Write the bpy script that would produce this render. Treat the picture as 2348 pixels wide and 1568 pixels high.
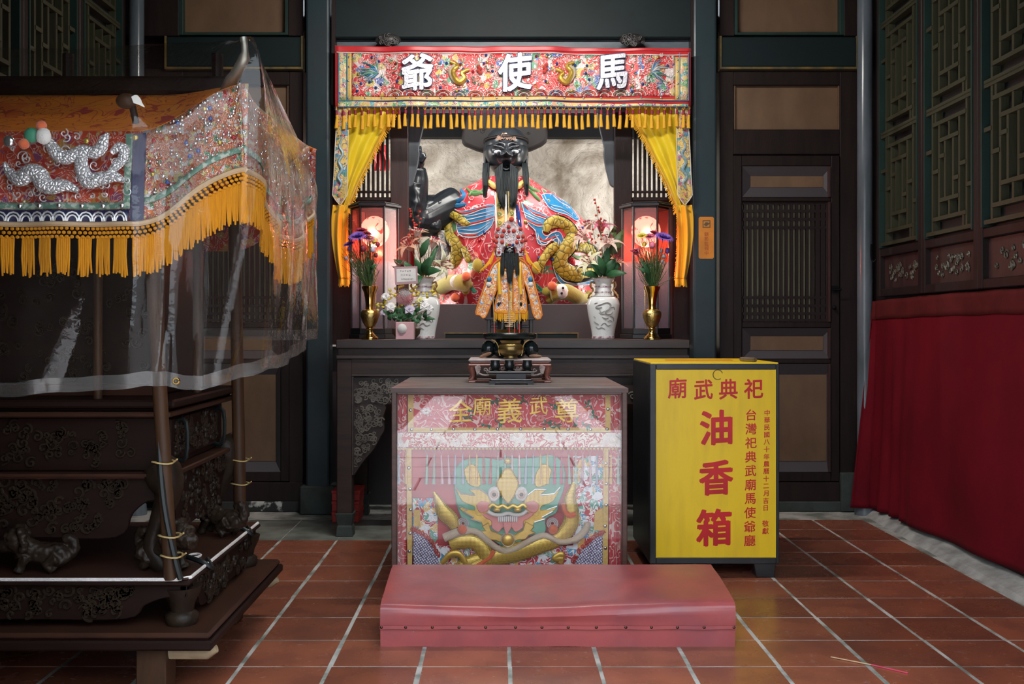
import bpy, math, random
from mathutils import Vector, Matrix, noise
random.seed(7)
scene = bpy.context.scene
COL = scene.collection
for o in list(bpy.data.objects): bpy.data.objects.remove(o)
# ------------------------------------------------------------------ camera (a pixel of the 2348x1568 photo -> direction)
F, U0, V0, H = 2400.0, 1148.0, 748.0, 1.128
def P(u, v, Y): return Vector(((u-U0)*Y/F, Y, H-(v-V0)*Y/F))
def PX(u, Y): return (u-U0)*Y/F
def PZ(v, Y): return H-(v-V0)*Y/F
cd = bpy.data.cameras.new('camera'); cam = bpy.data.objects.new('camera', cd); COL.objects.link(cam)
cam.location = (0, 0, H); cam.rotation_euler = (math.pi/2, 0, 0)
cd.sensor_width = 36; cd.lens = 36*F/2348; cd.shift_x = (1174-U0)/2348; cd.shift_y = -(784-V0)/2348
cd.clip_start = .05; scene.camera = cam
# ------------------------------------------------------------------ daylight and exposure
w = bpy.data.worlds.new('overcast_sky'); scene.world = w; w.use_nodes = True
bg = w.node_tree.nodes['Background']; bg.inputs[0].default_value = (.80, .90, 1.0, 1); bg.inputs[1].default_value = 3.4
sl = bpy.data.lights.new('sun', 'SUN'); sl.energy = 6; sl.angle = math.radians(3); sl.color = (1, .96, .92)
sun = bpy.data.objects.new('sun', sl); COL.objects.link(sun); sun.rotation_euler = (0, math.radians(30), 0)   # high, falling into the open court only
vs = scene.view_settings; vs.view_transform = 'Standard'; vs.look = 'None'; vs.gamma = 1; vs.exposure = 0.46; vs.use_curve_mapping = False
# ------------------------------------------------------------------ materials
MATS = {}
def sock(n, v): return v
def newmat(name):
    m = bpy.data.materials.new(name); m.use_nodes = True; MATS[name] = m
    nt = m.node_tree; b = nt.nodes['Principled BSDF']
    return m, nt, b
def nd(nt, t, **kw):
    n = nt.nodes.new(t)
    for k, v in kw.items():
        if k.startswith('i_'):
            n.inputs[k[2:].replace('_', ' ')].default_value = v
        else: setattr(n, k, v)
    return n
def c4(c): return (c[0], c[1], c[2], 1)
def math_(nt, op, a, b=None, clamp=False):
    n = nt.nodes.new('ShaderNodeMath'); n.operation = op; n.use_clamp = clamp
    for i, x in enumerate((a, b)):
        if x is None: continue
        if isinstance(x, (int, float)): n.inputs[i].default_value = x
        else: nt.links.new(x, n.inputs[i])
    return n.outputs[0]
def mixc(nt, f, a, b, mode='MIX'):
    n = nt.nodes.new('ShaderNodeMix'); n.data_type = 'RGBA'; n.blend_type = mode
    for s, x in ((0, f), (6, a), (7, b)):
        if isinstance(x, (int, float)): n.inputs[s].default_value = x
        elif isinstance(x, tuple): n.inputs[s].default_value = c4(x)
        else: nt.links.new(x, n.inputs[s])
    return n.outputs[2]
def coords(nt, sc=(1, 1, 1)):
    t = nt.nodes.new('ShaderNodeTexCoord'); mp = nt.nodes.new('ShaderNodeMapping'); mp.inputs['Scale'].default_value = sc
    nt.links.new(t.outputs['Object'], mp.inputs[0]); return mp.outputs[0]
def tnoise(nt, co, s, d=4, dist=0, r=.55):
    n = nt.nodes.new('ShaderNodeTexNoise'); nt.links.new(co, n.inputs['Vector'])
    n.inputs['Scale'].default_value = s; n.inputs['Detail'].default_value = d; n.inputs['Distortion'].default_value = dist; n.inputs['Roughness'].default_value = r
    return n.outputs[0]
def tvor(nt, co, s, feat='F1'):
    n = nt.nodes.new('ShaderNodeTexVoronoi'); n.feature = feat; nt.links.new(co, n.inputs['Vector']); n.inputs['Scale'].default_value = s
    return n
def ramp(nt, f, lo, hi):
    n = nt.nodes.new('ShaderNodeMapRange'); nt.links.new(f, n.inputs[0])
    n.inputs[1].default_value = lo; n.inputs[2].default_value = hi; n.clamp = True
    return n.outputs[0]
def bumpn(nt, b, h, st, dist=.004):
    n = nt.nodes.new('ShaderNodeBump'); n.inputs['Strength'].default_value = st; n.inputs['Distance'].default_value = dist
    nt.links.new(h, n.inputs['Height']); nt.links.new(n.outputs[0], b.inputs['Normal'])
def mat(name, col, rough=.5, metal=0, col2=None, vs=8, vlo=.35, vhi=.7, st=(1, 1, 1), bump=0, bs=60, spec=.5, rand=0, coat=0, sheen=0, rvar=0):
    m, nt, b = newmat(name)
    b.inputs['Roughness'].default_value = rough; b.inputs['Metallic'].default_value = metal; b.inputs['Specular IOR Level'].default_value = spec
    b.inputs['Coat Weight'].default_value = coat; b.inputs['Coat Roughness'].default_value = .15; b.inputs['Sheen Weight'].default_value = sheen
    co = coords(nt, st); c = None
    if col2 is None: col2 = tuple(x*.72 for x in col)
    n = tnoise(nt, co, vs, 6); f = ramp(nt, n, vlo, vhi)
    c = mixc(nt, f, col, col2)
    if rand:
        oi = nt.nodes.new('ShaderNodeObjectInfo'); k = math_(nt, 'ADD', math_(nt, 'MULTIPLY', oi.outputs['Random'], rand*2), 1-rand)
        cc = nt.nodes.new('ShaderNodeCombineColor')
        for i in range(3): nt.links.new(k, cc.inputs[i])
        c = mixc(nt, 1.0, c, cc.outputs[0], 'MULTIPLY')
    nt.links.new(c, b.inputs['Base Color'])
    if rvar:
        r = math_(nt, 'ADD', math_(nt, 'MULTIPLY', f, rvar), rough); nt.links.new(r, b.inputs['Roughness'])
    if bump:
        bumpn(nt, b, tnoise(nt, co, bs, 5), bump)
    return m
def brocade(name, base, cols, s=18, line=(.85, .82, .78), lw=.3, k=9, patch=.5, metal=.1, rough=.45, gem=True, bump=.6):
    """satin with couched cords, filled patches and sequins"""
    m, nt, b = newmat(name); co = coords(nt)
    b.inputs['Roughness'].default_value = rough; b.inputs['Metallic'].default_value = metal
    n1 = tnoise(nt, co, s, 1.5, 1.2); n2 = tnoise(nt, co, s*.55, 2, .6)
    v = tvor(nt, co, s*1.6)
    hs = nt.nodes.new('ShaderNodeSeparateColor'); nt.links.new(v.outputs['Color'], hs.inputs[0])
    cr = nt.nodes.new('ShaderNodeValToRGB'); cr.color_ramp.interpolation = 'CONSTANT'
    el = cr.color_ramp.elements
    for i, c in enumerate(cols):
        e = el[i] if i < 2 else el.new(i/len(cols))
        e.position = i/len(cols); e.color = c4(c)
    nt.links.new(hs.outputs[0], cr.inputs[0])
    pm = math_(nt, 'GREATER_THAN', n2, patch)
    c = mixc(nt, pm, base, cr.outputs[0])
    fr = math_(nt, 'FRACT', math_(nt, 'MULTIPLY', n1, k)); pp = math_(nt, 'PINGPONG', fr, .5)
    lm = math_(nt, 'LESS_THAN', pp, lw*.5)
    c = mixc(nt, lm, c, line)
    if gem:
        v2 = tvor(nt, co, s*2.1); g = math_(nt, 'LESS_THAN', v2.outputs['Distance'], .16)
        h2 = nt.nodes.new('ShaderNodeSeparateColor'); nt.links.new(v2.outputs['Color'], h2.inputs[0])
        g = math_(nt, 'MULTIPLY', g, math_(nt, 'GREATER_THAN', h2.outputs[1], .7))
        c = mixc(nt, g, c, (.9, .88, .7)); 
    nt.links.new(c, b.inputs['Base Color'])
    bumpn(nt, b, math_(nt, 'SUBTRACT', .5, pp), bump, .003)
    return m
def scalemat(name, c1, edge, s=60, ew=.06, metal=.3, rough=.4, bump=.8):
    m, nt, b = newmat(name); co = coords(nt)
    v = tvor(nt, co, s, 'DISTANCE_TO_EDGE'); f = ramp(nt, v.outputs['Distance'], 0, ew)
    nt.links.new(mixc(nt, f, edge, c1), b.inputs['Base Color']); b.inputs['Metallic'].default_value = metal; b.inputs['Roughness'].default_value = rough
    bumpn(nt, b, ramp(nt, v.outputs['Distance'], 0, .3), bump, .006); return m
def sheet(name, tint, gloss=.08, haze=.05, hazecol=(.8, .8, .8), ior=1.5, bs=0, gcol=(1, 1, 1)):
    """clear plastic or glass sheet: transparent body, Fresnel reflection, a little dust"""
    m = bpy.data.materials.new(name); m.use_nodes = True; MATS[name] = m; nt = m.node_tree; nt.nodes.clear()
    out = nt.nodes.new('ShaderNodeOutputMaterial'); tr = nt.nodes.new('ShaderNodeBsdfTransparent'); tr.inputs[0].default_value = c4(tint)
    gl = nt.nodes.new('ShaderNodeBsdfGlossy'); gl.inputs['Roughness'].default_value = gloss; gl.inputs['Color'].default_value = c4(gcol)
    di = nt.nodes.new('ShaderNodeBsdfDiffuse'); di.inputs[0].default_value = c4(hazecol)
    fr = nt.nodes.new('ShaderNodeFresnel'); bf = nt.nodes.new('ShaderNodeNewGeometry').outputs['Backfacing']
    nt.links.new(math_(nt, 'ADD', math_(nt, 'MULTIPLY', bf, 1/ior-ior), ior), fr.inputs[0])   # thin sheet: same reflection from either side
    m1 = nt.nodes.new('ShaderNodeMixShader'); m1.inputs[0].default_value = haze
    m2 = nt.nodes.new('ShaderNodeMixShader')
    nt.links.new(tr.outputs[0], m1.inputs[1]); nt.links.new(di.outputs[0], m1.inputs[2])
    nt.links.new(fr.outputs[0], m2.inputs[0]); nt.links.new(m1.outputs[0], m2.inputs[1]); nt.links.new(gl.outputs[0], m2.inputs[2])
    if bs:
        co = coords(nt); n = nt.nodes.new('ShaderNodeBump'); n.inputs['Strength'].default_value = .25; n.inputs['Distance'].default_value = .01
        nt.links.new(tnoise(nt, co, bs, 3), n.inputs['Height']); nt.links.new(n.outputs[0], gl.inputs['Normal']); nt.links.new(n.outputs[0], fr.inputs['Normal'])
    nt.links.new(m2.outputs[0], out.inputs[0]); return m
def emis(name, col, st):
    m, nt, b = newmat(name); b.inputs['Base Color'].default_value = c4(col); b.inputs['Emission Color'].default_value = c4(col); b.inputs['Emission Strength'].default_value = st; return m
# ------------------------------------------------------------------ mesh helpers
ORG = {}
def world_org(p):
    o = Vector((0, 0, 0))
    while p is not None:
        o += ORG.get(p.name, Vector((0, 0, 0))); p = p.parent
    return o
class MB:
    def __init__(s): s.v = []; s.f = []
    def add(s, vs, fs):
        n = len(s.v); s.v += [Vector(x) for x in vs]; s.f += [tuple(i+n for i in f) for f in fs]; return s
    def box(s, x0, x1, y0, y1, z0, z1):
        return s.add([(x0, y0, z0), (x1, y0, z0), (x1, y1, z0), (x0, y1, z0), (x0, y0, z1), (x1, y0, z1), (x1, y1, z1), (x0, y1, z1)],
                     [(0, 3, 2, 1), (4, 5, 6, 7), (0, 1, 5, 4), (1, 2, 6, 5), (2, 3, 7, 6), (3, 0, 4, 7)])
    def pbox(s, u0, v0, u1, v1, Y, d=.05):
        a, b = P(u0, v1, Y), P(u1, v0, Y); return s.box(min(a.x, b.x), max(a.x, b.x), Y, Y+d, a.z, b.z)
    def obox(s, c, ax, ay, az):
        c = Vector(c); ax, ay, az = Vector(ax), Vector(ay), Vector(az); vs = []
        for k in (-1, 1):
            for i, j in ((-1, -1), (1, -1), (1, 1), (-1, 1)): vs.append(c+ax*i+ay*j+az*k)
        return s.add(vs, [(0, 3, 2, 1), (4, 5, 6, 7), (0, 1, 5, 4), (1, 2, 6, 5), (2, 3, 7, 6), (3, 0, 4, 7)])
    def prism(s, pts, Y, d=.02, px=True):
        """closed outline in photo pixels at depth Y, or (x,z) metres, extruded d backwards"""
        q = [P(u, v, Y) if px else Vector((u, Y, v)) for u, v in pts]
        ar = sum(q[i].x*q[(i+1) % len(q)].z-q[(i+1) % len(q)].x*q[i].z for i in range(len(q)))
        if ar < 0: q.reverse()
        n = len(q); vs = q+[p+Vector((0, d, 0)) for p in q]
        fs = [tuple(range(n)), tuple(range(2*n-1, n-1, -1))]+[(i, i+n, (i+1) % n+n, (i+1) % n) for i in range(n)]
        return s.add(vs, fs)
    def grid(s, fn, nu, nv, closed=False):
        vs = [fn(i/(nu if closed else nu-1), j/(nv-1)) for j in range(nv) for i in range(nu)]
        fs = []
        for j in range(nv-1):
            for i in range(nu if closed else nu-1):
                a = j*nu+i; b = j*nu+(i+1) % nu; fs.append((a, b, b+nu, a+nu))
        return s.add(vs, fs)
    def tube(s, pts, r, n=8, cap=True, flat=None):
        pts = [Vector(p) for p in pts]; k = len(pts)
        rs = r if isinstance(r, (list, tuple)) else [r]*k
        base = len(s.v); up = Vector((0, 0, 1)); prev = None
        for i, p in enumerate(pts):
            t = (pts[min(i+1, k-1)]-pts[max(i-1, 0)])
            t = t.normalized() if t.length > 1e-9 else Vector((0, 0, 1))
            if prev is None:
                a = t.cross(Vector((0, 1, 0)));
                if a.length < 1e-3: a = t.cross(Vector((1, 0, 0)))
                a.normalize()
            else:
                a = prev-t*prev.dot(t); a = a.normalized() if a.length > 1e-6 else t.orthogonal().normalized()
            prev = a; b = t.cross(a)
            for q in range(n):
                an = 2*math.pi*q/n; ca, sa = math.cos(an), math.sin(an)
                d = a*ca*rs[i]+b*sa*rs[i]
                if flat is not None: d.y *= flat
                s.v.append(p+d)
        for i in range(k-1):
            for q in range(n):
                s.f.append((base+i*n+q, base+i*n+(q+1) % n, base+(i+1)*n+(q+1) % n, base+(i+1)*n+q))
        if cap:
            s.f.append(tuple(base+q for q in range(n-1, -1, -1))); s.f.append(tuple(base+(k-1)*n+q for q in range(n)))
        return s
    def lathe(s, prof, c, n=24, a0=0):
        c = Vector(c); k = len(prof); base = len(s.v)
        for r, z in prof:
            for q in range(n):
                an = a0+2*math.pi*q/n; s.v.append(c+Vector((r*math.cos(an), r*math.sin(an), z)))
        for i in range(k-1):
            for q in range(n): s.f.append((base+i*n+q, base+i*n+(q+1) % n, base+(i+1)*n+(q+1) % n, base+(i+1)*n+q))
        s.f.append(tuple(base+q for q in range(n-1, -1, -1))); s.f.append(tuple(base+(k-1)*n+q for q in range(n)))
        return s
    def ball(s, c, r, n=12, sc=(1, 1, 1), jit=0):
        c = Vector(c); k = max(4, n//2+1); base = len(s.v); vs = []; fs = []
        for j in range(k):
            ph = math.pi*(j/(k-1)) ; z = math.cos(ph); rr = math.sin(ph)
            for q in range(n):
                an = 2*math.pi*q/n; g = r*(1+random.uniform(-jit, jit))
                vs.append(c+Vector((rr*math.cos(an)*g*sc[0], rr*math.sin(an)*g*sc[1], z*g*sc[2])))
        for j in range(k-1):
            for q in range(n): fs.append((j*n+q, (j+1)*n+q, (j+1)*n+(q+1) % n, j*n+(q+1) % n))
        return s.add(vs, fs)
    def rot(s, c, M, start=0):
        c = Vector(c)
        for i in range(start, len(s.v)): s.v[i] = c+M @ (s.v[i]-c)
        return s
    def mesh(s, name, org=Vector((0, 0, 0)), smooth=False):
        me = bpy.data.meshes.new(name); me.from_pydata([v-org for v in s.v], [], s.f); me.validate(); me.update()
        if smooth:
            me.shade_smooth()
            try: me.set_sharp_from_angle(angle=math.radians(45 if smooth is True else smooth))
            except Exception: pass
        return me
    def build(s, name, m, parent=None, smooth=False, bevel=0, solid=0, kind=None, label=None, seg=1, loc=None):
        org = world_org(parent) if parent is not None else (Vector(loc) if loc is not None else Vector((0, 0, 0)))
        me = s.mesh(name, org, smooth); o = bpy.data.objects.new(name, me); COL.objects.link(o)
        me.materials.append(MATS[m] if isinstance(m, str) else m)
        if parent is not None: o.parent = parent; ORG[o.name] = Vector((0, 0, 0))
        else: o.location = org; ORG[o.name] = org
        if solid:
            md = o.modifiers.new('thickness', 'SOLIDIFY'); md.thickness = solid; md.offset = 0
        if bevel:
            md = o.modifiers.new('soft_edge', 'BEVEL'); md.width = bevel; md.segments = seg; md.limit_method = 'ANGLE'; md.angle_limit = math.radians(40)
        if kind: o['kind'] = kind
        if label: o['label'] = label
        return o
def thing(name, loc, label, cat, group=None):
    o = bpy.data.objects.new(name, None); COL.objects.link(o); o.location = loc; o.empty_display_size = .05
    ORG[o.name] = Vector(loc); o['label'] = label; o['category'] = cat
    if group: o['group'] = group
    return o
def tag(o, label, cat, group=None):
    o['label'] = label; o['category'] = cat
    if group: o['group'] = group
    return o
def struct(o): o['kind'] = 'structure'; return o
def inst(me, name, m, parent, loc, rot=(0, 0, 0), sc=(1, 1, 1)):
    o = bpy.data.objects.new(name, me); COL.objects.link(o)
    if not me.materials: me.materials.append(MATS[m])
    o.location = Vector(loc)-(world_org(parent) if parent else Vector((0, 0, 0))); o.rotation_euler = rot; o.scale = sc
    if parent: o.parent = parent; ORG[o.name] = Vector(o.location)
    else: ORG[o.name] = Vector(loc)
    return o
UNIT = MB().box(-.5, .5, -.5, .5, -.5, .5)
def unitcube(m):
    me = UNIT.mesh('bar'); me.materials.append(MATS[m]); return me
def lerp(a, b, t): return a+(b-a)*t
def interp(tab, x):
    if x <= tab[0][0]: return tab[0][1:]
    for (a, b) in zip(tab, tab[1:]):
        if x <= b[0]:
            t = (x-a[0])/(b[0]-a[0]); return tuple(lerp(p, q, t) for p, q in zip(a[1:], b[1:]))
    return tab[-1][1:]
def smooth_path(pts, n=6):
    """Catmull-Rom through points of any dimension"""
    pts = [tuple(p) for p in pts]; out = []
    for i in range(len(pts)-1):
        p0, p1, p2, p3 = pts[max(i-1, 0)], pts[i], pts[i+1], pts[min(i+2, len(pts)-1)]
        for k in range(n):
            t = k/n
            out.append(tuple(.5*((2*b)+(-a+c)*t+(2*a-5*b+4*c-d)*t*t+(-a+3*b-3*c+d)*t**3) for a, b, c, d in zip(p0, p1, p2, p3)))
    out.append(pts[-1]); return out
def text_mesh(body, size, ext=.001, off=0, shear=0):
    """glyph outline as a mesh, made brush-bold by a ring of small offsets and given a rising slant"""
    c = bpy.data.curves.new('lettering', 'FONT'); c.body = body; c.size = size; c.extrude = 0; c.resolution_u = 3; c.fill_mode = 'FRONT'
    o = bpy.data.objects.new('lettering', c); COL.objects.link(o); bpy.context.view_layer.update()
    me = bpy.data.meshes.new_from_object(o.evaluated_get(bpy.context.evaluated_depsgraph_get()))
    bpy.data.objects.remove(o); bpy.data.curves.remove(c)
    vs = [v.co.copy() for v in me.vertices]; fs = [tuple(p.vertices) for p in me.polygons]; bpy.data.meshes.remove(me)
    cx = (min(v.x for v in vs)+max(v.x for v in vs))/2; cy = (min(v.y for v in vs)+max(v.y for v in vs))/2
    V = []; Fs = []
    r = off*size; ring = [(0, 0)] if off < .004 else [(0, 0), (1, .5), (-1, -.5), (.5, -1), (-.5, 1), (.9, -.5), (-.9, .5)]
    for k, (dx, dy) in enumerate(ring):
        n = len(V)
        for v in vs:
            x, y = v.x-cx+dx*r, v.y-cy+dy*r
            V.append(Vector((x, y+shear*x, ext+k*.00004)))
        Fs += [tuple(i+n for i in f) for f in fs]
    me = bpy.data.meshes.new('lettering'); me.from_pydata(V, [], Fs); me.update(); return me
def letter(ch, u, v, em, Y, m, parent, ext=.0008, off=.012, name='character', sx=1, sz=1, rz=0, shear=.05):
    me = text_mesh(ch, em*Y/F, ext, off, shear); me.materials.clear(); me.materials.append(MATS[m])
    o = bpy.data.objects.new(name, me); COL.objects.link(o); o.parent = parent
    o.location = P(u, v, Y)-world_org(parent); o.rotation_euler = (math.pi/2, rz, 0); o.scale = (sx, sz, 1); ORG[o.name] = Vector(o.location); return o
def spiral(c, r, turns, side=1, a0=0, Y=None, n=14):
    pts = []
    for i in range(n):
        t = i/(n-1); a = a0+side*turns*2*math.pi*t; q = r*(1-.85*t); pts.append(Vector((c.x+q*math.cos(a), c.y, c.z+q*math.sin(a))))
    return pts
def scrolls(mb, inside, box, Y, n, r=(.008, .02), th=.0035, flat=1.0, seed=1):
    """carved scrollwork: little spirals with tails, where inside(u,v) holds; box in pixels"""
    rg = random.Random(seed); k = 0; tries = 0
    while k < n and tries < n*20:
        tries += 1; u = rg.uniform(box[0], box[2]); v = rg.uniform(box[1], box[3])
        if not inside(u, v): continue
        k += 1; c = P(u, v, Y); q = rg.uniform(*r)
        pts = spiral(c, q, rg.uniform(.9, 1.5), rg.choice((-1, 1)), rg.uniform(0, 6.28), n=16)
        mb.tube(pts, [th*lerp(1.1, .8, i/15) for i in range(16)], 6)
    return mb
# ================================================================== materials of the place
mat('wood_dark', (.022, .0135, .0125), .45, spec=.28, col2=(.014, .0085, .0085), vs=5, st=(6, 6, .8), bump=.15, bs=30, rand=.15)
mat('wood_red', (.05, .023, .021), .45, col2=(.028, .014, .013), vs=5, st=(6, 6, .8), bump=.12, bs=30)
mat('paint_teal', (.022, .041, .050), .36, col2=(.013, .024, .030), vs=3, bump=.25, bs=14, rvar=.2)
mat('paint_green', (.009, .018, .020), .55, spec=.25, col2=(.007, .013, .014), vs=4, bump=.1, bs=20)
mat('paint_gold', (.22, .14, .035), .5, col2=(.03, .05, .04), vs=12)
mat('panel_brown', (.17, .098, .053), .6, col2=(.12, .068, .037), vs=4, st=(2, 2, 1), bump=.1, bs=80)
mat('stone_dark', (.05, .065, .058), .8, col2=(.025, .03, .028), vs=9, bump=.4, bs=40)
mat('lattice_olive', (.046, .048, .025), .5, col2=(.030, .030, .017), vs=5)
mat('lattice_back', (.006, .008, .009), .5)
mat('carve_dark', (.10, .085, .06), .45, col2=(.05, .04, .03), vs=10, bump=.3, bs=90)
mat('carve_table', (.16, .14, .115), .4, col2=(.07, .06, .05), vs=12)
mat('lattice_light', (.50, .48, .27), .7, col2=(.36, .34, .19), vs=3)  # light passing behind the door screen is put into this pale colour
mat('lintel_grey', (.13, .16, .19), .42, col2=(.08, .10, .12), vs=6, st=(1, 1, 4), bump=.15, bs=60)
mat('bracket_grey', (.10, .12, .14), .5, col2=(.07, .085, .10), vs=6, st=(6, 6, 1))
mat('black_gloss', (.005, .0055, .007), .6, spec=.15)
mat('ceiling_wood', (.06, .035, .025), .7)
mat('niche_board', (.060, .054, .060), .55, col2=(.06, .05, .055), vs=5, bump=.08, bs=120)
def floor_mats():
    m, nt, b = newmat('tile_red'); co = coords(nt)
    t = nt.nodes.new('ShaderNodeNewGeometry'); g = t.outputs['Position']
    oi = nt.nodes.new('ShaderNodeObjectInfo')
    n = tnoise(nt, g, 5, 5); d = tnoise(nt, g, 26, 8, .3, .7); d2 = tnoise(nt, g, 2.2, 3)
    c = mixc(nt, ramp(nt, n, .3, .7), (.31, .098, .050), (.18, .06, .038))
    k = math_(nt, 'ADD', math_(nt, 'MULTIPLY', oi.outputs['Random'], .5), .7); cc = nt.nodes.new('ShaderNodeCombineColor')
    for i in range(3): nt.links.new(k, cc.inputs[i])
    c = mixc(nt, 1.0, c, cc.outputs[0], 'MULTIPLY')
    dm = math_(nt, 'MULTIPLY', ramp(nt, d, .60, .78), ramp(nt, d2, .42, .65))
    c = mixc(nt, math_(nt, 'MULTIPLY', dm, .8), c, (.42, .37, .34)); nt.links.new(c, b.inputs['Base Color'])
    nt.links.new(math_(nt, 'ADD', math_(nt, 'MULTIPLY', dm, .5), math_(nt, 'ADD', .16, math_(nt, 'MULTIPLY', n, .22))), b.inputs['Roughness'])
    bumpn(nt, b, tnoise(nt, g, 14, 4), .06, .01)
    m, nt, b = newmat('grout'); g = nt.nodes.new('ShaderNodeNewGeometry').outputs['Position']
    nt.links.new(mixc(nt, ramp(nt, tnoise(nt, g, 6, 6), .42, .62), (.50, .49, .46), (.16, .18, .15)), b.inputs['Base Color']); b.inputs['Roughness'].default_value = .85
    bumpn(nt, b, tnoise(nt, g, 80, 4), .4)
    m, nt, b = newmat('stone_slab'); g = nt.nodes.new('ShaderNodeNewGeometry').outputs['Position']
    nt.links.new(mixc(nt, ramp(nt, tnoise(nt, g, 7, 7), .35, .7), (.20, .22, .19), (.09, .085, .075)), b.inputs['Base Color']); b.inputs['Roughness'].default_value = .6
    bumpn(nt, b, tnoise(nt, g, 50, 4), .2)
    m, nt, b = newmat('granite'); g = nt.nodes.new('ShaderNodeNewGeometry').outputs['Position']
    nt.links.new(mixc(nt, ramp(nt, tnoise(nt, g, 40, 7), .35, .7), (.70, .68, .70), (.52, .50, .53)), b.inputs['Base Color']); b.inputs['Roughness'].default_value = .8
    # stained rock wall of the niche
    m, nt, b = newmat('rock'); g = nt.nodes.new('ShaderNodeNewGeometry').outputs['Position']
    n1 = tnoise(nt, g, 3.2, 8, 1.4, .62); n2 = tnoise(nt, g, 1.7, 4, .8); n3 = tnoise(nt, g, 7, 6, 2.2)
    c = mixc(nt, ramp(nt, n1, .38, .66), (.62, .58, .52), (.30, .26, .21))
    c = mixc(nt, math_(nt, 'MULTIPLY', ramp(nt, n2, .56, .68), .8), c, (.15, .11, .07))
    fr = math_(nt, 'PINGPONG', math_(nt, 'MULTIPLY', n3, 5), .5)
    c = mixc(nt, math_(nt, 'MULTIPLY', ramp(nt, fr, .06, .0), .55), c, (.12, .10, .085))
    nt.links.new(c, b.inputs['Base Color']); b.inputs['Roughness'].default_value = .75
    bumpn(nt, b, math_(nt, 'ADD', n1, math_(nt, 'MULTIPLY', n3, .4)), .9, .05)
floor_mats()
mat('plaster', (.62, .60, .60), .9, col2=(.50, .48, .47), vs=3, bump=.2, bs=20)
mat('mortar', (.42, .42, .40), .95, col2=(.2, .2, .19), vs=10, bump=.8, bs=40)
mat('peeled', (.55, .55, .52), .9, col2=(.03, .03, .03), vs=11, vlo=.40, vhi=.46, bump=.5, bs=30)
# ================================================================== floor
XL, XR, YB = -2.28, 2.28, 6.40
floor = struct(MB().box(XL-.1, XR+.1, 2.08, 8.0, -.12, -.0010).build('floor', 'grout'))
tw, td = .2977-.015, .2925-.0085
tm = MB().box(-tw/2, tw/2, -td/2, td/2, -.012, 0).mesh('tile'); tm.materials.append(MATS['tile_red'])
sm = MB().box(-.2977/2+.002, .2977/2-.002, -.2925/2+.001, .2925/2-.001, -.012, 0).mesh('slab'); sm.materials.append(MATS['stone_slab'])
rg = random.Random(3)
for j in range(-4, 10):
    for i in range(-8, 8):
        x = .030+.2977*(i+.5); y = 3.47+.2925*(j+.5)
        if x-.14 < XL or x+.16 > XR or y-.14 < 2.08: continue
        grey = y > 5.46 and x < .95
        if y+.14 > 6.36: continue
        o = inst(sm if grey else tm, 'tile', None, floor, (x+rg.uniform(-.002, .002), y+rg.uniform(-.001, .001), rg.uniform(-.0003, .0005)), (rg.uniform(-.0015, .0015), rg.uniform(-.0015, .0015), rg.uniform(-.003, .003)))
struct(MB().add([(2.06, 2.1, -.004), (XR, 2.1, -.004), (XR, 2.1, .06), (2.19, 2.1, .035), (2.17, YB, -.004), (XR, YB, -.004), (XR, YB, .06), (2.22, YB, .035)],
       [(0, 3, 7, 4), (3, 2, 6, 7), (0, 1, 2, 3), (4, 7, 6, 5)]).build('baseboard_right', 'mortar'))
# open light well behind the camera: pale granite paving under the open sky, plastered walls round it
yard = struct(MB().box(-4.2, 4.2, -2.75, 2.08, -.14, -.03).build('floor_courtyard', 'stone_dark'))
gm = MB().box(-.59, .59, -.29, .29, -.05, 0).mesh('slab'); gm.materials.append(MATS['granite'])
for j in range(8):
    for i in range(-4, 4):
        x = (i+.5+(.5 if j % 2 else 0))*1.2; y = 2.08-.3-.6*j
        if abs(x)+.6 > 4.3: continue
        inst(gm, 'slab', None, yard, (x, y, -.006+rg.uniform(-.002, .002)))
yr = struct(MB().box(-4.2, 4.2, -9.2, -2.75, -.14, -.02).build('floor_fore', 'wood_red'))
for j in range(9):
    for x in (-.84, 1.02):
        inst(gm, 'slab', None, yr, (x, -3.1-.62*j, -.012), (0, 0, 0), (.42 if x < 0 else .24, 1, 1))  # unseen pale strips, added to show as sunlit floor in the cabinet glass
wr = struct(MB().box(-4.3, -1.1, -9.2, -9.0, 0, 3.2).box(1.1, 4.3, -9.2, -9, 0, 3.2).box(-1.1, 1.1, -9.2, -9, 2.3, 3.2).build('wall_rear', 'plaster'))
MB().box(-1.1, 1.1, -9.15, -9.08, 0, 2.3).build('door_leaf', 'wood_red', wr)
for sx in (-1, 1):
    a, b = sorted((sx*4.2, sx*4.4))
    struct(MB().box(a, b, -9, 2.1, 0, 3.2).build('wall_courtyard_%s' % ('left' if sx < 0 else 'right'), 'plaster'))
    a, b = sorted((-1.12 if sx < 0 else 1.5, sx*4.3)); struct(MB().box(a, b, 2.08, 2.2, 0, 3.9).build('wall_shade_%s' % ('left' if sx < 0 else 'right'), 'wood_dark'))  # unseen; drawn inward to narrow the opening and darken the hall sides
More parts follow.
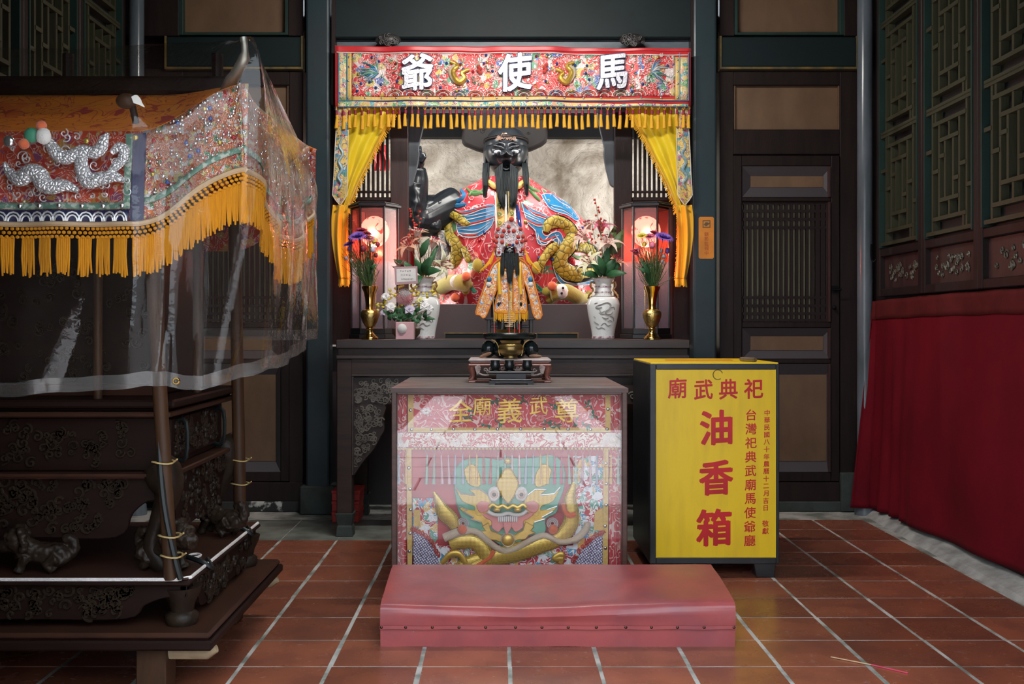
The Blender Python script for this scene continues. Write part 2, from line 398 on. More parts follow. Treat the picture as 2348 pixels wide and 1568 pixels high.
# ================================================================== ceiling and side walls
ceil = struct(MB().box(-2.6, 2.6, 2.05, 8.1, 3.75, 3.85).build('ceiling', 'ceiling_wood'))
struct(MB().box(-4.3, 4.3, 2.05, 2.2, 2.45, 3.9).build('eave_shade', 'wood_dark'))  # unseen low board, added to cut sky light on the upper back wall
for k in range(9): MB().box(-2.5, 2.5, 2.3+k*.48, 2.4+k*.48, 3.65, 3.75).build('rafter', 'wood_dark', ceil)
def lattice_window(name, X, y0, y1, side):
    """carved screen leaf set in the side wall; side=+1 right wall"""
    s = -side
    f = MB(); t = .045
    def bx(ya, yb, za, zb, xa, xb): 
        a, b = sorted((X+s*xa, X+s*xb)); f.box(a, b, ya, yb, za, zb)
    bx(y0, y0+t, 1.30, 3.6, 0, .05); bx(y1-t, y1, 1.30, 3.6, 0, .05)
    for za, zb in ((1.30, 1.345), (1.53, 1.575), (3.5, 3.6)): bx(y0+t, y1-t, za, zb, 0, .046)
    w = struct(f.build(name, 'wood_dark', bevel=.004))
    g = MB()
    for ya in (y0+t, y1-t-.012): 
        a, b = sorted((X+s*.0, X+s*.056)); g.box(a, b, ya, ya+.012, 1.58, 3.5)
    g.build('edge_bead', 'paint_green2', w)
    a, b = sorted((X, X+s*.006)); MB().box(a, b, y0+t, y1-t, 1.575, 3.5).build('backing', 'lattice_back', w)
    MB().box(*sorted((X, X+s*.02)), y0+t, y1-t, 1.345, 1.53).build('carved_panel', 'wood_red', w, bevel=.002)
    cv = MB(); r2 = random.Random(int(y0*100))
    cy, cz = (y0+y1)/2, 1.437
    for q in range(26):
        yy = cy+r2.uniform(-.20, .20); zz = cz+r2.uniform(-.05, .05); r = r2.uniform(.012, .026); d = r2.choice((-1, 1)); a0 = r2.uniform(0, 6)
        cv.tube([(X+s*.024, yy+r*(1-.8*i/8)*math.cos(a0+d*8*i/8), zz+r*(1-.8*i/8)*math.sin(a0+d*8*i/8)) for i in range(9)], .004, 4)
    cv.build('carving', 'carve_dark', w)
    A0, W = y0+t+.014, (y1-y0)-2*t-.028
    bars = []
    for k in range(3):
        z = 1.60+k*.635
        V = lambda a, p, q: bars.append((a, a, z+p, z+q)); Hh = lambda h, p, q: bars.append((p, q, z+h, z+h))
        for a in (.13, .87): V(a, 0, .62)
        for a in (.28, .72): V(a, .07, .55)
        for a in (.41, .59): V(a, .16, .46)
        V(.5, .07, .16); V(.5, .46, .55); V(.2, 0, .07); V(.8, .55, .62)
        Hh(0, 0, 1); Hh(.07, .13, .87); Hh(.55, .13, .87); Hh(.16, .28, .72); Hh(.46, .28, .72)
        Hh(.31, .13, .28); Hh(.31, .72, .87); Hh(.2, .0, .13); Hh(.42, .87, 1); Hh(.25, .28, .41); Hh(.38, .59, .72); Hh(.62, 0, 1)
    me = BARS
    for a, b, p, q in bars:
        ya, yb = A0+W*a, A0+W*b
        if abs(b-a) < 1e-6: inst(me, 'lattice_bar', None, w, (X+s*.026, ya, (p+q)/2), (0, 0, 0), (.036, .020, abs(q-p)))
        else: inst(me, 'lattice_bar', None, w, (X+s*.027, (ya+yb)/2, p), (0, 0, 0), (.042, abs(yb-ya), .020))
    return w
mat('paint_green2', (.018, .045, .038), .45)
mat('post_grey', (.15, .18, .21), .22, col2=(.06, .08, .09), vs=6, st=(1, 1, .3))
BARS = unitcube('lattice_olive')
for sx, X, nm in ((1, 2.25, 'right'), (-1, -2.25, 'left')):
    a, b = sorted((X, X+sx*.12)); struct(MB().box(a, b, 2.1, YB+.15, 0, 3.75).build('wall_'+nm, 'wood_dark'))
    for k in range(3):
        y1 = 6.12-.645*k; lattice_window('window_%d' % (k+1 if sx > 0 else k+4), X, y1-.645, y1, sx)
    c = MB().lathe([(.062, 0), (.058, .06), (.045, .07), (.045, 3.7)], (sx*2.185, 6.28, 0), 20); struct(c.build('corner_post', 'post_grey', smooth=True))
# hook on the right corner post
tag(MB().tube(smooth_path([P(1998, 560, 6.2), P(1998, 590, 6.19), P(2003, 600, 6.17), P(2010, 594, 6.16)]), .006, 6).build('wall_hook', 'black_gloss', smooth=True), 'small black iron hook on the grey corner post by lattice', 'hook')
# ================================================================== back wall: two panelled bays with a door each
def M_(u, mir): return 2345-u if mir else u
def bay(mir):
    def pb(mb, u0, v0, u1, v1, Y, d=.05):
        return mb.pbox(M_(u0, mir), v0, M_(u1, mir), v1, Y, d)
    wl = struct(pb(pb(pb(MB(), 1650, 158, 1682, 1150, 6.385, .12), 1926, 158, 2040, 1150, 6.385, .12), 1682, -160, 1926, -60, 6.385, .12).build('wall_back_%s' % ('left' if mir else 'right'), 'wood_dark', bevel=.003))
    pb(MB(), 1640, -180, 2060, 1172, 6.50, .06).build('backing_board', 'wood_dark', wl)
    # top panel with green frame
    f = MB()
    pb(f, 1650, -160, 1684, 82, 6.385); pb(f, 1936, -160, 2040, 82, 6.385); f.build('stile', 'wood_dark', wl, bevel=.003)
    f = MB(); pb(f, 1684, -160, 1692, 80, 6.39); pb(f, 1926, -160, 1936, 80, 6.39); pb(f, 1692, 74, 1926, 80, 6.39); f.build('frame_bead', 'paint_green2', wl, bevel=.002)
    pb(MB(), 1692, -160, 1926, 74, 6.44).build('brown_panel', 'panel_brown', wl)
    # green rail with gilt lip
    r = pb(MB(), 1655, 84, 1964, 153, 6.355, .1).build('green_rail', 'paint_green', wl, bevel=.006)
    f = MB(); pb(f, 1650, 153, 1968, 158, 6.35, .06); pb(f, 1650, 82, 1655, 153, 6.35, .06); pb(f, 1964, 82, 1968, 153, 6.35, .06); f.build('gilt_lip', 'paint_gold', wl)
    # brown frieze panel
    f = MB(); pb(f, 1682, 158, 1926, 195, 6.386); pb(f, 1682, 297, 1926, 354, 6.386); f.build('cross_rail', 'wood_dark', wl, bevel=.004)
    pb(MB(), 1680, 195, 1928, 297, 6.42, .03).build('brown_panel', 'panel_brown', wl)
    f = MB(); pb(f, 1682, 195, 1686, 297, 6.40, .02); pb(f, 1922, 195, 1926, 297, 6.40, .02); f.build('panel_bead', 'panel_brown', wl)
    # threshold and stone footing
    pb(MB(), 1650, 1106, 1948, 1150, 6.37, .12).build('threshold', 'wood_dark', wl, bevel=.004)
    pb(MB(), 1650, 1150, 1948, 1173, 6.36, .14).build('stone_footing', 'peeled' if mir else 'stone_dark', wl, bevel=.006)
    pb(MB(), 1930, 1085, 1972, 1173, 6.34, .12).build('stone_footing', 'stone_dark', wl, bevel=.006)
    # door leaf
    d = MB()
    pb(d, 1682, 356, 1702, 1104, 6.375, .05); pb(d, 1906, 356, 1926, 1104, 6.375, .05)
    for a, b in ((356, 381), (452, 462), (738, 752), (822, 834), (1082, 1104)): pb(d, 1702, a, 1906, b, 6.375, .05)
    dr = struct(d.build('door_%d' % (2 if mir else 1), 'wood_dark', bevel=.005))
    def raised(v0, v1, du, dv):
        a, b, c, e = 1702, 1906, v0, v1; Y0, Y1 = 6.375, 6.41
        q = [(a, c), (b, c), (b, e), (a, e)]; i = [(a+du, c+dv), (b-du, c+dv), (b-du, e-dv), (a+du, e-dv)]
        vs = [P(M_(u, mir), v, Y0) for u, v in q]+[P(M_(u, mir), v, Y1) for u, v in i]
        fs = [(k, (k+1) % 4, (k+1) % 4+4, k+4) for k in range(4)]
        MB().add(vs, [tuple(reversed(x)) for x in fs]).build('panel_slope', 'niche_board', dr)
        pb(MB(), a+du-1, c+dv-1, b-du+1, e-dv+1, 6.405, .02).build('brown_panel', 'panel_brown', dr)
    raised(381, 452, 20, 24); raised(752, 822, 20, 20); raised(834, 1082, 12, 26)
    f = MB()
    for a, b in ((381, 452), (462, 738), (752, 822), (834, 1082)): pb(f, 1900, a, 1905, b, 6.367, .03)
    f.build('edge_bead', 'wood_red', dr, bevel=.002)
    pb(MB(), 1702, 462, 1906, 738, 6.43, .02).build('screen_backing', 'lattice_light', dr)
    vb, hb = unitcube('wood_dark'), None
    for k in range(17):
        u = 1706+k*11.9+2; a, b = P(M_(u, mir), 738, 6.4), P(M_(u, mir), 462, 6.4)
        inst(vb, 'lattice_bar', None, dr, ((a.x+b.x)/2, 6.405, (a.z+b.z)/2), (0, 0, 0), (.0165 if k < 14 else .028, .02, b.z-a.z))
    for v in (466, 484, 503, 522, 682, 701, 719, 734):
        a, b = P(M_(1702, mir), v, 6.4), P(M_(1906, mir), v, 6.4)
        inst(vb, 'lattice_bar', None, dr, ((a.x+b.x)/2, 6.403, a.z), (0, 0, 0), (abs(b.x-a.x), .018, .0165))
    h = MB(); pb(h, 1908, 655, 1922, 672, 6.366, .012); a = P(M_(1915, mir), 664, 6.36)
    h.tube([a, a+Vector((-.02, -.03, 0)), a+Vector((.03, -.03, 0))], .006, 6); h.ball(P(M_(1913, mir), 705, 6.355), .014, 10); h.build('latch', 'black_gloss', dr, smooth=True)
    return wl
WBR = bay(False); WBL = bay(True)
for mir in (False, True):
    c = MB().pbox(M_(1590, mir), -180, M_(1644, mir), 1120, 6.28, .14)
    col = struct(c.build('column', 'paint_teal', bevel=.014, seg=2))
    MB().pbox(M_(1577, mir), 1115, M_(1658, mir), 1181, 6.255, .19).build('stone_plinth', 'stone_dark', col, bevel=.008)
# ------------------------------------------------------------------ beam over the niche
bm = struct(MB().pbox(766, -200, 1586, 86, 6.30, .2).build('beam', 'paint_green', bevel=.006))
f = MB().pbox(760, -200, 769, 240, 6.29, .2).pbox(1584, -200, 1592, 240, 6.29, .2); f.build('side_lip', 'wood_dark', bm)
MB().pbox(766, 86, 1586, 250, 6.36, .12).build('lintel_board', 'lintel_grey', bm)
f = MB().pbox(761, 82, 767, 155, 6.295, .02).pbox(1585, 82, 1590, 155, 6.295, .02); f.build('gilt_lip', 'paint_gold', bm)
for u in (890, 1450):
    c = P(u, 92, 6.26); b = MB()
    b.ball(c, .078, 20, (1, .45, .48))
    bo = b.build('carved_boss', 'carve_boss', bm, smooth=True) if 'carve_boss' in MATS else None
    if bo is None:
        mat('carve_boss', (.045, .04, .04), .4, col2=(.02, .018, .018), vs=20, bump=.6, bs=40)
        bo = b.build('carved_boss', 'carve_boss', bm, smooth=True)
    s = MB(); scrolls(s, lambda a, q: ((a-u)/26)**2+((q-92)/12)**2 < 1, (u-28, 80, u+28, 105), 6.222, 16, (.010, .018), .004, seed=u); s.build('scroll_carving', 'carve_boss', bo, smooth=True)
# ------------------------------------------------------------------ niche shell
nx0, nx1 = -1.03, 1.165
nch = struct(MB().box(nx0-.4, nx1+.4, 7.85, 7.95, 0, 3.4).build('wall_niche_back', 'rock'))
struct(MB().box(nx0-.5, nx0-.4, 6.46, 7.9, 0, 3.4).build('wall_niche_left', 'wood_dark'))
struct(MB().box(nx1+.4, nx1+.5, 6.46, 7.9, 0, 3.4).build('wall_niche_right', 'wood_dark'))
struct(MB().box(nx0-.5, nx1+.5, 6.48, 7.9, 2.95, 3.05).build('ceiling_niche', 'wood_dark'))
struct(MB().box(nx0-.4, nx1+.4, 6.62, 7.85, .0, 1.0).build('niche_plinth', 'niche_board'))
for mir in (False, True):
    q = lambda u: M_(u, mir)
    t = struct(MB().pbox(q(1409), 235, q(1450), 790, 6.46, .06).build('trim_%d' % (2 if mir else 1), 'wood_red' if mir else 'wood_dark', bevel=.005))
    g = MB().pbox(q(1450), 437, q(1592), 442, 6.47, .03).pbox(q(1450), 452, q(1592), 460, 6.47, .03).pbox(q(1545), 235, q(1592), 790, 6.47, .05)
    gr = g.build('grille_rail', 'wood_dark', t, bevel=.002)
    MB().pbox(q(1450), 460, q(1546), 800, 6.54, .03).build('side_board', 'wood_red', t)
    f = MB()
    for a in ((1456, 700, 1534, 704), (1530, 470, 1534, 700)): f.pbox(q(a[0]), a[1], q(a[2]), a[3], 6.53, .02)
    f.build('board_bead', 'wood_red', t)
    me = unitcube('wood_dark')
    for k in range(9):
        u = q(1457+k*10.8); a, b = P(u, 458, 6.48), P(u, 235, 6.48)
        inst(me, 'grille_bar', None, t, (a.x, 6.485, (a.z+b.z)/2), (0, 0, 0), (.0155, .022, b.z-a.z))
    out = [(1411, 240), (1370, 240), (1370, 262), (1373, 285), (1380, 315), (1385, 338), (1384, 352), (1388, 380), (1394, 405), (1400, 424), (1411, 430)]
    MB().prism([(q(u), v) for u, v in smooth_path(out, 3)], 6.50, .035).build('scalloped_bracket', 'bracket_grey', t, bevel=.004)
sill = struct(MB().pbox(930, 697, 1414, 800, 6.50, .06).build('trim_3', 'niche_board', bevel=.004))
for a, b in ((1018, 1128), (1229, 1327)):
    f = MB().pbox(a, 762, b, 765, 6.49, .02).pbox(a, 765, a+3, 778, 6.49, .02).pbox(b-3, 765, b, 778, 6.49, .02); f.build('slot_frame', 'paint_gold', sill)
    MB().pbox(a+3, 765, b-3, 778, 6.496, .01).build('slot_panel', 'paint_green', sill)
struct(MB().pbox(860, 200, 1490, 314, 7.66, .10).build('trim_4', 'black_gloss'))
# hidden fluorescent batten behind the valance, and one on the ceiling in front of the shrine: the shrine's own lamps
def batten(loc, L, power, label, tilt, col=(1, .96, .90)):
    t = thing('tube_lamp', loc, label, 'lamp'); x, y, z = loc
    MB().box(x-L/2, x+L/2, y-.03, y+.03, z, z+.04).build('housing', 'enamel', t, bevel=.004)
    MB().tube([(x-L/2+.03, y, z-.022), (x+L/2-.03, y, z-.022)], .014, 12).build('tube', 'tube_glow', t, smooth=True)
    l = bpy.data.lights.new('tube_light', 'AREA'); l.shape = 'RECTANGLE'; l.size = L; l.size_y = .05; l.energy = power; l.color = col
    o = bpy.data.objects.new('tube_light', l); COL.objects.link(o); o.parent = t; o.location = (0, 0, -.045); o.rotation_euler = (tilt, 0, 0)
    return t
mat('enamel', (.8, .8, .78), .4); emis('tube_glow', (1, .96, .9), 6)
batten((.068, 6.56, 2.66), 1.5, 13, 'white fluorescent batten fixed behind the embroidered valance', math.radians(35))
l1 = batten((.068, 4.60, 3.25), 1.2, 37, 'white fluorescent batten hanging above the altar table', math.radians(32))
for k in (-.5, .5): MB().tube([(.068+k, 4.60, 3.29), (.068+k, 4.60, 3.75)], .006, 6).build('hanger', 'enamel', l1)
for k in (-.6, .6): MB().box(.058+k, .078+k, 6.555, 6.565, 2.70, 2.95).build('hanger', 'enamel', bpy.data.objects['tube_lamp'])
def upright(x, power, label, side):
    t = thing('tube_lamp', (x, 7.05, 1.0), label, 'lamp')
    MB().box(x-.02, x+.02, 7.03, 7.09, 1.0, 2.6).build('housing', 'enamel', t, bevel=.004)
    MB().tube([(x+side*.034, 7.06, 1.1), (x+side*.034, 7.06, 2.5)], .013, 12).build('tube', 'tube_glow', t, smooth=True)
    l = bpy.data.lights.new('tube_light', 'AREA'); l.shape = 'RECTANGLE'; l.size = .05; l.size_y = 1.4; l.energy = power; l.color = (1, .95, .88)
    o = bpy.data.objects.new('tube_light', l); COL.objects.link(o); o.parent = t; o.location = (side*.055, .01, .8); o.rotation_euler = (math.pi/2, 0, -side*math.radians(72))
upright(nx0-.33, 17, 'upright white tube lamp hidden behind the teal column, red boxes side', 1)
upright(nx1+.33, 17, 'upright white tube lamp hidden behind the teal column, notice sticker side', -1)
# ================================================================== kneeler
def kneel_mat():
    m, nt, b = newmat('vinyl_red'); g = nt.nodes.new('ShaderNodeNewGeometry').outputs['Position']
    n = tnoise(nt, g, 7, 6, .3); n2 = tnoise(nt, g, 3, 4); n3 = tnoise(nt, g, 30, 6, 0, .7)
    c = mixc(nt, ramp(nt, n, .35, .7), (.37, .076, .074), (.26, .058, .064))
    c = mixc(nt, math_(nt, 'MULTIPLY', ramp(nt, n2, .5, .75), .5), c, (.20, .085, .11))
    c = mixc(nt, math_(nt, 'MULTIPLY', ramp(nt, n3, .70, .80), .6), c, (.6, .5, .45))
    nt.links.new(c, b.inputs['Base Color']); b.inputs['Roughness'].default_value = .33
    bumpn(nt, b, n, .25, .01)
kneel_mat()
mat('nail', (.12, .07, .05), .35, metal=.9)
KX0, KX1, KY0, KY1 = PX(872, 3.683), PX(1686, 3.683), 3.683, 4.12
kn = thing('kneeler', ((KX0+KX1)/2, KY0, 0), 'long low kneeling bench covered in worn red vinyl on the tiles', 'kneeler')
def knee(u, v):
    x = lerp(KX0, KX1, u)
    # profile: bottom front, tack line, front top edge, back top edge, back bottom
    sag = .016*math.exp(-((u-.42)/.28)**2)
    ft = .150-sag+.006*u
    prof = [(KY0+.002, 0.0), (KY0+.001, .035), (KY0, .071), (KY0-.004, .073), (KY0-.006, .09), (KY0-.005-.010*math.sin(u*3.1), ft*.8), (KY0-.002, ft-.012), (KY0+.008, ft-.002), (KY0+.025, ft+.004),
            (KY0+.12, ft+.014), (KY0+.25, ft+.03), (KY1-.05, .190), (KY1-.012, .193), (KY1, .180), (KY1, 0)]
    i = v*(len(prof)-1); k = min(int(i), len(prof)-2); t = i-k
    y, z = lerp(prof[k][0], prof[k+1][0], t), lerp(prof[k][1], prof[k+1][1], t)
    z += .0025*noise.noise(Vector((x*7, y*9, z*9)))
    return Vector((x, y, z))
b = MB().grid(knee, 60, 43)
for uu, rev in ((0, False), (1, True)):
    ring = [knee(uu, j/42) for j in range(43)]; b.add(ring, [tuple(range(43)) if not rev else tuple(range(42, -1, -1))])
b.build('upholstered_body', 'vinyl_red', kn, smooth=50)
f = MB(); f.grid(lambda u, v: Vector((lerp(KX0-.001, KX1+.001, u), KY0-.0075, lerp(.064, .076, v)+.001*math.sin(u*40))), 50, 2); f.build('lower_seam', 'vinyl_red', kn, solid=.002)
nm = MB().ball((0, 0, 0), .0055, 8, (1, .6, 1)).mesh('nail', smooth=True)
for u in (.004, .072, .147, .222, .297, .381, .455, .529, .608, .691, .763, .836, .911, .995): inst(nm, 'nail', 'nail', kn, (lerp(KX0, KX1, u), KY0-.0085, .071))
# ================================================================== glass-fronted cabinet
mat('cab_wood', (.10, .045, .032), .35, col2=(.06, .028, .022), vs=6, st=(1, 8, 8), bump=.1)
mat('cab_top', (.20, .19, .19), .33, col2=(.11, .09, .085), vs=5, st=(1, 3, 1), bump=.1, bs=50, rvar=.25)
mat('satin_red', (.55, .055, .06), .42, col2=(.42, .035, .05), vs=9, sheen=.2)
mat('satin_gold', (.75, .52, .16), .38, col2=(.60, .38, .10), vs=30, st=(3, 1, 3), bump=.2, bs=90)
mat('thread_gold', (.80, .55, .12), .34, metal=.55, col2=(.55, .34, .05), vs=20, bump=.3, bs=140)
mat('stud', (.8, .8, .82), .2, metal=.9)
def goldcloth():
    m, nt, b = newmat('gold_cloth'); co = coords(nt)
    mp = nt.nodes.new('ShaderNodeMapping'); nt.links.new(co, mp.inputs[0]); mp.inputs['Rotation'].default_value = (0, .785, 0)
    ck = nt.nodes.new('ShaderNodeTexChecker'); nt.links.new(mp.outputs[0], ck.inputs[0]); ck.inputs['Scale'].default_value = 260
    nt.links.new(mixc(nt, ck.outputs[1], (.80, .58, .13), (.42, .27, .04)), b.inputs['Base Color']); b.inputs['Metallic'].default_value = .45; b.inputs['Roughness'].default_value = .36
    bumpn(nt, b, ck.outputs[1], .5, .002)
    m, nt, b = newmat('silver_scale'); co = coords(nt)
    mp = nt.nodes.new('ShaderNodeMapping'); nt.links.new(co, mp.inputs[0]); mp.inputs['Rotation'].default_value = (0, .6, 0); mp.inputs['Scale'].default_value = (1, 0, 1)
    v = tvor(nt, mp.outputs[0], 110); v.inputs['Randomness'].default_value = .25
    f = ramp(nt, v.outputs['Distance'], .25, .5); nt.links.new(mixc(nt, f, (.80, .80, .90), (.13, .12, .22)), b.inputs['Base Color']); b.inputs['Metallic'].default_value = .3; b.inputs['Roughness'].default_value = .35
    bumpn(nt, b, math_(nt, 'SUBTRACT', 1, v.outputs['Distance']), .6, .004)
goldcloth()
mat('fur_white', (.85, .82, .78), .9, sheen=.5, bump=.8, bs=200); mat('fur_tan', (.62, .50, .36), .9, sheen=.5, bump=.8, bs=160)
mat('felt_green', (.10, .34, .22), .7, col2=(.20, .48, .36), vs=10); mat('felt_pink', (.85, .30, .27), .6, bump=.2); mat('felt_orange', (.85, .17, .06), .9, sheen=.4, bump=.8, bs=250)
mat('felt_red', (.62, .05, .035), .9, sheen=.3, bump=.8, bs=250); mat('felt_white', (.9, .9, .88), .7); mat('felt_black', (.01, .01, .012), .2); mat('skin_pale', (.80, .55, .42), .6)
mat('cord_silver', (.72, .72, .74), .35, metal=.5); mat('cord_white', (.85, .78, .72), .5); mat('cord_blue', (.03, .22, .46), .5); mat('cord_green', (.06, .30, .18), .5)
brocade('embroid_pale', (.62, .10, .10), [(.8, .7, .6), (.75, .55, .45), (.62, .12, .12), (.8, .72, .7)], 26, (.9, .82, .72), .45, 7, .52, gem=False)
brocade('embroid_red', (.58, .06, .07), [(.6, .1, .1), (.7, .3, .25), (.55, .05, .06)], 16, (.80, .55, .50), .22, 6, .6, gem=False)
mat('glass_edge', (.3, .4, .38), .1)
sheet('cabinet_glass', (.97, .97, .97), .012, .006, (.9, .9, 1), 1.56)
CY = 4.35; CX0, CX1, CZ = PX(899, CY), PX(1437, CY), PZ(892, CY); CB = 5.25
cb = thing('glass_cabinet', ((CX0+CX1)/2, CY, 0), 'low wooden altar cabinet with glass front over a dragon embroidery', 'cabinet')
MB().box(CX0-.004, CX1+.004, CY-.012, CB, CZ-.012, CZ+.006).build('top_board', 'cab_top', cb, bevel=.003)
MB().box(CX0-.005, CX1+.005, CY-.014, CY-.011, CZ-.014, CZ+.005).build('top_edge', 'cab_wood', cb)
MB().box(CX0, CX0+.016, CY, CB-.002, .01, CZ-.012).build('side_panel', 'cab_wood', cb); MB().box(CX1-.016, CX1, CY, CB-.002, .01, CZ-.012).build('side_panel', 'cab_wood', cb)
MB().box(CX0+.016, CX1-.016, CB-.02, CB-.002, .01, CZ-.012).build('back_panel', 'cab_wood', cb); MB().box(CX0+.016, CX1-.016, CY+.01, CB-.02, .01, .03).build('base_board', 'cab_wood', cb)
f = MB()
f.box(CX0-.002, CX0+.020, CY-.008, CY+.012, 0, CZ-.012).box(CX1-.020, CX1+.002, CY-.008, CY+.012, 0, CZ-.012); f.box(CX0+.02, CX1-.02, CY-.008, CY+.012, CZ-.024, CZ-.012).box(CX0+.02, CX1-.02, CY-.008, CY+.012, 0, .05)
f.build('front_frame', 'cab_wood', cb, bevel=.003)
MB().box(CX0+.018, CX1-.018, CY+.004, CY+.008, .045, CZ-.02).build('glass_pane', 'cabinet_glass', cb)
# embroidered hanging inside: zoom coordinates (k1: origin 880,840 scale .2934; k2: origin 1040,1000 scale .1913)
EY = 4.43
k1 = lambda x, y: (880+x*.2934, 840+y*.2934)
k2 = lambda x, y: (1040+x*.1913, 1000+y*.1913)
em = thing('embroidered_hanging', P(1168, 1330, EY), 'red satin altar hanging with golden dragon face behind the cabinet glass', 'hanging')
def wavy(u0, v0, u1, v1, Y, amp=.006, nx=60, ny=24, fr=30):
    return MB().grid(lambda a, b: P(lerp(u0, u1, a), lerp(v1, v0, b), Y)+Vector((0, amp*math.sin(a*fr+1.3*b)*(1-b*.5)+amp*.6*noise.noise(Vector((a*5, b*4, Y))), 0)), nx, ny)
wavy(908, 896, 1428, 1345, EY+.02, .003).build('red_ground', 'satin_red', em, smooth=True)
wavy(910, 896, 932, 1345, EY+.008, .002, 8, 40).build('side_band', 'embroid_pale2' if 'embroid_pale2' in MATS else 'embroid_red', em); wavy(1397, 896, 1424, 1345, EY+.008, .002, 8, 40).build('side_band', 'embroid_red', em)
for pts in (((190, 200), (232, 200), (232, 480), (190, 480)), ((1732, 200), (1772, 200), (1772, 480), (1732, 480)), ((190, 478), (1772, 478), (1772, 514), (190, 514)),
            ((176, 640), (216, 640), (222, 1700), (186, 1700)), ((1718, 640), (1756, 640), (1750, 1700), (1710, 1700))):
    MB().prism([k1(*p) for p in pts], EY-.004, .006).build('gold_border', 'satin_gold', em)
st = MB().ball((0, 0, 0), .0075, 10, (1, .6, 1)).mesh('stud', smooth=True)
for x, y in [(218, 492), (372, 492), (545, 490), (712, 492), (888, 490), (1070, 490), (1255, 488), (1440, 490), (1615, 492), (1745, 490), (210, 342), (1752, 334), (196, 794), (205, 957), (210, 1118), (205, 1305), (200, 1445), (1736, 757), (1738, 917), (1738, 1083), (1730, 1247), (1732, 1420)]:
    inst(st, 'stud', 'stud', em, P(*k1(x, y), EY-.006))
MB().pbox(*k1(232, 200), *k1(1732, 478), EY, .006).build('upper_panel', 'embroid_red', em)
for ch, x, y, e in (('全', 600, 345, 190), ('廟', 768, 310, 150), ('義', 985, 345, 205), ('武', 1210, 305, 150), ('尊', 1430, 345, 200)):
    letter(ch, *k1(x, y), e*.2934, EY-.006, 'thread_gold', em, .004, .006)
for x, y, c in ((810, 400, 'felt_pink'), (1225, 405, 'felt_pink'), (1560, 340, 'felt_orange'), (330, 350, 'cord_white')):
    f = MB()
    for q in range(6):
        a = q*math.pi/3; f.ball(P(*k1(x+22*math.cos(a), y+16*math.sin(a)), EY-.003), .009, 8, (1, .35, .8))
    f.build('peony', c, em, smooth=True)
f = MB(); r9 = random.Random(9)
for x, y in ((870, 270), (690, 350), (1090, 270), (1330, 300), (1600, 300), (1640, 380), (1500, 430), (660, 400), (1280, 440), (900, 440), (800, 460), (1350, 465), (1580, 465)):
    for q in range(5):
        a = r9.uniform(0, 6.28); f.tube([P(*k1(x, y), EY-.003), P(*k1(x+25*math.cos(a), y+25*math.sin(a)), EY-.005), P(*k1(x+45*math.cos(a+.3), y+45*math.sin(a+.3)), EY-.003)], [.001, .004, .0008], 5)
f.build('leaf_sprays', 'cord_green', em)
wavy(*k1(110, 520), *k1(1850, 632), EY-.001, .004, 60, 4).build('phoenix_band', 'embroid_pale', em, smooth=True)
f = MB()
for s in range(60): f.box(*[PX(k1(100+s*29, 0)[0]+d, EY-.01) for d in (0, 5)], EY-.008, EY-.004, PZ(k1(0, 648)[1], EY), PZ(k1(0, 636)[1], EY))
f.build('braid', 'satin_gold', em)
tcol = ['tas_pink', 'tas_rose', 'tas_mint', 'tas_blue', 'tas_gold', 'tas_red']
for nme, c in (('tas_pink', (.85, .55, .6)), ('tas_rose', (.70, .10, .22)), ('tas_mint', (.45, .68, .55)), ('tas_blue', (.48, .58, .72)), ('tas_gold', (.85, .52, .16)), ('tas_red', (.65, .06, .08))): mat(nme, c, .6, bump=.4, bs=300, st=(4, 4, .3))
order = 'blue gold x x mint mint pink pink blue blue gold gold red red mint mint pink pink blue blue gold gold rose rose mint mint pink pink blue gold gold mint'.split()
for q, cname in enumerate(order):
    x = 118+q*55.3
    if cname == 'x': continue
    a = P(*k1(x, 650), EY-.012); z0, z1 = PZ(k1(0, 690)[1], EY), PZ(k1(0, 915)[1], EY)
    t = MB().tube([(a.x-.008, a.y, a.z), (a.x, a.y, z0), (a.x+.008, a.y, a.z)], .001, 4)
    t.tube([(a.x, a.y, z0), (a.x, a.y-.002, z0-.006), (a.x, a.y-.002, z0-.011), (a.x+r9.uniform(-.004, .004), a.y-.003, z1)], [.002, .004, .003, .0065], 7)
    t.build('tassel', 'tas_'+cname, em, smooth=True)
# dragon face in padded gold work
def pad(name, m, pts, dy, d=.010, kk=k2, smoothn=3, bevel=.003, lab=None):
    q = [kk(*p) for p in pts]
    if smoothn: q = smooth_path(q+[q[0]], smoothn)[:-1]
    return MB().prism(q, EY-dy, d).build(name, m, em, bevel=bevel, label=lab)
def mirx(pts): return [(1300-x, y) for x, y in pts]
pad('green_mane', 'felt_green', [(0, 420), (120, 290), (380, 260), (560, 290), (650, 250), (780, 270), (1000, 250), (1180, 230), (1320, 340), (1330, 600), (1260, 800), (1230, 920), (1100, 1000), (1100, 1150), (900, 1200), (650, 1340), (400, 1200), (190, 1130), (60, 900), (10, 640)], .004, .010)
ear = [(20, 610), (95, 690), (262, 705), (190, 640), (320, 635), (430, 720), (450, 830), (420, 900), (330, 960), (260, 930), (250, 840), (110, 780)]
low = [(60, 840), (180, 880), (330, 900), (440, 960), (460, 1060), (360, 1100), (330, 1030), (200, 990), (240, 970), (110, 900)]
horn = [(120, 400), (220, 330), (300, 420), (330, 540), (300, 610), (170, 570)]
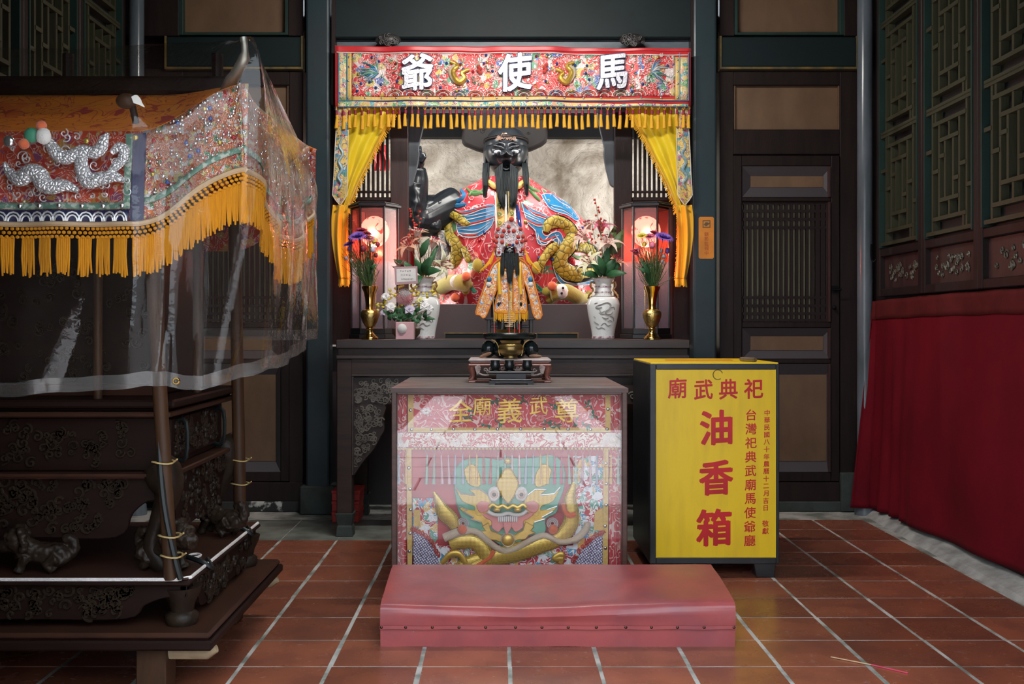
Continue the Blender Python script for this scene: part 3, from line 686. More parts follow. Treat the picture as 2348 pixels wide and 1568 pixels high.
for mm in (lambda p: p, mirx):
    pad('gold_ear', 'gold_cloth', mm(ear), .014, .014); pad('gold_flame', 'thread_gold', mm(low), .012, .012); pad('gold_horn', 'gold_cloth', mm(horn), .012, .012)
    f = MB(); f.tube([P(*k2(*p), EY-.016) for p in mm([(20, 610), (95, 690), (262, 705), (190, 640), (320, 635), (430, 720)])], .003, 5); f.tube([P(*k2(*p), EY-.015) for p in mm([(60, 840), (180, 880), (110, 900), (240, 970), (200, 990), (330, 1030)])], .003, 5)
    f.build('white_outline', 'cord_silver', em)
    ex, ey = mm([(487, 692)])[0]; c = P(*k2(ex, ey), EY-.020)
    MB().ball(c, .020*1.35, 16, (1, .5, 1.15), .06).build('eye_fur', 'fur_white', em, smooth=True)
    e = MB().ball(c-Vector((0, .010, 0)), .0165, 16, (1, .55, 1.1)).build('eye', 'skin_pale', em, smooth=True)
    MB().ball(c-Vector((0, .018, 0)), .0085, 12, (1, .5, 1)).build('pupil', 'felt_black', e, smooth=True)
    pad('pink_gill', 'felt_pink', mm([(270, 830), (330, 780), (430, 800), (440, 850), (400, 900), (330, 920), (290, 890)]), .020, .012)
    cc = mm([(115, 1045)])[0]; f = MB()
    for r in (.4, .7, 1.0): f.tube([P(*k2(cc[0]+65*r*math.cos(a*.524), cc[1]+65*r*math.sin(a*.524)), EY-.016) for a in range(13)], .0028, 5)
    f.build('coil_spring', 'cord_silver', em, smooth=True)
    pc = mm([(105, 1118)])[0]; MB().ball(P(*k2(*pc), EY-.036), .0205, 18, (1, 1, 1), .03).build('pompom', 'felt_orange', em, smooth=True)
pad('gold_jaw', 'thread_gold', [(340, 1080), (420, 1030), (450, 1130), (560, 1180), (640, 1200), (740, 1180), (830, 1130), (860, 1020), (970, 1080), (930, 1130), (990, 1160), (900, 1190), (860, 1240), (780, 1240), (650, 1300), (500, 1250), (420, 1240), (380, 1190), (300, 1150), (380, 1130)], .018, .014, smoothn=0)
pad('pink_mouth', 'felt_pink', [(340, 930), (430, 930), (520, 960), (650, 960), (790, 960), (870, 930), (970, 920), (900, 990), (840, 1020), (830, 1100), (740, 1150), (690, 1090), (600, 1090), (540, 1150), (460, 1100), (450, 1020), (380, 980)], .024, .012)
pad('gold_nose', 'gold_cloth', [(650, 825), (590, 750), (530, 640), (510, 560), (560, 470), (600, 400), (650, 380), (700, 400), (740, 470), (785, 560), (750, 680), (700, 770)], .030, .020, bevel=.006)
MB().ball(P(*k2(650, 300), EY-.02), .014, 12, (1.1, .6, 1)).build('gold_crest', 'gold_cloth', em, smooth=True)
f = MB().tube([P(*k2(*p), EY-.034) for p in smooth_path([(430, 850), (470, 820), (530, 850), (590, 830), (650, 860), (710, 830), (770, 850), (830, 820), (870, 850)], 4)], .008, 7)
for x in (520, 770): f.ball(P(*k2(x, 880), EY-.034), .013, 12, (1.3, .7, .8))
f.build('gold_nostrils', 'thread_gold', em, smooth=True)
MB().tube([P(*k2(*p), EY-.036) for p in smooth_path([(410, 900), (470, 935), (560, 945), (650, 925), (740, 945), (820, 935), (880, 895)], 4)], .0075, 7).build('white_lip', 'fur_white', em, smooth=True)
for q in range(10):
    x = 540+q*24; MB().prism([k2(x-10, 960), k2(x+10, 960), k2(x+9, 1030), k2(x-7, 1030)], EY-.036, .008).build('tooth', 'felt_white', em, bevel=.002)
pad('tongue', 'felt_pink', [(590, 1035), (690, 1035), (690, 1100), (660, 1150), (640, 1185), (610, 1130)], .040, .012)
MB().ball(P(*k2(650, 1242), EY-.03), .0265, 18, (1, .5, 1)).build('gold_boss', 'thread_gold', em, smooth=True)
MB().tube([P(*k2(650+78*math.cos(a*.3927), 1242+78*math.sin(a*.3927)), EY-.024) for a in range(17)], .003, 5).build('boss_ring', 'cord_silver', em, smooth=True)
MB().tube([P(*k1(*p), EY-.022) for p in smooth_path([(470, 1340), (600, 1290), (720, 1290), (830, 1380), (930, 1440), (1030, 1425), (1130, 1370), (1250, 1320), (1380, 1370), (1500, 1350), (1580, 1270), (1590, 1220)], 5)], [.018]*8+[.013]*37+[.015]*11, 9).build('fur_collar', 'fur_tan', em, smooth=True)
def body(name, pts, m='gold_cloth', dy=.012, flat=.45):
    q = smooth_path(pts, 6); return MB().tube([P(*k1(x, y), EY-dy) for x, y, r in q], [r*.2934*EY/F for x, y, r in q], 14, flat=flat).build(name, m, em, smooth=True)
body('dragon_body', [(500, 1700, 60), (640, 1560, 66), (840, 1500, 70), (1040, 1450, 74), (1240, 1390, 66), (1380, 1330, 60), (1460, 1230, 62), (1465, 1120, 56), (1455, 1040, 46), (1475, 960, 28), (1490, 900, 12)])
body('dragon_coil', [(520, 1400, 40), (600, 1370, 56), (700, 1370, 56), (780, 1440, 60), (800, 1520, 60), (700, 1570, 50)], dy=.02)
body('dragon_arm', [(390, 980, 8), (430, 1060, 34), (470, 1140, 60), (530, 1200, 56), (560, 1260, 40)])
body('dragon_claw', [(450, 1540, 16), (520, 1470, 26), (590, 1470, 26), (640, 1540, 20)], 'thread_gold', .03)
body('dragon_claw', [(1380, 1540, 18), (1390, 1470, 26), (1330, 1500, 22), (1400, 1500, 26)], 'thread_gold', .03)
body('red_piping', [(860, 1440, 17), (830, 1490, 17), (760, 1540, 17), (690, 1580, 17)], 'felt_orange', .03, .8)
body('red_piping', [(1400, 1070, 16), (1420, 1140, 20), (1460, 1165, 22), (1500, 1150, 18)], 'felt_orange', .03, .8)
pad('silver_wave', 'silver_scale', [(230, 1280), (300, 1310), (370, 1380), (420, 1470), (450, 1700), (230, 1700)], .006, .012, k1, 0)
pad('silver_wave', 'silver_scale', [(1712, 1310), (1640, 1340), (1560, 1420), (1490, 1530), (1440, 1700), (1712, 1700)], .006, .012, k1, 0)
f = MB()
for path in ([(225, 1275), (300, 1300), (370, 1370), (425, 1460)], [(1712, 1300), (1640, 1330), (1555, 1410), (1485, 1520)]):
    q = smooth_path(path, 3)
    for i, (x, y) in enumerate(q): f.tube(spiral(P(*k1(x, y), EY-.012), .012, 1.3, 1, i, n=9), .003, 5)
f.build('cloud_scrolls', 'felt_red', em, kind='stuff')
brocade('embroid_sea', (.55, .05, .07), [(.1, .35, .55), (.8, .82, .85), (.55, .05, .07), (.15, .4, .3), (.8, .5, .15)], 22, (.85, .85, .85), .3, 7, .42, gem=False)
MB().pbox(*k1(225, 1030), *k1(420, 1480), EY+.006, .004).build('sea_patch', 'embroid_sea', em); MB().pbox(*k1(1480, 700), *k1(1715, 1480), EY+.006, .004).build('sea_patch', 'embroid_sea', em); MB().pbox(*k1(420, 1400), *k1(1480, 1700), EY+.006, .004).build('sea_patch', 'embroid_sea', em)
MB().pbox(*k1(235, 1120), *k1(285, 1250), EY-.002, .006).build('gold_patch', 'satin_gold', em); MB().prism([k1(1650, 1140), k1(1712, 1100), k1(1712, 1280), k1(1640, 1280)], EY-.002, .006).build('gold_patch', 'satin_gold', em)
# ================================================================== donation box
mat('box_black', (.022, .025, .027), .38, col2=(.05, .055, .055), vs=10, vlo=.5, vhi=.85, bump=.15, bs=40)
mat('box_yellow', (.90, .60, .012), .42, col2=(.78, .50, .015), vs=6, st=(3, 3, .6), vlo=.45, vhi=.8)
mat('paint_red', (.66, .014, .018), .45); mat('rust_ring', (.25, .16, .03), .7); mat('metal_dull', (.35, .34, .30), .4, metal=.8, col2=(.2, .18, .14))
BY = 4.69; BX0, BX1, BZ0, BZ1 = PX(1490, BY), PX(1787, BY), PZ(1293, BY), PZ(834, BY); BB = 5.29
bx = thing('donation_box', ((BX0+BX1)/2, BY, 0), 'black wooden donation box with yellow front panel and red writing', 'donation box')
MB().box(BX0+.012, BX1-.012, BY+.012, BB-.005, BZ0+.01, BZ1-.004).build('body', 'box_black', bx)
f = MB().box(BX0, BX0+.028, BY, BY+.03, BZ0, BZ1).box(BX1-.014, BX1, BY, BY+.03, BZ0, BZ1).box(BX0+.028, BX1-.014, BY, BY+.03, BZ1-.026, BZ1).box(BX0+.028, BX1-.014, BY, BY+.03, BZ0, BZ0+.028)
f.build('front_frame', 'box_black', bx, bevel=.003)
MB().box(BX0, BX0+.014, BY+.03, BB, BZ0, BZ1).build('side_panel', 'box_black', bx, bevel=.003); MB().box(BX1-.014, BX1, BY+.03, BB, BZ0, BZ1).build('side_panel', 'box_black', bx, bevel=.003); MB().box(BX0+.014, BX1-.014, BB-.014, BB, BZ0, BZ1).build('back_panel', 'box_black', bx)
MB().box(BX0+.004, BX1-.003, BY+.004, BB-.004, BZ1-.003, BZ1+.006).build('yellow_top', 'box_yellow', bx, bevel=.002)
MB().box(BX0+.12, BX1-.14, BY+.30, BY+.34, BZ1+.005, BZ1+.0075).build('slot_tape', 'paint_red', bx)
MB().pbox(1502.5, 844, 1780.5, 1279, BY+.006, .01).build('yellow_front', 'box_yellow', bx)
LY = BY+.0055
for ch, u, v in (('廟', 1553, 890), ('武', 1613, 893), ('典', 1670, 892), ('祀', 1728, 891)): letter(ch, u, v, 45, LY, 'paint_red', bx, off=.018, sz=1.08)
for ch, u, v, e in (('油', 1642, 980, 80), ('香', 1642, 1095, 80), ('箱', 1637, 1209, 84)): letter(ch, u, v, e, LY, 'paint_red', bx, off=.03, sz=1.04)
for i, ch in enumerate('台灣祀典武廟馬使爺廳'): letter(ch, 1722.5-i*.4, 951+i*32, 27.5, LY, 'paint_red', bx, off=.012)
for i, ch in enumerate('中華民國八十年農曆十二月吉日'): letter(ch, 1759-i*.25, 946+i*16.8, 14.5, LY, 'paint_red', bx, off=.014)
for ch, v in (('敬', 1200), ('獻', 1217)): letter(ch, 1755, v, 15.5, LY, 'paint_red', bx, off=.012)
MB().tube([P(1646+11*math.cos(a*.314), 859+11*math.sin(a*.314), LY) for a in range(3, 20)], .0022, 5).build('rust_ring', 'rust_ring', bx)
for ua, ub, y0 in ((1730, 1779, BY), (1498, 1547, BY), (1730, 1779, BB-.16), (1498, 1547, BB-.16)):
    x0, x1 = PX(ua, BY), PX(ub, BY); f = MB(); z = BZ0+.002
    f.add([(x0, y0+.004, z), (x1, y0+.004, z), (x1, y0+.10, z), (x0, y0+.10, z), (x0+.012, y0+.012, 0), (x1-.002, y0+.012, 0), (x1-.002, y0+.09, 0), (x0+.012, y0+.09, 0)], [(0, 1, 2, 3), (7, 6, 5, 4), (4, 5, 1, 0), (5, 6, 2, 1), (6, 7, 3, 2), (7, 4, 0, 3)])
    f.build('foot', 'box_black', bx, bevel=.003)
a = Vector((PX(1704, BY+.12), BY+.16, BZ1+.016)); b2 = Vector((PX(1732, BY+.06), BY+.06, BZ1+.016))
tag(MB().tube([a, b2], .010, 12).tube([b2+(a-b2)*.16, b2+(a-b2)*.12], .0105, 12).build('metal_tube', 'metal_dull', smooth=True), 'short dull metal tube lying on top of the yellow donation box', 'tube')
# ================================================================== incense stick dropped on the tiles
a, m_, c = P(1905, 1506, 1), None, None
def gp(u, v, z=.003): Y = (H-z)*F/(v-V0); return P(u, v, Y)
ic = thing('incense_stick', gp(1985, 1522), 'used incense stick with pink end lying on the floor tiles', 'incense stick')
mat('bamboo', (.62, .42, .24), .6); mat('stick_pink', (.72, .06, .14), .6)
MB().tube([gp(1905, 1506), gp(1998, 1524)], .0022, 6).build('bare_end', 'bamboo', ic); MB().tube([gp(1998, 1524), gp(2082, 1543)], .0024, 6).build('pink_end', 'stick_pink', ic)
# ================================================================== red cloth along the right wall
def cloth_mat():
    m, nt, b = newmat('cloth_red'); co = coords(nt)
    n = tnoise(nt, co, 3, 4); nt.links.new(mixc(nt, ramp(nt, n, .3, .7), (.155, .004, .011), (.11, .003, .009)), b.inputs['Base Color']); b.inputs['Roughness'].default_value = .85; b.inputs['Specular IOR Level'].default_value = .15
    bumpn(nt, b, tnoise(nt, co, 400, 2), .15, .001)
cloth_mat()
def redcloth(u, v):
    zb = lerp(.045, .10, u)
    if u < .05:                       # far end turned out across the corner
        t = u/.05; y = 6.235-.02*t; x = 2.236-(.015+.125*v)*(1-t)-.01*v
        return Vector((x, y+.01*math.sin(t*6+v), lerp(1.272, zb, v)))
    y = lerp(6.215, 3.0, (u-.05)/.95); top = 1.275+.03*u
    x = 2.228-.02*v
    fold = math.exp(-((y-6.0)/.28)**2)
    x -= fold*.022*math.sin(y*40-3*v)*v
    x += .012*noise.noise(Vector((y*2.2, v*1.6, 3)))*(.3+v)-.010*math.sin(y*9+2*v)*v
    z = lerp(top, zb, v)+.012*noise.noise(Vector((y*3, 0, 1)))*(1-v)
    return Vector((min(x, 2.232), y, z))
rc = thing('red_drape', (2.2, 4.6, .05), 'plain dark red cloth hung along the wall below the lattice screens', 'drape')
MB().grid(redcloth, 241, 40).build('cloth', 'cloth_red', rc, smooth=80, solid=.003)
mat('cloth_red_worn', (.11, .014, .014), .9, spec=.15)
MB().grid(lambda u, v: redcloth(u*.99+.004, v*.09)+Vector((-.006, 0, .004)), 120, 5).build('top_hem', 'cloth_red_worn', rc, smooth=80, solid=.002)
# ================================================================== long altar table
mat('table_wood', (.045, .026, .021), .4, spec=.35, col2=(.025, .015, .013), vs=6, st=(.8, 6, 6), bump=.12, bs=40)
mat('table_top', (.06, .045, .042), .28, col2=(.035, .026, .026), vs=5, st=(.8, 5, 5))
AY = 5.60; TZ = PZ(779, AY)
at_ = thing('altar_table', (PX(1176, AY), AY, 0), 'long dark carved altar table holding vases and lanterns before the niche', 'table')
MB().pbox(770, 779, 1582, 799, AY, .80).build('top_slab', 'table_top', at_, bevel=.004)
MB().pbox(776, 799, 1576, 815, AY+.02, .74).build('recessed_frieze', 'table_wood', at_)
MB().pbox(770, 815, 1582, 823, AY, .78).build('moulding', 'table_top', at_, bevel=.004)
MB().pbox(773, 823, 1579, 858, AY+.012, .03).build('apron_board', 'table_wood', at_, bevel=.002)
f = MB().pbox(806, 858, 1546, 863, AY+.008, .03).pbox(806, 863, 811, 1090, AY+.008, .03).pbox(1541, 863, 1546, 1090, AY+.008, .03); f.build('apron_bead', 'table_top', at_, bevel=.003)
for u0, u1 in ((771, 807), (1545, 1581)):
    for y0 in (AY+.01, AY+.66):
        x0, x1 = PX(u0, AY), PX(u1, AY); l = MB().box(x0, x1, y0, y0+.085, .12, PZ(823, AY)).build('leg', 'table_wood', at_, bevel=.004)
        f = MB(); xa, xb = x0-.004, x1+.004; z = [0, .05, .06, .125]; w = [.0, -.004, -.008, .004]
        vs = []
        for zz, ww in zip(z, w): vs += [(xa-ww, y0-.004-ww, zz), (xb+ww, y0-.004-ww, zz), (xb+ww, y0+.09+ww, zz), (xa-ww, y0+.09+ww, zz)]
        fs = [(0, 3, 2, 1), (12, 13, 14, 15)]
        for k in range(3):
            for i in range(4): fs.append((k*4+i, k*4+(i+1) % 4, k*4+4+(i+1) % 4, k*4+4+i))
        f.add(vs, fs).build('foot', 'stone_dark', l, bevel=.003)
MB().pbox(811, 865, 1541, 926, AY+.03, .02).build('carved_apron', 'table_wood', at_)
s = MB(); scrolls(s, lambda u, v: True, (818, 872, 912, 920), AY+.026, 60, (.012, .026), .0045, seed=3); scrolls(s, lambda u, v: True, (1440, 872, 1535, 920), AY+.026, 30, (.012, .026), .0045, seed=5)
s.build('apron_scrollwork', 'carve_table', at_, smooth=True, kind='stuff')
for mir in (False, True):
    q = (lambda u: 2352-u) if mir else (lambda u: u)
    out = [(811, 926), (882, 926), (880, 955), (882, 985), (874, 1000), (868, 1012), (858, 1030), (842, 1048), (828, 1066), (811, 1092)]
    p = MB().prism([(q(u), v) for u, v in smooth_path(out, 3)], AY+.03, .02).build('spandrel', 'table_wood', at_, bevel=.003)
    if not mir:
        s = MB(); scrolls(s, lambda u, v: u < 876-(max(0, v-985))*.62, (815, 932, 878, 1078), AY+.026, 75, (.010, .022), .0042, seed=7); s.build('scrollwork', 'carve_table', p, smooth=True, kind='stuff')
# red boxes stacked behind the left leg
mat('lacquer_box', (.55, .035, .03), .5, col2=(.40, .03, .025), vs=10)
for k in range(3):
    y = 6.02; x0, x1 = PX(761, y), PX(823+(0 if k < 2 else 2), y)
    o = thing('red_box', ((x0+x1)/2, y, .062*k), ['flat red box at the bottom of the stack behind the table leg', 'flat red box in the middle of the stack behind the table leg', 'flat red box on top of the stack behind the table leg'][k], 'box', 'red boxes under the altar')
    MB().box(x0, x1, y, y+.2, .062*k, .062*k+.045).build('tray', 'lacquer_box', o, bevel=.003); MB().box(x0-.003, x1+.003, y-.003, y+.203, .062*k+.04, .062*k+.0615).build('lid', 'lacquer_box', o, bevel=.003)
# ================================================================== porcelain vases
def porcelain():
    m, nt, b = newmat('porcelain'); co = coords(nt)
    n = tnoise(nt, co, 12, 6, 2.0, .6); f = math_(nt, 'PINGPONG', math_(nt, 'MULTIPLY', n, 5), .5)
    big = ramp(nt, tnoise(nt, co, 7, 2), .52, .60); lm = math_(nt, 'MULTIPLY', ramp(nt, f, .05, .0), math_(nt, 'MULTIPLY', big, .55))
    nt.links.new(mixc(nt, lm, (.82, .83, .82), (.22, .21, .20)), b.inputs['Base Color']); b.inputs['Roughness'].default_value = .12
porcelain(); mat('porcelain_band', (.30, .14, .20), .25, col2=(.7, .6, .6), vs=60, vlo=.45, vhi=.55); mat('lip_brown', (.22, .10, .05), .3, col2=(.6, .45, .35), vs=40); mat('ink_grey', (.23, .22, .21), .4, col2=(.40, .38, .36), vs=40); mat('handle_brown', (.28, .12, .05), .35, metal=.3, col2=(.6, .35, .12), vs=40, bump=.4)
VZ = TZ+.001
def porc_vase(u, Y, label):
    s = Y/F; c = Vector((PX(u, Y), Y, VZ)); o = thing('porcelain_vase', c, label, 'vase')
    prof = [(24, 0), (25, 3), (27, 18), (31, 38), (35, 58), (37, 74), (37, 82), (34, 91), (27, 97), (20, 100), (19, 108), (18, 118), (19, 128), (23, 135), (25.5, 139), (25, 141), (22, 140), (17, 128), (15, 100)]
    MB().lathe([(r*s, z*s) for r, z in smooth_path(prof, 3)], c, 40).build('body', 'porcelain', o, smooth=60)
    for r0, z0, z1, m in ((26.0, 1, 6, 'porcelain_band'), (19.6, 105, 108, 'porcelain_band'), (18.9, 118, 121, 'porcelain_band'), (26.2, 137.5, 141.6, 'lip_brown'), (28.4, 96, 98, 'ink_grey')):
        MB().lathe([(r0*s-.001, z0*s), (r0*s+.0006, z0*s), (r0*s+.0008, z1*s), (r0*s-.001, z1*s)], c, 40).build('painted_band', m, o, smooth=True)
    for sx in (-1, 1):
        h = smooth_path([(19*sx, 0, 128), (27*sx, -2, 130), (29*sx, -2, 120), (23*sx, -2, 113), (28*sx, -3, 106), (33*sx, -3, 99), (34*sx, -3, 92)], 4)
        MB().tube([c+Vector(p)*s for p in h], [.006+.0015*math.sin(i*2) for i in range(len(h))], 7).build('handle', 'handle_brown', o, smooth=True)
    # painted dragon on the belly
    f = MB(); pr = smooth_path(prof, 3)
    def on(a, z):
        r = 30
        for (r0, z0), (r1, z1) in zip(pr, pr[1:]):
            if z0 <= z <= z1 and z1 > z0: r = lerp(r0, r1, (z-z0)/(z1-z0)); break
        t = a/37.0; return c+Vector((r*s*math.sin(t)*1.005, -r*s*math.cos(t)*1.005, z*s))
    for path, w in (([(-20, 74), (-8, 78), (6, 82), (14, 76), (10, 68), (2, 62), (4, 56), (14, 56), (20, 62)], .0035), ([(-14, 60), (-6, 56), (4, 58)], .002), ([(-24, 80), (-16, 82)], .002), ([(14, 52), (24, 48), (28, 40)], .003), ([(-30, 40), (-22, 36), (-16, 33)], .0025), ([(-10, 30), (0, 36), (10, 30), (20, 33)], .002), ([(-28, 52), (-24, 48)], .002), ([(-22, 72), (-14, 70), (-6, 72)], .003), ([(14, 70), (22, 72), (26, 66)], .002), ([(-6, 50), (2, 46), (10, 48)], .0025), ([(-26, 28), (-18, 24), (-8, 26), (2, 22)], .002), ([(8, 40), (16, 42), (24, 38)], .002), ([(-12, 66), (-8, 60), (0, 64)], .0025)):
        q = smooth_path(path, 5); f.tube([on(*p) for p in q], [w*1.5*(.45+.55*math.sin(math.pi*(i+.6)/(len(q)+.2))) for i in range(len(q))], 5)
    for i in range(12): f.tube([on(-26+i*4.6, 102.5), on(-26+i*4.6, 100)], .001, 4)
    f.build('painted_dragon', 'ink_grey', o)
    return c
va = porc_vase(1383, 5.92, 'white porcelain vase with painted dragon and pale lilies beside the right lantern')
vb_ = porc_vase(972, 5.92, 'white porcelain vase with coral lilies, behind the small card and flower basket')
# ================================================================== brass vases
mat('brass', (.78, .56, .18), .16, metal=1, col2=(.55, .36, .10), vs=10)
mat('brass_cut', (.72, .52, .18), .28, metal=1, bump=1.0, bs=70)
def brass_vase(u, Y, label):
    s = Y/F; c = Vector((PX(u, Y), Y, VZ)); o = thing('brass_vase', c, label, 'vase')
    up = [(0, 118), (15, 119), (19, 122), (18, 117), (14, 110), (11, 98), (9.5, 84), (9, 76), (9.5, 72)]
    MB().lathe([(r*s, z*s) for r, z in reversed([(17.6, 122), (19, 121), (17.5, 115), (13.5, 106), (11, 94), (9.6, 82), (9, 74), (10, 68)])], c, 28).build('trumpet_neck', 'brass', o, smooth=60)
    MB().lathe([(r*s, z*s) for r, z in [(7, 27), (12, 31), (17, 40), (21, 52), (21.5, 60), (18, 66), (10, 69)]], c, 28).build('engraved_belly', 'brass_cut', o, smooth=60)
    MB().lathe([(r*s, z*s) for r, z in [(20, 0), (20, 3), (17, 6), (13, 9), (11, 12), (8, 16), (7, 21), (9, 23), (9, 25), (7, 27)]], c, 28).build('foot', 'brass', o, smooth=60)
    return c
ba = brass_vase(848, 5.78, 'brass flower vase with violet aster and red filler flowers beside the pink gift box')
bb_ = brass_vase(1495, 5.76, 'brass flower vase with violet aster standing before the lantern by the sticker column')
# ================================================================== flowers
for n_, c_, c2_ in (('leaf', (.035, .13, .045), (.02, .07, .03)), ('leaf_olive', (.10, .15, .05), (.06, .09, .03)), ('petal_coral', (.78, .36, .24), (.72, .50, .36)), ('petal_cream', (.80, .78, .58), (.66, .68, .42)), ('petal_blush', (.80, .55, .46), (.80, .68, .58)),
                ('petal_violet', (.25, .13, .55), (.16, .07, .34)), ('petal_red', (.40, .03, .06), (.22, .02, .05)), ('petal_pink', (.75, .24, .34), (.66, .14, .24)), ('petal_yellow', (.78, .62, .08), (.65, .55, .10)), ('petal_white', (.82, .81, .78), (.70, .68, .70)), ('petal_lilac', (.62, .56, .68), (.50, .42, .54)), ('berry', (.60, .05, .04), (.45, .03, .03)), ('petal_mum', (.88, .42, .46), (.88, .62, .60))):
    mat(n_, c_, .5, col2=c2_, vs=30, spec=.4)
def frame_dir(d):
    d = Vector(d).normalized(); a = d.orthogonal().normalized(); return Matrix((a, d.cross(a), d)).transposed()
def petal(mb, c, R, L, W, open_, curl, ang, cup=.25):
    """petal leaving c along the flower axis, opening outward and recurving"""
    st_ = len(mb.v)
    def fn(u, v):
        a = (u-.5)*2; wd = W*math.sin(math.pi*min(1, v*.92+.08))**.8*(1-.25*v)
        th = open_*v+curl*v**3; r = L*v
        rad = r*math.sin(th)+.002; h = r*math.cos(th)
        p = Vector((rad-cup*wd*a*a*-.3, a*wd, h+cup*wd*a*a))
        ca, sa = math.cos(ang), math.sin(ang)
        p = Vector((p.x*ca-p.y*sa, p.x*sa+p.y*ca, p.z)); return Vector(c)+R @ p
    mb.grid(fn, 5, 8)
def lily(c, d, L, m, parent, open_=.9):
    R = frame_dir(d); f = MB()
    for k in range(6): petal(f, c, R, L*(1 if k % 2 else .94), L*(.24 if k % 2 else .19), open_, .38, k*math.pi/3+.2)
    fl = f.build('lily_flower', m, parent, smooth=80, solid=.0008)
    g = MB()
    for k in range(6):
        a = k*1.05; e = Vector(c)+R @ Vector((L*.2*math.cos(a), L*.2*math.sin(a), L*.75)); g.tube([Vector(c), e], .0012, 4); g.ball(e, .004, 6, (1.8, 1, 1))
    g.build('stamens', 'petal_red', fl); return fl
def leaf(parent, a, b, W, m='leaf', droop=.02):
    a, b = Vector(a), Vector(b); d = b-a; side = d.cross(Vector((0, -1, .25))).normalized(); up = side.cross(d).normalized()
    def fn(u, v):
        w = W*math.sin(math.pi*min(.999, v*.95+.05))**.9*(u-.5)*2
        return a+d*v+side*w+up*(droop*math.sin(math.pi*v)+.25*abs(w))
    return MB().grid(fn, 3, 7).build('leaf', m, parent, smooth=80, solid=.0008)
def stem(mb, a, b, r=.0016, bend=.01):
    a, b = Vector(a), Vector(b); m = (a+b)/2+Vector((random.uniform(-bend, bend), random.uniform(-bend, bend), 0)); mb.tube(smooth_path([a, m, b], 3), r, 5)
def disc_flower(c, d, r, n, m, parent, name, tiers=3, open0=.5):
    R = frame_dir(d); f = MB()
    for t in range(tiers):
        for k in range(n): petal(f, c, R, r*(1-.18*t), r*.16, 1.35-open0*t, -.1, k*2*math.pi/n+t*.3, .4)
    return f.build(name, m, parent, smooth=80)
def bouquet(center, zt, name, label, spec):
    o = thing(name, center+Vector((0, 0, zt)), label, 'flowers'); st = MB()
    for kind, u, v, dY, *rest in spec:
        p = P(u, v, center.y+dY); base = center+Vector((0, 0, zt-.04))
        if kind == 'lily': lily(p, rest[1], rest[0], rest[2], o, rest[3] if len(rest) > 3 else .9); stem(st, base, p, .0022)
        elif kind == 'leaf': q = P(rest[0], rest[1], center.y+dY+rest[2]); leaf(o, p, q, rest[3], rest[4] if len(rest) > 4 else 'leaf')
        elif kind == 'aster': disc_flower(p, rest[1], rest[0]*1.45, 22, rest[2], o, 'aster_flower', 3); stem(st, base, p)
        elif kind == 'bud': MB().ball(p, rest[0]*1.3, 10, (1, 1, 1.1), .16).build('small_flower', rest[1], o, smooth=True); stem(st, base, p, .0011)
        elif kind == 'berries':
            f = MB(); g = MB(); r8 = random.Random(int(u)); q = P(rest[0], rest[1], center.y+dY)
            g.tube([p, q], .0014, 5)
            for k in range(rest[2]): t = (k+.3)/rest[2]; f.ball(p.lerp(q, t)+Vector((r8.uniform(-.016, .016), r8.uniform(-.01, .01), r8.uniform(-.006, .006))), .0068, 8)
            br = g.build('berry_branch', 'leaf_olive', o); f.build('berries', 'berry', br, smooth=True, kind='stuff')
        elif kind == 'haze':
            r8 = random.Random(int(u*7)); f = MB()
            for k in range(rest[1]):
                e = P(u+r8.gauss(0, dY), v+r8.gauss(0, rest[0]), center.y+r8.uniform(-.05, .05)); f.tube(smooth_path([base+Vector((r8.uniform(-.01, .01), r8.uniform(-.01, .01), .02)), base.lerp(e, .5)+Vector((r8.uniform(-.018, .018), r8.uniform(-.02, .02), .01)), e], 2), [.0014, .0012, .0011, .001, .0008], 4)
                for j in range(3):
                    t = r8.uniform(.5, 1); a = base.lerp(e, t); f.tube([a, a+Vector((r8.uniform(-.018, .018), r8.uniform(-.01, .01), r8.uniform(.004, .022)))], .0007, 3)
            f.build('feathery_greens', rest[2], o, kind='stuff')
    st.build('stems', 'leaf_olive', o); return o
LZ = .139*5.92*1000/F
bouquet(va, LZ, 'lily_bouquet', 'blush and cream lilies with red berries in the painted dragon vase', [
    ('lily', 1360, 612, -.03, .105, (-.55, -.5, .55), 'petal_cream', .75), ('lily', 1347, 550, 0, .10, (-.7, -.4, .5), 'petal_blush', .8), ('lily', 1391, 572, -.04, .11, (.1, -.45, .9), 'petal_blush', .95), ('lily', 1378, 535, .03, .10, (.05, -.3, .9), 'petal_pink', .8), ('lily', 1402, 612, -.02, .095, (.5, -.4, .75), 'petal_coral', .55), ('lily', 1352, 530, .04, .08, (-.3, -.2, .9), 'petal_blush', .6),
    ('leaf', 1378, 632, -.03, 1398, 560, -.02, .024), ('leaf', 1385, 634, -.04, 1412, 590, -.03, .026), ('leaf', 1380, 634, -.05, 1352, 600, -.05, .022), ('leaf', 1390, 632, -.06, 1438, 627, -.08, .022), ('leaf', 1372, 634, -.05, 1330, 628, -.05, .02), ('leaf', 1385, 632, -.05, 1370, 585, -.05, .024), ('leaf', 1392, 630, -.03, 1425, 600, -.02, .024), ('leaf', 1395, 600, 0, 1430, 525, .03, .03, 'leaf_olive'), ('leaf', 1390, 590, .02, 1412, 515, .04, .024, 'leaf_olive'),
    ('berries', 1377, 540, .0, 1365, 455, 12), ('berries', 1380, 600, -.06, 1376, 500, 12), ('berries', 1366, 560, .0, 1356, 505, 5), ('haze', 1405, 545, 12, 18, 22, 'leaf_olive')])
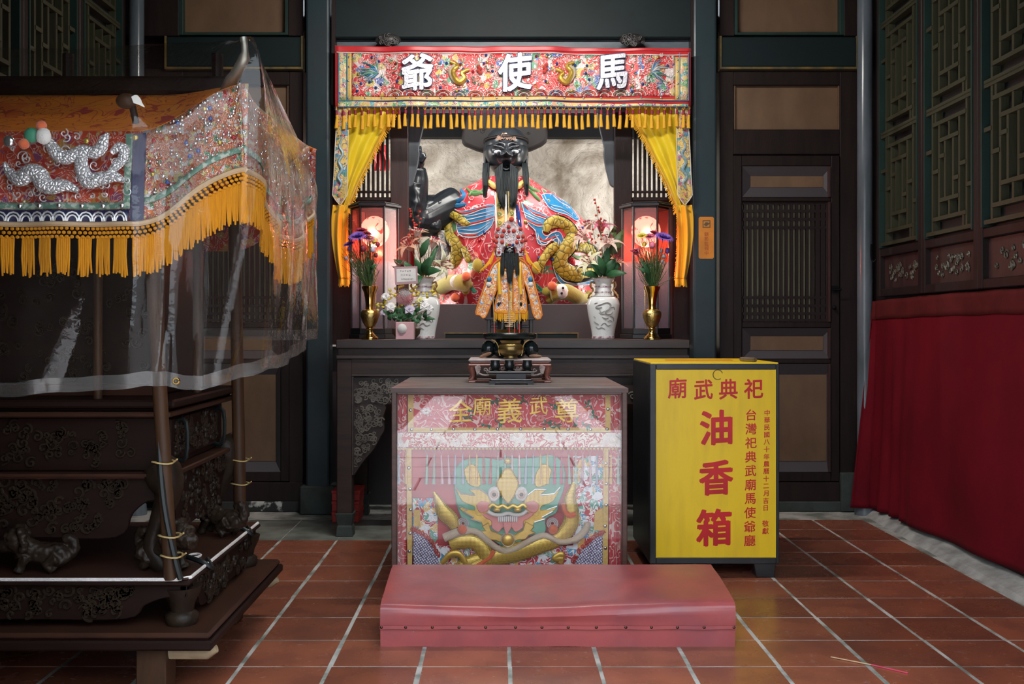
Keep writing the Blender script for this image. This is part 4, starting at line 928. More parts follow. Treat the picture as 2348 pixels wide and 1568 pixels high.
bouquet(vb_, LZ, 'lily_bouquet', 'coral and cream lilies with red berries in the vase behind the card', [
    ('lily', 945, 575, -.02, .105, (-.45, -.5, .7), 'petal_coral', .9), ('lily', 955, 560, .02, .10, (-.25, -.3, .9), 'petal_coral', .7), ('lily', 1000, 605, -.04, .11, (.75, -.5, -.05), 'petal_cream', .7), ('lily', 957, 552, -.03, .09, (.1, -.3, 1), 'petal_blush', .35), ('lily', 990, 570, .03, .09, (.35, -.3, .9), 'petal_blush', .6), ('lily', 930, 600, -.02, .085, (-.3, -.4, -.6), 'petal_blush', .7),
    ('leaf', 965, 590, -.03, 985, 545, -.02, .022), ('leaf', 965, 632, -.05, 958, 655, -.09, .018), ('leaf', 975, 628, -.06, 1012, 620, -.08, .024), ('leaf', 970, 630, -.05, 992, 585, -.06, .028), ('leaf', 960, 625, -.02, 902, 594, -.02, .016), ('leaf', 968, 632, -.04, 950, 590, -.05, .022), ('leaf', 980, 620, -.02, 1005, 560, .02, .014),
    ('berries', 955, 560, 0, 944, 475, 14), ('berries', 962, 560, .01, 960, 480, 10), ('berries', 950, 575, -.03, 938, 520, 8), ('haze', 975, 560, 14, 14, 16, 'leaf_olive')])
BZ_ = .121*5.78*1000/F
bouquet(ba, BZ_, 'mixed_bouquet', 'violet aster with dark red and yellow filler flowers beside the yellow curtain tail', [
    ('aster', 822, 550, -.02, .042, (-.1, -.5, .9), 'petal_violet'), ('aster', 802, 565, 0, .026, (-.3, -.4, .9), 'petal_violet'), ('aster', 828, 535, .03, .03, (0, -.4, .9), 'petal_red'), ('aster', 846, 552, .0, .028, (.1, -.5, .9), 'petal_pink'), ('aster', 840, 540, .0, .024, (.3, -.4, .9), 'petal_red'), ('bud', 800, 570, 0, .008, 'petal_violet'), ('bud', 794, 592, 0, .008, 'petal_lilac'), ('bud', 858, 552, 0, .012, 'petal_yellow'), ('bud', 848, 548, 0, .011, 'petal_yellow'), ('bud', 866, 560, 0, .010, 'petal_red'), ('bud', 862, 585, 0, .009, 'petal_red'), ('bud', 855, 600, 0, .008, 'petal_red'), ('bud', 832, 570, -.02, .013, 'petal_red'), ('bud', 806, 597, 0, .008, 'petal_white'), ('bud', 855, 572, -.02, .012, 'petal_lilac'),
    ('haze', 818, 585, 20, 26, 90, 'leaf_olive'), ('haze', 852, 590, 11, 26, 55, 'leaf'), ('leaf', 850, 620, -.02, 866, 605, -.03, .010)])
bouquet(bb_, BZ_, 'mixed_bouquet', 'violet aster with pink and yellow filler flowers before the right lantern', [
    ('aster', 1520, 552, -.02, .042, (.2, -.5, .9), 'petal_violet'), ('aster', 1472, 545, 0, .024, (-.2, -.5, .9), 'petal_yellow'), ('aster', 1488, 548, 0, .03, (0, -.5, .9), 'petal_pink'), ('aster', 1500, 540, .02, .026, (.2, -.4, .9), 'petal_red'), ('lily', 1465, 570, -.02, .05, (-.5, -.4, -.5), 'petal_pink', .5), ('bud', 1516, 575, 0, .009, 'petal_lilac'), ('bud', 1522, 588, 0, .009, 'petal_lilac'), ('bud', 1519, 600, 0, .008, 'petal_lilac'), ('bud', 1530, 575, 0, .011, 'petal_violet'), ('bud', 1477, 560, 0, .01, 'petal_yellow'), ('bud', 1495, 562, -.02, .014, 'petal_pink'),
    ('haze', 1478, 588, 14, 24, 80, 'leaf'), ('haze', 1512, 592, 13, 24, 70, 'leaf_olive'), ('leaf', 1490, 630, -.02, 1462, 615, -.03, .012), ('leaf', 1492, 640, -.02, 1465, 590, -.03, .010)])
# low flower basket with card and gift box
fc = Vector((PX(928, 5.70), 5.79, VZ)); mat('wicker', (.18, .12, .06), .7, bump=.8, bs=120)
fb = thing('flower_basket', fc, 'low basket arrangement of pink chrysanthemum, white roses and yellow sprigs', 'flowers')
MB().lathe([(.05, 0), (.075, .03), (.08, .055), (.07, .05)], fc, 20).build('basket', 'wicker', fb, smooth=60)
c = P(928, 682, 5.70); fp, fw = MB(), MB()
for k in range(190):                               # round chrysanthemum head, small incurved petals all over
    z = 1-2*(k+.5)/190; a = k*2.39996; d = Vector((math.sqrt(1-z*z)*math.cos(a), math.sqrt(1-z*z)*math.sin(a), z))
    if d.y > .45: continue
    petal(fw if d.dot(Vector((0, -.55, .83))) > .55 else fp, c+d*.030, frame_dir(d+Vector((0, -.15, .35))), .021, .0062, .5, -.5, 0, .5); petal(fw if d.dot(Vector((0, -.55, .83))) > .55 else fp, c+d*.030, frame_dir(d+Vector((0, -.15, .35))), .019, .0062, .5, -.5, 2.6, .5)
fp.ball(c, .033, 16); fp.build('chrysanthemum', 'petal_mum', fb, smooth=80); fw.build('chrysanthemum_crown', 'petal_white', fb, smooth=80)
for u, v, r, m in ((938, 712, .034, 'petal_lilac'), (896, 706, .03, 'petal_white'), (972, 702, .034, 'petal_white'), (885, 682, .026, 'petal_white'), (965, 690, .026, 'petal_cream'), (908, 725, .02, 'petal_white'), (985, 708, .022, 'petal_white'), (940, 728, .014, 'petal_white'), (880, 718, .02, 'petal_lilac')):
    c = P(u, v, 5.69); R0 = frame_dir((random.uniform(-.4, .4), -.8, .5)); f = MB()
    for t in range(3):
        for k in range(5): petal(f, c, R0, r*(1-.2*t), r*.55, 1.15-.35*t, .2, k*1.257+t*.6, .5)
    f.build('rose', m, fb, smooth=80, solid=.0006)
rr = random.Random(4)
for cl in ((882, 690), (870, 702), (955, 670), (918, 655), (960, 692), (908, 705), (893, 676), (986, 672)):
    f = MB()
    for k in range(9): f.ball(P(cl[0]+rr.gauss(0, 6), cl[1]+rr.gauss(0, 5), 5.69+rr.uniform(-.01, .02)), .0065, 9, (1.3, .7, 1), .12)
    f.build('yellow_sprig', 'petal_yellow', fb, smooth=True)
for k in range(26):
    a = rr.uniform(0, 6.28); x, y = 928+rr.uniform(-40, 48), 725+rr.uniform(-8, 12); leaf(fb, P(x, y, 5.71), P(x+28*math.cos(a), y+16*math.sin(a)-4, 5.68), .012)
cd_ = thing('greeting_card', P(931, 660, 5.69), 'white message card with dusty pink border on a stick above the basket', 'card')
mat('card_pink', (.52, .32, .34), .7); mat('card_white', (.80, .77, .74), .7); mat('ink_faint', (.35, .30, .29), .7)
MB().prism([(904, 612), (957, 610), (958, 650), (906, 653)], 5.66, .003).build('border', 'card_pink', cd_); MB().prism([(909, 617), (953, 615), (954, 644), (910, 647)], 5.6595, .001).build('message_panel', 'card_white', cd_)
r3 = random.Random(11)
for v, us in ((621, (919, 924, 930, 935, 940)), (630, (921, 927, 933, 939)), (640, (922, 926, 930, 934, 938, 942, 946))):
    f = MB()                                   # faint lines of writing, too small to read
    for u in us:
        for k in range(5):
            a, b = r3.uniform(-1.6, 1.6), r3.uniform(-1.8, 1.8)
            if k % 2: f.pbox(u-1.7, v+b-.2, u+1.7, v+b+.2, 5.6588, .0003)
            else: f.pbox(u+a-.2, v-1.9, u+a+.2, v+1.9, 5.6588, .0003)
    f.build('writing_line', 'ink_faint', cd_)
MB().tube([P(931, 645, 5.668), P(931, 700, 5.70)], .0015, 5).build('stick', 'leaf_olive', cd_)
mat('gift_pink', (.66, .38, .40), .6, col2=(.60, .34, .37), vs=20); gx = thing('gift_box', P(928, 778, 5.62), 'small pink gift box with round white seal at the table edge', 'box')
MB().box(PX(907, 5.62), PX(949, 5.62), 5.62, 5.70, VZ, PZ(738, 5.62)).build('box_body', 'gift_pink', gx, bevel=.002)
MB().lathe([(.024, 0), (.026, .004), (.018, .012), (.004, .013)], (0, 0, 0), 18).rot((0, 0, 0), Matrix.Rotation(math.pi/2, 3, 'X')).build('seal', 'card_white', gx, smooth=True) if False else None
s_ = MB().lathe([(.024, 0), (.0255, .004), (.018, .011), (.004, .012)], (0, 0, 0), 18); s_.rot((0, 0, 0), Matrix.Rotation(math.pi/2, 3, 'X'))
for i in range(len(s_.v)): s_.v[i] = s_.v[i]+P(922, 753, 5.62)
s_.build('white_seal', 'card_white', gx, smooth=True)
# ================================================================== hexagonal lanterns
sheet('lantern_glass', (1.0, .36, .30), .22, .16, (.9, .30, .25), 1.4); sheet('lantern_clear', (.80, .80, .86), .22, .12, (.7, .7, .85), 1.4)
mat('lantern_black', (.012, .011, .012), .35)
def globe():
    m, nt, b = newmat('paper_globe'); co = coords(nt); n = tnoise(nt, co, 18, 4, 1.5); f = ramp(nt, n, .55, .6)
    c = mixc(nt, f, (.95, .62, .52), (.55, .06, .05)); nt.links.new(c, b.inputs['Base Color']); nt.links.new(c, b.inputs['Emission Color']); b.inputs['Emission Strength'].default_value = 2.2; b.inputs['Roughness'].default_value = .7
globe(); emis('bulb', (1, .85, .72), 30)
def lantern(u, Y, rot, label):
    s = Y/F; c = Vector((PX(u, Y), Y, VZ)); R = 53*s; o = thing('lantern', c, label, 'lantern')
    def hexa(r, z0, z1, name, m, bev=.003): return MB().lathe([(r, z0), (r, z1)], c, 6, rot).build(name, m, o, bevel=bev)
    zt = 298*s
    hexa(R*1.12, 0, 10*s, 'base_plinth', 'lantern_black'); hexa(R*1.06, 10*s, 24*s, 'base', 'lantern_black'); hexa(R*1.16, zt, zt+7*s, 'cornice', 'lantern_black'); hexa(R*1.05, zt+7*s, zt+11*s, 'roof', 'lantern_black'); hexa(R*1.0, zt-4*s, zt, 'top_rail', 'lantern_black')
    split = 175*s
    for k in range(6):
        a = rot+k*math.pi/3; p = c+Vector((R*math.cos(a), R*math.sin(a), 0)); b = rot+(k+1)*math.pi/3; q = c+Vector((R*math.cos(b), R*math.sin(b), 0))
        MB().tube([p+Vector((0, 0, 22*s)), p+Vector((0, 0, zt))], .0065, 6).build('corner_post', 'lantern_black', o)
        for nm_, m, z0, z1 in (('upper_pane', 'lantern_glass', split, zt-2*s), ('lower_pane', 'lantern_clear', 24*s, split)):
            i = (c-(p+q)/2).normalized()*.002; i.z = 0
            MB().add([p+i+Vector((0, 0, z0)), q+i+Vector((0, 0, z0)), q+i+Vector((0, 0, z1)), p+i+Vector((0, 0, z1))], [(0, 1, 2, 3)]).build(nm_, m, o)
    g = c+Vector((0, 0, 245*s)); MB().ball(g, 34*s, 22, (1, 1, 1.05)).build('paper_globe', 'paper_globe', o, smooth=True)
    MB().tube([c+Vector((0, 0, 24*s)), c+Vector((0, 0, 200*s))], .008, 8).build('stem', 'brass', o, smooth=True)
    MB().ball(c+Vector((0, -39*s, 238*s)), .017, 12, (1, 1, 1.2)).build('bulb', 'bulb', o, smooth=True)
    l = bpy.data.lights.new('lantern_light', 'POINT'); l.energy = 6; l.color = (1, .40, .26); l.shadow_soft_size = .02
    lo = bpy.data.objects.new('lantern_light', l); COL.objects.link(lo); lo.parent = o; lo.location = (0, 0, 200*s)
    return o
lantern(859, 6.14, math.radians(0), 'black hexagonal lantern glowing red beside the yellow curtain and pink gift box')
lantern(1481, 6.14, math.radians(-9), 'black hexagonal lantern glowing red beside the painted dragon vase')
# ================================================================== CCTV notice on the right column
mat('sign_orange', (.72, .26, .03), .45); mat('sign_ink', (.42, .07, .02), .5); mat('sign_dark', (.12, .09, .05), .5)
sg = thing('notice_sticker', P(1620, 545, 6.278), 'small orange surveillance notice stuck on the dark teal column', 'sign')
MB().prism([(1605, 497), (1634, 497), (1637, 500), (1637, 590), (1634, 593), (1605, 593), (1602, 590), (1602, 500)], 6.277, .002).build('plate', 'sign_orange', sg)
for i, ch in enumerate('錄影監視中'): letter(ch, 1620, 536.5+i*11, 10.5, 6.2765, 'sign_ink', sg, .0003, .0)
f = MB().pbox(1611, 505, 1629, 507, 6.2762, .0005).pbox(1611, 520, 1629, 522, 6.2762, .0005).pbox(1611, 507, 1613, 520, 6.2762, .0005).pbox(1627, 507, 1629, 520, 6.2762, .0005); f.ball(P(1620, 512, 6.2762), .012, 10, (1, .02, .6)); f.prism([(1613, 514), (1627, 510), (1627, 513), (1619, 519)], 6.276, .0004); f.build('camera_symbol', 'sign_dark', sg)
# ================================================================== valance over the niche
mat('satin_scarlet', (.62, .03, .035), .38, col2=(.50, .02, .03), vs=8, sheen=.2)
mat('silk_yellow', (.80, .60, .02), .36, col2=(.74, .50, .015), vs=5, sheen=.15)
mat('silk_orange', (.82, .47, .02), .42, col2=(.78, .40, .02), vs=6, sheen=.15)
brocade('valance_field', (.60, .04, .045), [(.70, .60, .58), (.60, .04, .045), (.10, .32, .18), (.60, .04, .045), (.66, .25, .24), (.08, .16, .45), (.60, .04, .045), (.6, .45, .1)], 17, (.78, .66, .62), .22, 8, .5)
brocade('valance_band', (.62, .46, .12), [(.7, .55, .2), (.1, .35, .4), (.7, .35, .2), (.3, .1, .25), (.75, .6, .3), (.15, .4, .2)], 26, (.75, .66, .45), .3, 7, .4, gem=False)
brocade('strip_band', (.72, .50, .14), [(.75, .55, .2), (.10, .30, .42), (.6, .2, .25), (.12, .34, .25), (.75, .7, .6)], 24, (.15, .16, .2), .2, 6, .5, gem=False)
mat('char_silver', (.56, .56, .62), .28, metal=.45, col2=(.50, .48, .54), vs=30, bump=.4, bs=120); mat('char_navy', (.02, .03, .09), .5); mat('gem', (.02, .06, .25), .08); mat('gem_red', (.35, .01, .02), .08); mat('gem_green', (.02, .2, .06), .08); mat('gem_gold', (.6, .45, .1), .1, metal=.6)
WY = 6.20
vl = thing('valance', P(1176, 245, WY), 'embroidered red temple valance with silver characters and yellow tassels', 'valance')
def vtop(u): return 105+7*(u-768)/815+1.5*math.sin((u-768)/90)
def vsurf(u, v, dy=0): return P(u, v, WY)+Vector((0, .010*math.sin((u-768)/42)+.006*math.sin((u-768)/17+1)-dy, 0))
def vgrid(u0, u1, v0, v1, dy, name, m, nx=90, ny=6, slope=True):
    return MB().grid(lambda a, b: vsurf(lerp(u0, u1, a), lerp(v1, v0, b)+((vtop(lerp(u0, u1, a))-105) if slope else 0)*b, dy), nx, ny).build(name, m, vl, smooth=80, solid=.002)
vgrid(768, 1584, 105, 246, 0, 'ground_cloth', 'satin_scarlet')
vgrid(768, 1584, 104, 118, .004, 'top_hem', 'satin_scarlet')
vgrid(806, 1548, 121, 221, .004, 'embroidered_field', 'valance_field', 110, 16)
for u0, u1, v0, v1, m in ((795, 806, 121, 230, 'satin_gold'), (1548, 1558, 124, 231, 'satin_gold'), (775, 795, 120, 230, 'valance_band'), (1558, 1578, 124, 231, 'valance_band'), (806, 1548, 220, 231, 'satin_gold'), (775, 1578, 231, 244, 'valance_band')): vgrid(u0, u1, v0, v1, .006, 'border_band', m, 90 if u1-u0 > 100 else 4)
f = MB()
for v_ in (231, 245): f.tube([vsurf(u, v_, .009) for u in range(775, 1580, 12)], .0026, 5)
for u_ in (776, 795, 1558, 1578): f.tube([vsurf(u_, v, .009) for v in (122, 150, 180, 210, 231)], .0026, 5)
f.build('blue_cord', 'cord_blue', vl, smooth=True)
MB().tube([vsurf(u, vtop(u)+14.5, .008) for u in range(772, 1583, 12)], .003, 5).build('white_cord', 'cord_white', vl, smooth=True)
sm_ = MB().ball((0, 0, 0), .0062, 10, (1, .6, 1)).mesh('stud', smooth=True)
for u in [799, 838, 875, 909, 942, 979, 1010, 1045, 1080, 1107, 1139, 1174, 1209, 1253, 1294, 1338, 1378, 1420, 1469, 1515, 1553]: inst(sm_, 'stud', 'stud', vl, vsurf(u, 225, .010))
for u, v in ((800, 131), (800, 153), (799, 185), (1553, 138), (1553, 165), (1553, 193)): inst(sm_, 'stud', 'stud', vl, vsurf(u, v, .010))
for ch, u, e in (('爺', 957, 76), ('使', 1181, 78), ('馬', 1403, 76)):
    letter(ch, u, 165, e, WY-.028, 'char_navy', vl, .001, .050, 'character_outline', 1, 1.14, 0, .10)
    letter(ch, u, 165, e, WY-.036, 'char_silver', vl, .002, .024, 'character', 1, 1.14, 0, .10)
# gold dragons, phoenixes, flowers and waves worked on the field
for sx, uc in ((1, 1045), (-1, 1304)):
    pts = smooth_path([(uc-sx*12, 143), (uc+sx*4, 152), (uc-sx*6, 165), (uc-sx*2, 180), (uc+sx*8, 190), (uc+sx*20, 180), (uc+sx*14, 168), (uc+sx*30, 160)], 5)
    MB().tube([vsurf(u, v, .016) for u, v in pts], [.018*(.4+.6*math.sin(math.pi*(i+3)/(len(pts)+5))) for i in range(len(pts))], 8).build('gold_dragon', 'thread_gold', vl, smooth=True)
    MB().tube([vsurf(u-sx*6, v-2, .012) for u, v in pts[4:26]], .014, 8).build('dragon_fur', 'fur_tan', vl, smooth=True)
    g = MB()
    for q in range(4): g.ball(vsurf(uc+sx*(52+4*(q % 2)), 152+5*q, .016), .012, 8)
    g.build('dragon_pompom', 'felt_red', vl, smooth=True)
rv = random.Random(21)
cu = {'cord_white': MB(), 'cord_green': MB(), 'cord_blue': MB(), 'felt_pink': MB(), 'thread_gold': MB(), 'cord_silver': MB()}
chars_u = (957, 1181, 1403)
def free(u): return min(abs(u-c) for c in chars_u) > 40
for q in range(420):
    u, v = rv.uniform(812, 1542), rv.uniform(126, 214)
    if not free(u): continue
    m = rv.choice(['cord_white']*5+['cord_green']*2+['felt_pink', 'thread_gold', 'cord_silver', 'cord_silver'])
    r = rv.uniform(.007, .014); a0 = rv.uniform(0, 6.28); d = rv.choice((-1, 1)); c = vsurf(u, v, .009)
    cu[m].tube([Vector((c.x+r*(1-.6*i/6)*math.cos(a0+d*5.2*i/6), c.y, c.z+r*(1-.6*i/6)*math.sin(a0+d*5.2*i/6))) for i in range(7)], .0022, 4)
for sx, uc in ((1, 868), (-1, 1492)):            # silver phoenix fans at either end
    for k in range(34):
        a = rv.uniform(-1.0, 1.6); L = rv.uniform(20, 52); m = rv.choice(['cord_silver', 'cord_silver', 'cord_white', 'cord_green', 'cord_blue'])
        cu[m].tube([vsurf(uc, 168, .012), vsurf(uc-sx*L*.5*math.cos(a), 168-L*.42*math.sin(a)-4, .016), vsurf(uc-sx*L*math.cos(a), 168-L*.75*math.sin(a), .010)], [.003, .0035, .001], 4)
for k in range(16):                               # rainbow waves along the foot
    u = 905+k*37; m = ['felt_orange', 'felt_red', 'cord_green', 'felt_red', 'cord_blue', 'felt_orange'][k % 6]
    for r, mm in ((20, 'cord_white'), (15, None), (10, 'cord_white'), (6, None)):
        mb = cu.setdefault(mm or m, MB()); mb.tube([vsurf(u-r*math.cos(t*.45), 221-r*.75*math.sin(t*.45), .012) for t in range(8)], .0024, 4)
for m, mb in cu.items():
    if mb.v: mb.build('couched_embroidery', m, vl, kind='stuff')
gms = {}
for m in ('gem', 'gem_red', 'gem_green', 'gem_gold'):
    gms[m] = MB().ball((0, 0, 0), .0085, 10, (1, .6, 1)).mesh('sequin', smooth=True)
for q in range(60):
    u, v = rv.uniform(812, 1542), rv.uniform(126, 212)
    if free(u): inst(gms[rv.choice(list(gms))], 'sequin', rv.choice(['gem', 'gem_red', 'gem_green', 'gem_gold']), vl, vsurf(u, v, .012))
mat('tassel_yellow', (.85, .46, .02), .6, col2=(.75, .36, .015), vs=60, st=(6, 6, .4), bump=.5, bs=260); mat('tassel_knot', (.30, .015, .05), .6)
tx = MB().tube([(0, 0, -.042), (0, -.002, -.046), (0, -.003, -.06), (.001, -.002, -.09), (.0, 0, -.122)], [.002, .0085, .0085, .0105, .0115], 9).mesh('tassel', smooth=True)
kx = MB().tube([(0, 0, -.016), (0, 0, -.020), (0, 0, -.043), (0, 0, -.046)], [.003, .0075, .008, .004], 8).mesh('knot', smooth=True)
nx_ = MB()
for a in (-.014, -.007, .007, .014): nx_.tube([(a, 0, .002), (0, 0, -.02)], .0011, 4)
nx_ = nx_.mesh('netting')
for k in range(57):
    u = 772+k*14.45; p = vsurf(u, 246, .0)+Vector((0, -.004, 0)); r_ = (rv.uniform(-.05, .05), rv.uniform(-.06, .06), rv.uniform(0, 6)); z_ = rv.uniform(.94, 1.08)
    t = inst(tx, 'tassel', 'tassel_yellow', vl, p, r_, (1, 1, z_))
    kk = bpy.data.objects.new('knot', kx); nn = bpy.data.objects.new('netting', nx_)
    for o_, m_ in ((kk, 'tassel_knot'), (nn, 'tassel_yellow')):
        if not o_.data.materials: o_.data.materials.append(MATS[m_])
        COL.objects.link(o_); o_.parent = t
# ================================================================== yellow side curtains
def side_curtain(mir, label):
    q = (lambda u: 2350-u) if mir else (lambda u: u)
    o = thing('side_curtain', P(q(785), 655, 6.24), label, 'curtain')
    rows = [(244, 792, 908), (262, 792, 903), (290, 790, 888), (330, 788, 866), (380, 786, 842), (430, 784, 818), (455, 782, 808), (472, 780, 800), (485, 766, 798)]
    def sw(a, b):
        v = lerp(485, 244, b); l, r = interp(rows, v); u = lerp(l, r, a)
        return P(q(u), v, 6.25)+Vector((0, .018*math.sin(a*16+v*.02)*(.4+.6*(1-b))-.02*a*(1-a)+.012*noise.noise(Vector((a*4, v*.02, 5))), 0))
    MB().grid(sw, 44, 40).build('swag', 'silk_yellow', o, smooth=80, solid=.002)
    tail = [(470, 764, 799), (500, 762, 799), (540, 763, 800), (580, 767, 800), (620, 772, 801), (640, 775, 801)]
    def tl(a, b):
        v = lerp(640, 470, b); l, r = interp(tail, v); u = lerp(l, r, a)+3*math.sin(v*.02)
        return P(q(u), v, 6.235)+Vector((0, .016*math.sin(a*11+v*.012)-.01*math.sin(a*3.1), 0))
    MB().grid(tl, 26, 34).build('tail', 'silk_orange', o, smooth=80, solid=.002)
    e = MB().grid(lambda a, b: sw(.93+.09*a, b)+Vector((0, -.006, 0)), 5, 40).build('edge_facing', 'silk_orange', o, smooth=80, solid=.002)
    f = MB(); rf = random.Random(5)
    for k in range(120):
        p = sw(1.02, k/119)+Vector((0, -.004, 0)); s = -1 if mir else 1; f.tube([p, p+Vector((s*rf.uniform(.008, .018), 0, -rf.uniform(.008, .022)))], .0022, 4)
    for k in range(60):
        p = tl(k/59, 0); f.tube([p, p+Vector((rf.uniform(-.004, .004), -.004, -rf.uniform(.028, .048)))], .0024, 4)
    for k in range(70):
        p = tl(1, k/69); s = -1 if mir else 1; f.tube([p, p+Vector((s*rf.uniform(.004, .010), 0, -rf.uniform(.006, .014)))], .002, 4)
    f.build('fringe', 'silk_orange', o, kind='stuff')
    ru = [(243, 770, 802), (290, 771, 799), (400, 766, 796), (450, 762, 796), (470, 779, 781)]
    def st_(a, b):
        v = lerp(470, 243, b); l, r = interp(ru, v); return P(q(lerp(l, r, a)), v, 6.215)+Vector((0, .006*math.sin(a*3+v*.03), 0))
    MB().grid(st_, 8, 36).build('embroidered_strip', 'strip_band', o, smooth=80, solid=.002)
    f = MB()
    for a in (0, 1): f.tube([st_(a, i/20)+Vector((0, -.003, 0)) for i in range(21)], .0028, 5)
    f.build('white_piping', 'cord_white', o, smooth=True)
    pts = smooth_path([(785, 318), (778, 335), (786, 352), (777, 370), (784, 388), (775, 405), (783, 420), (777, 432)], 5)
    MB().tube([P(q(u), v, 6.207) for u, v in pts], [.010*(.5+.5*math.sin(math.pi*(i+1)/(len(pts)+2))) for i in range(len(pts))], 7).build('blue_dragon', 'cord_teal', o, smooth=True)
    f = MB()
    for u, v, r in ((784, 270, .016), (777, 285, .014), (788, 290, .012), (787, 310, .018), (778, 445, .012)):
        for k in range(6): f.tube([P(q(u), v, 6.208), P(q(u), v, 6.204)+Vector((r*math.cos(k*1.05), 0, r*math.sin(k*1.05)))], [.003, .001], 4)
    f.build('embroidered_flowers', 'felt_pink', o, kind='stuff')
    return o
mat('cord_teal', (.16, .36, .42), .4, metal=.2, col2=(.5, .55, .6), vs=80)
side_curtain(False, 'yellow silk curtain gathered with embroidered strip, beside the left post with the red boxes')
side_curtain(True, 'yellow silk curtain gathered with embroidered strip, beside the orange notice sticker')
# ================================================================== large black-faced statue
mat('idol_black', (.016, .020, .025), .28, col2=(.011, .014, .018), vs=14, bump=.06, bs=40); mat('idol_hat', (.009, .0065, .0065), .6, spec=.25, col2=(.006, .0045, .005), vs=10, bump=.2, bs=50)
mat('hair_black', (.008, .012, .014), .55, spec=.3, col2=(.014, .020, .023), vs=40, st=(4, 4, .3), bump=.5, bs=200)
mat('eye_white', (.42, .46, .50), .1); mat('idol_gold', (.25, .16, .12), .35, metal=.4, bump=.5, bs=90)
brocade('robe_red', (.62, .055, .075), [(.62, .055, .075), (.66, .10, .12), (.62, .055, .075), (.78, .30, .25), (.62, .055, .075), (.10, .30, .16), (.62, .055, .075)], 9, (.85, .62, .60), .13, 5, .55, rough=.32, bump=.25)
scalemat('dragon_scale', (.40, .31, .035), (.015, .015, .008), 27, .085, .1, .5, .5)
mat('wave_blue', (.02, .24, .48), .4, col2=(.03, .16, .36), vs=20); mat('wave_white', (.80, .78, .78), .4); mat('robe_green', (.12, .30, .10), .45); mat('plush_gold', (.42, .34, .04), .8, sheen=.4, bump=.4, bs=120)
brocade('robe_lower', (.45, .42, .38), [(.5, .47, .42), (.3, .3, .3), (.5, .3, .2)], 14, (.15, .16, .18), .2, 6, .5, gem=False)
SY = 7.0
sx0 = P(1160, 1010, 7.1); st_root = thing('deity_statue', (sx0.x, 7.1, 1.0), 'large black-faced bearded deity statue in red dragon robe inside the niche', 'statue')
def head_mesh():
    mb = MB(); cu_, cv = 1160.5, 350; hw, hh, hd = .132, .178, .150; C = P(cu_, cv, SY)
    feats = [(1161, 361, 7, 6.5, .050), (1161, 350, 4.5, 9, .030), (1152.5, 364, 4, 3.2, .020), (1169.5, 364, 4, 3.2, .020), (1145, 337, 10, 3.2, .020), (1177, 337, 10, 3.2, .020), (1153, 342, 4, 3.5, .010), (1169, 342, 4, 3.5, .010), (1142, 348.5, 9, 6, -.022), (1180, 348, 9, 6, -.022),
             (1136, 360, 8, 6, .016), (1186, 360, 8, 6, .016), (1161, 387, 6.5, 4.5, -.032), (1161, 374, 9, 3, .012), (1161, 397, 10, 6, .018), (1161, 330, 6, 5, -.006), (1148, 371, 4, 6, -.008), (1174, 371, 4, 6, -.008)]
    def fn(a, b):
        th = a*2*math.pi; ph = b*math.pi; n = Vector((math.sin(ph)*math.sin(th), -math.sin(ph)*math.cos(th), -math.cos(ph)))
        w = 1.0
        if n.z < 0: w = 1-.22*n.z*n.z   # jaw narrows
        p = Vector((n.x*hw*w, n.y*hd, n.z*hh))
        # squarer face
        p.x *= 1+.10*(1-abs(n.z))
        q = C+p; u = U0+q.x*F/SY; v = V0+(H-q.z)*F/SY
        if n.y < .05:
            d = sum(A*math.exp(-((u-fu)/su)**2-((v-fv)/sv)**2) for fu, fv, su, sv, A in feats); q.y -= d*min(1, max(0, (.05-n.y)*3))
        return q
    mb.grid(fn, 160, 130, closed=True); return mb
hb = head_mesh(); 
tb = MB().tube([P(1160, 385, 7.03), P(1160, 420, 7.05), P(1170, 440, 7.08), P(1180, 480, 7.10), P(1185, 560, 7.12), P(1185, 640, 7.12), P(1185, 700, 7.12), Vector((PX(1185, 7.12), 7.12, 1.0))], [.075, .08, .17, .27, .25, .25, .26, .28], 24)
tb.tube(smooth_path([P(1050, 470, 7.05), P(1005, 492, 6.98), P(968, 508, 6.92), P(950, 492, 6.90), P(951, 450, 6.9), P(957, 412, 6.9), P(958, 385, 6.88)], 4), [.13, .135, .135, .13, .125, .12, .115, .11, .105, .105, .10, .10, .10, .098, .095, .09, .088, .085, .082, .078, .074, .068, .062, .056, .052], 18)
tb.ball(P(955, 372, 6.87), .055, 14, (1, .8, 1.1))
for k in range(4): tb.tube([P(948+k*5, 362, 6.84), P(945+k*6, 345, 6.83), P(949+k*5, 336, 6.86)], [.015, .014, .010], 8)
tb.tube([P(966, 372, 6.84), P(974, 360, 6.83), P(972, 350, 6.84)], [.016, .014, .010], 8)
sl_ = MB()
sl_.tube(smooth_path([P(1050, 478, 7.10), P(1000, 488, 7.0), P(968, 500, 6.94), P(949, 486, 6.90), P(950, 452, 6.89), P(955, 420, 6.89)], 4), [.12, .125, .13, .13, .125, .12, .12, .115, .112, .11, .108, .106, .104, .10, .096, .092, .088, .084, .08, .078, .078], 20)
sl_.ball(P(1000, 496, 6.99), .115, 18, (.9, .8, .9)); sl_.ball(P(980, 508, 6.95), .08, 16, (1, .8, .8)); sl_.ball(P(1012, 506, 7.02), .08, 16, (.8, .8, .9))
for (ua, va, ub, vb2, r) in ((1018, 462, 972, 494, .026), (1015, 478, 968, 510, .026), (1018, 496, 985, 524, .024), (990, 478, 960, 470, .025), (945, 470, 968, 455, .022), (944, 445, 966, 432, .02), (1020, 470, 1000, 530, .024)): sl_.tube(smooth_path([P(ua, va, 6.92), P((ua+ub)/2, (va+vb2)/2+4, 6.88), P(ub, vb2, 6.86)], 4), [r*.6, r, r, r, r, r, r, r*.8, r*.4], 10)
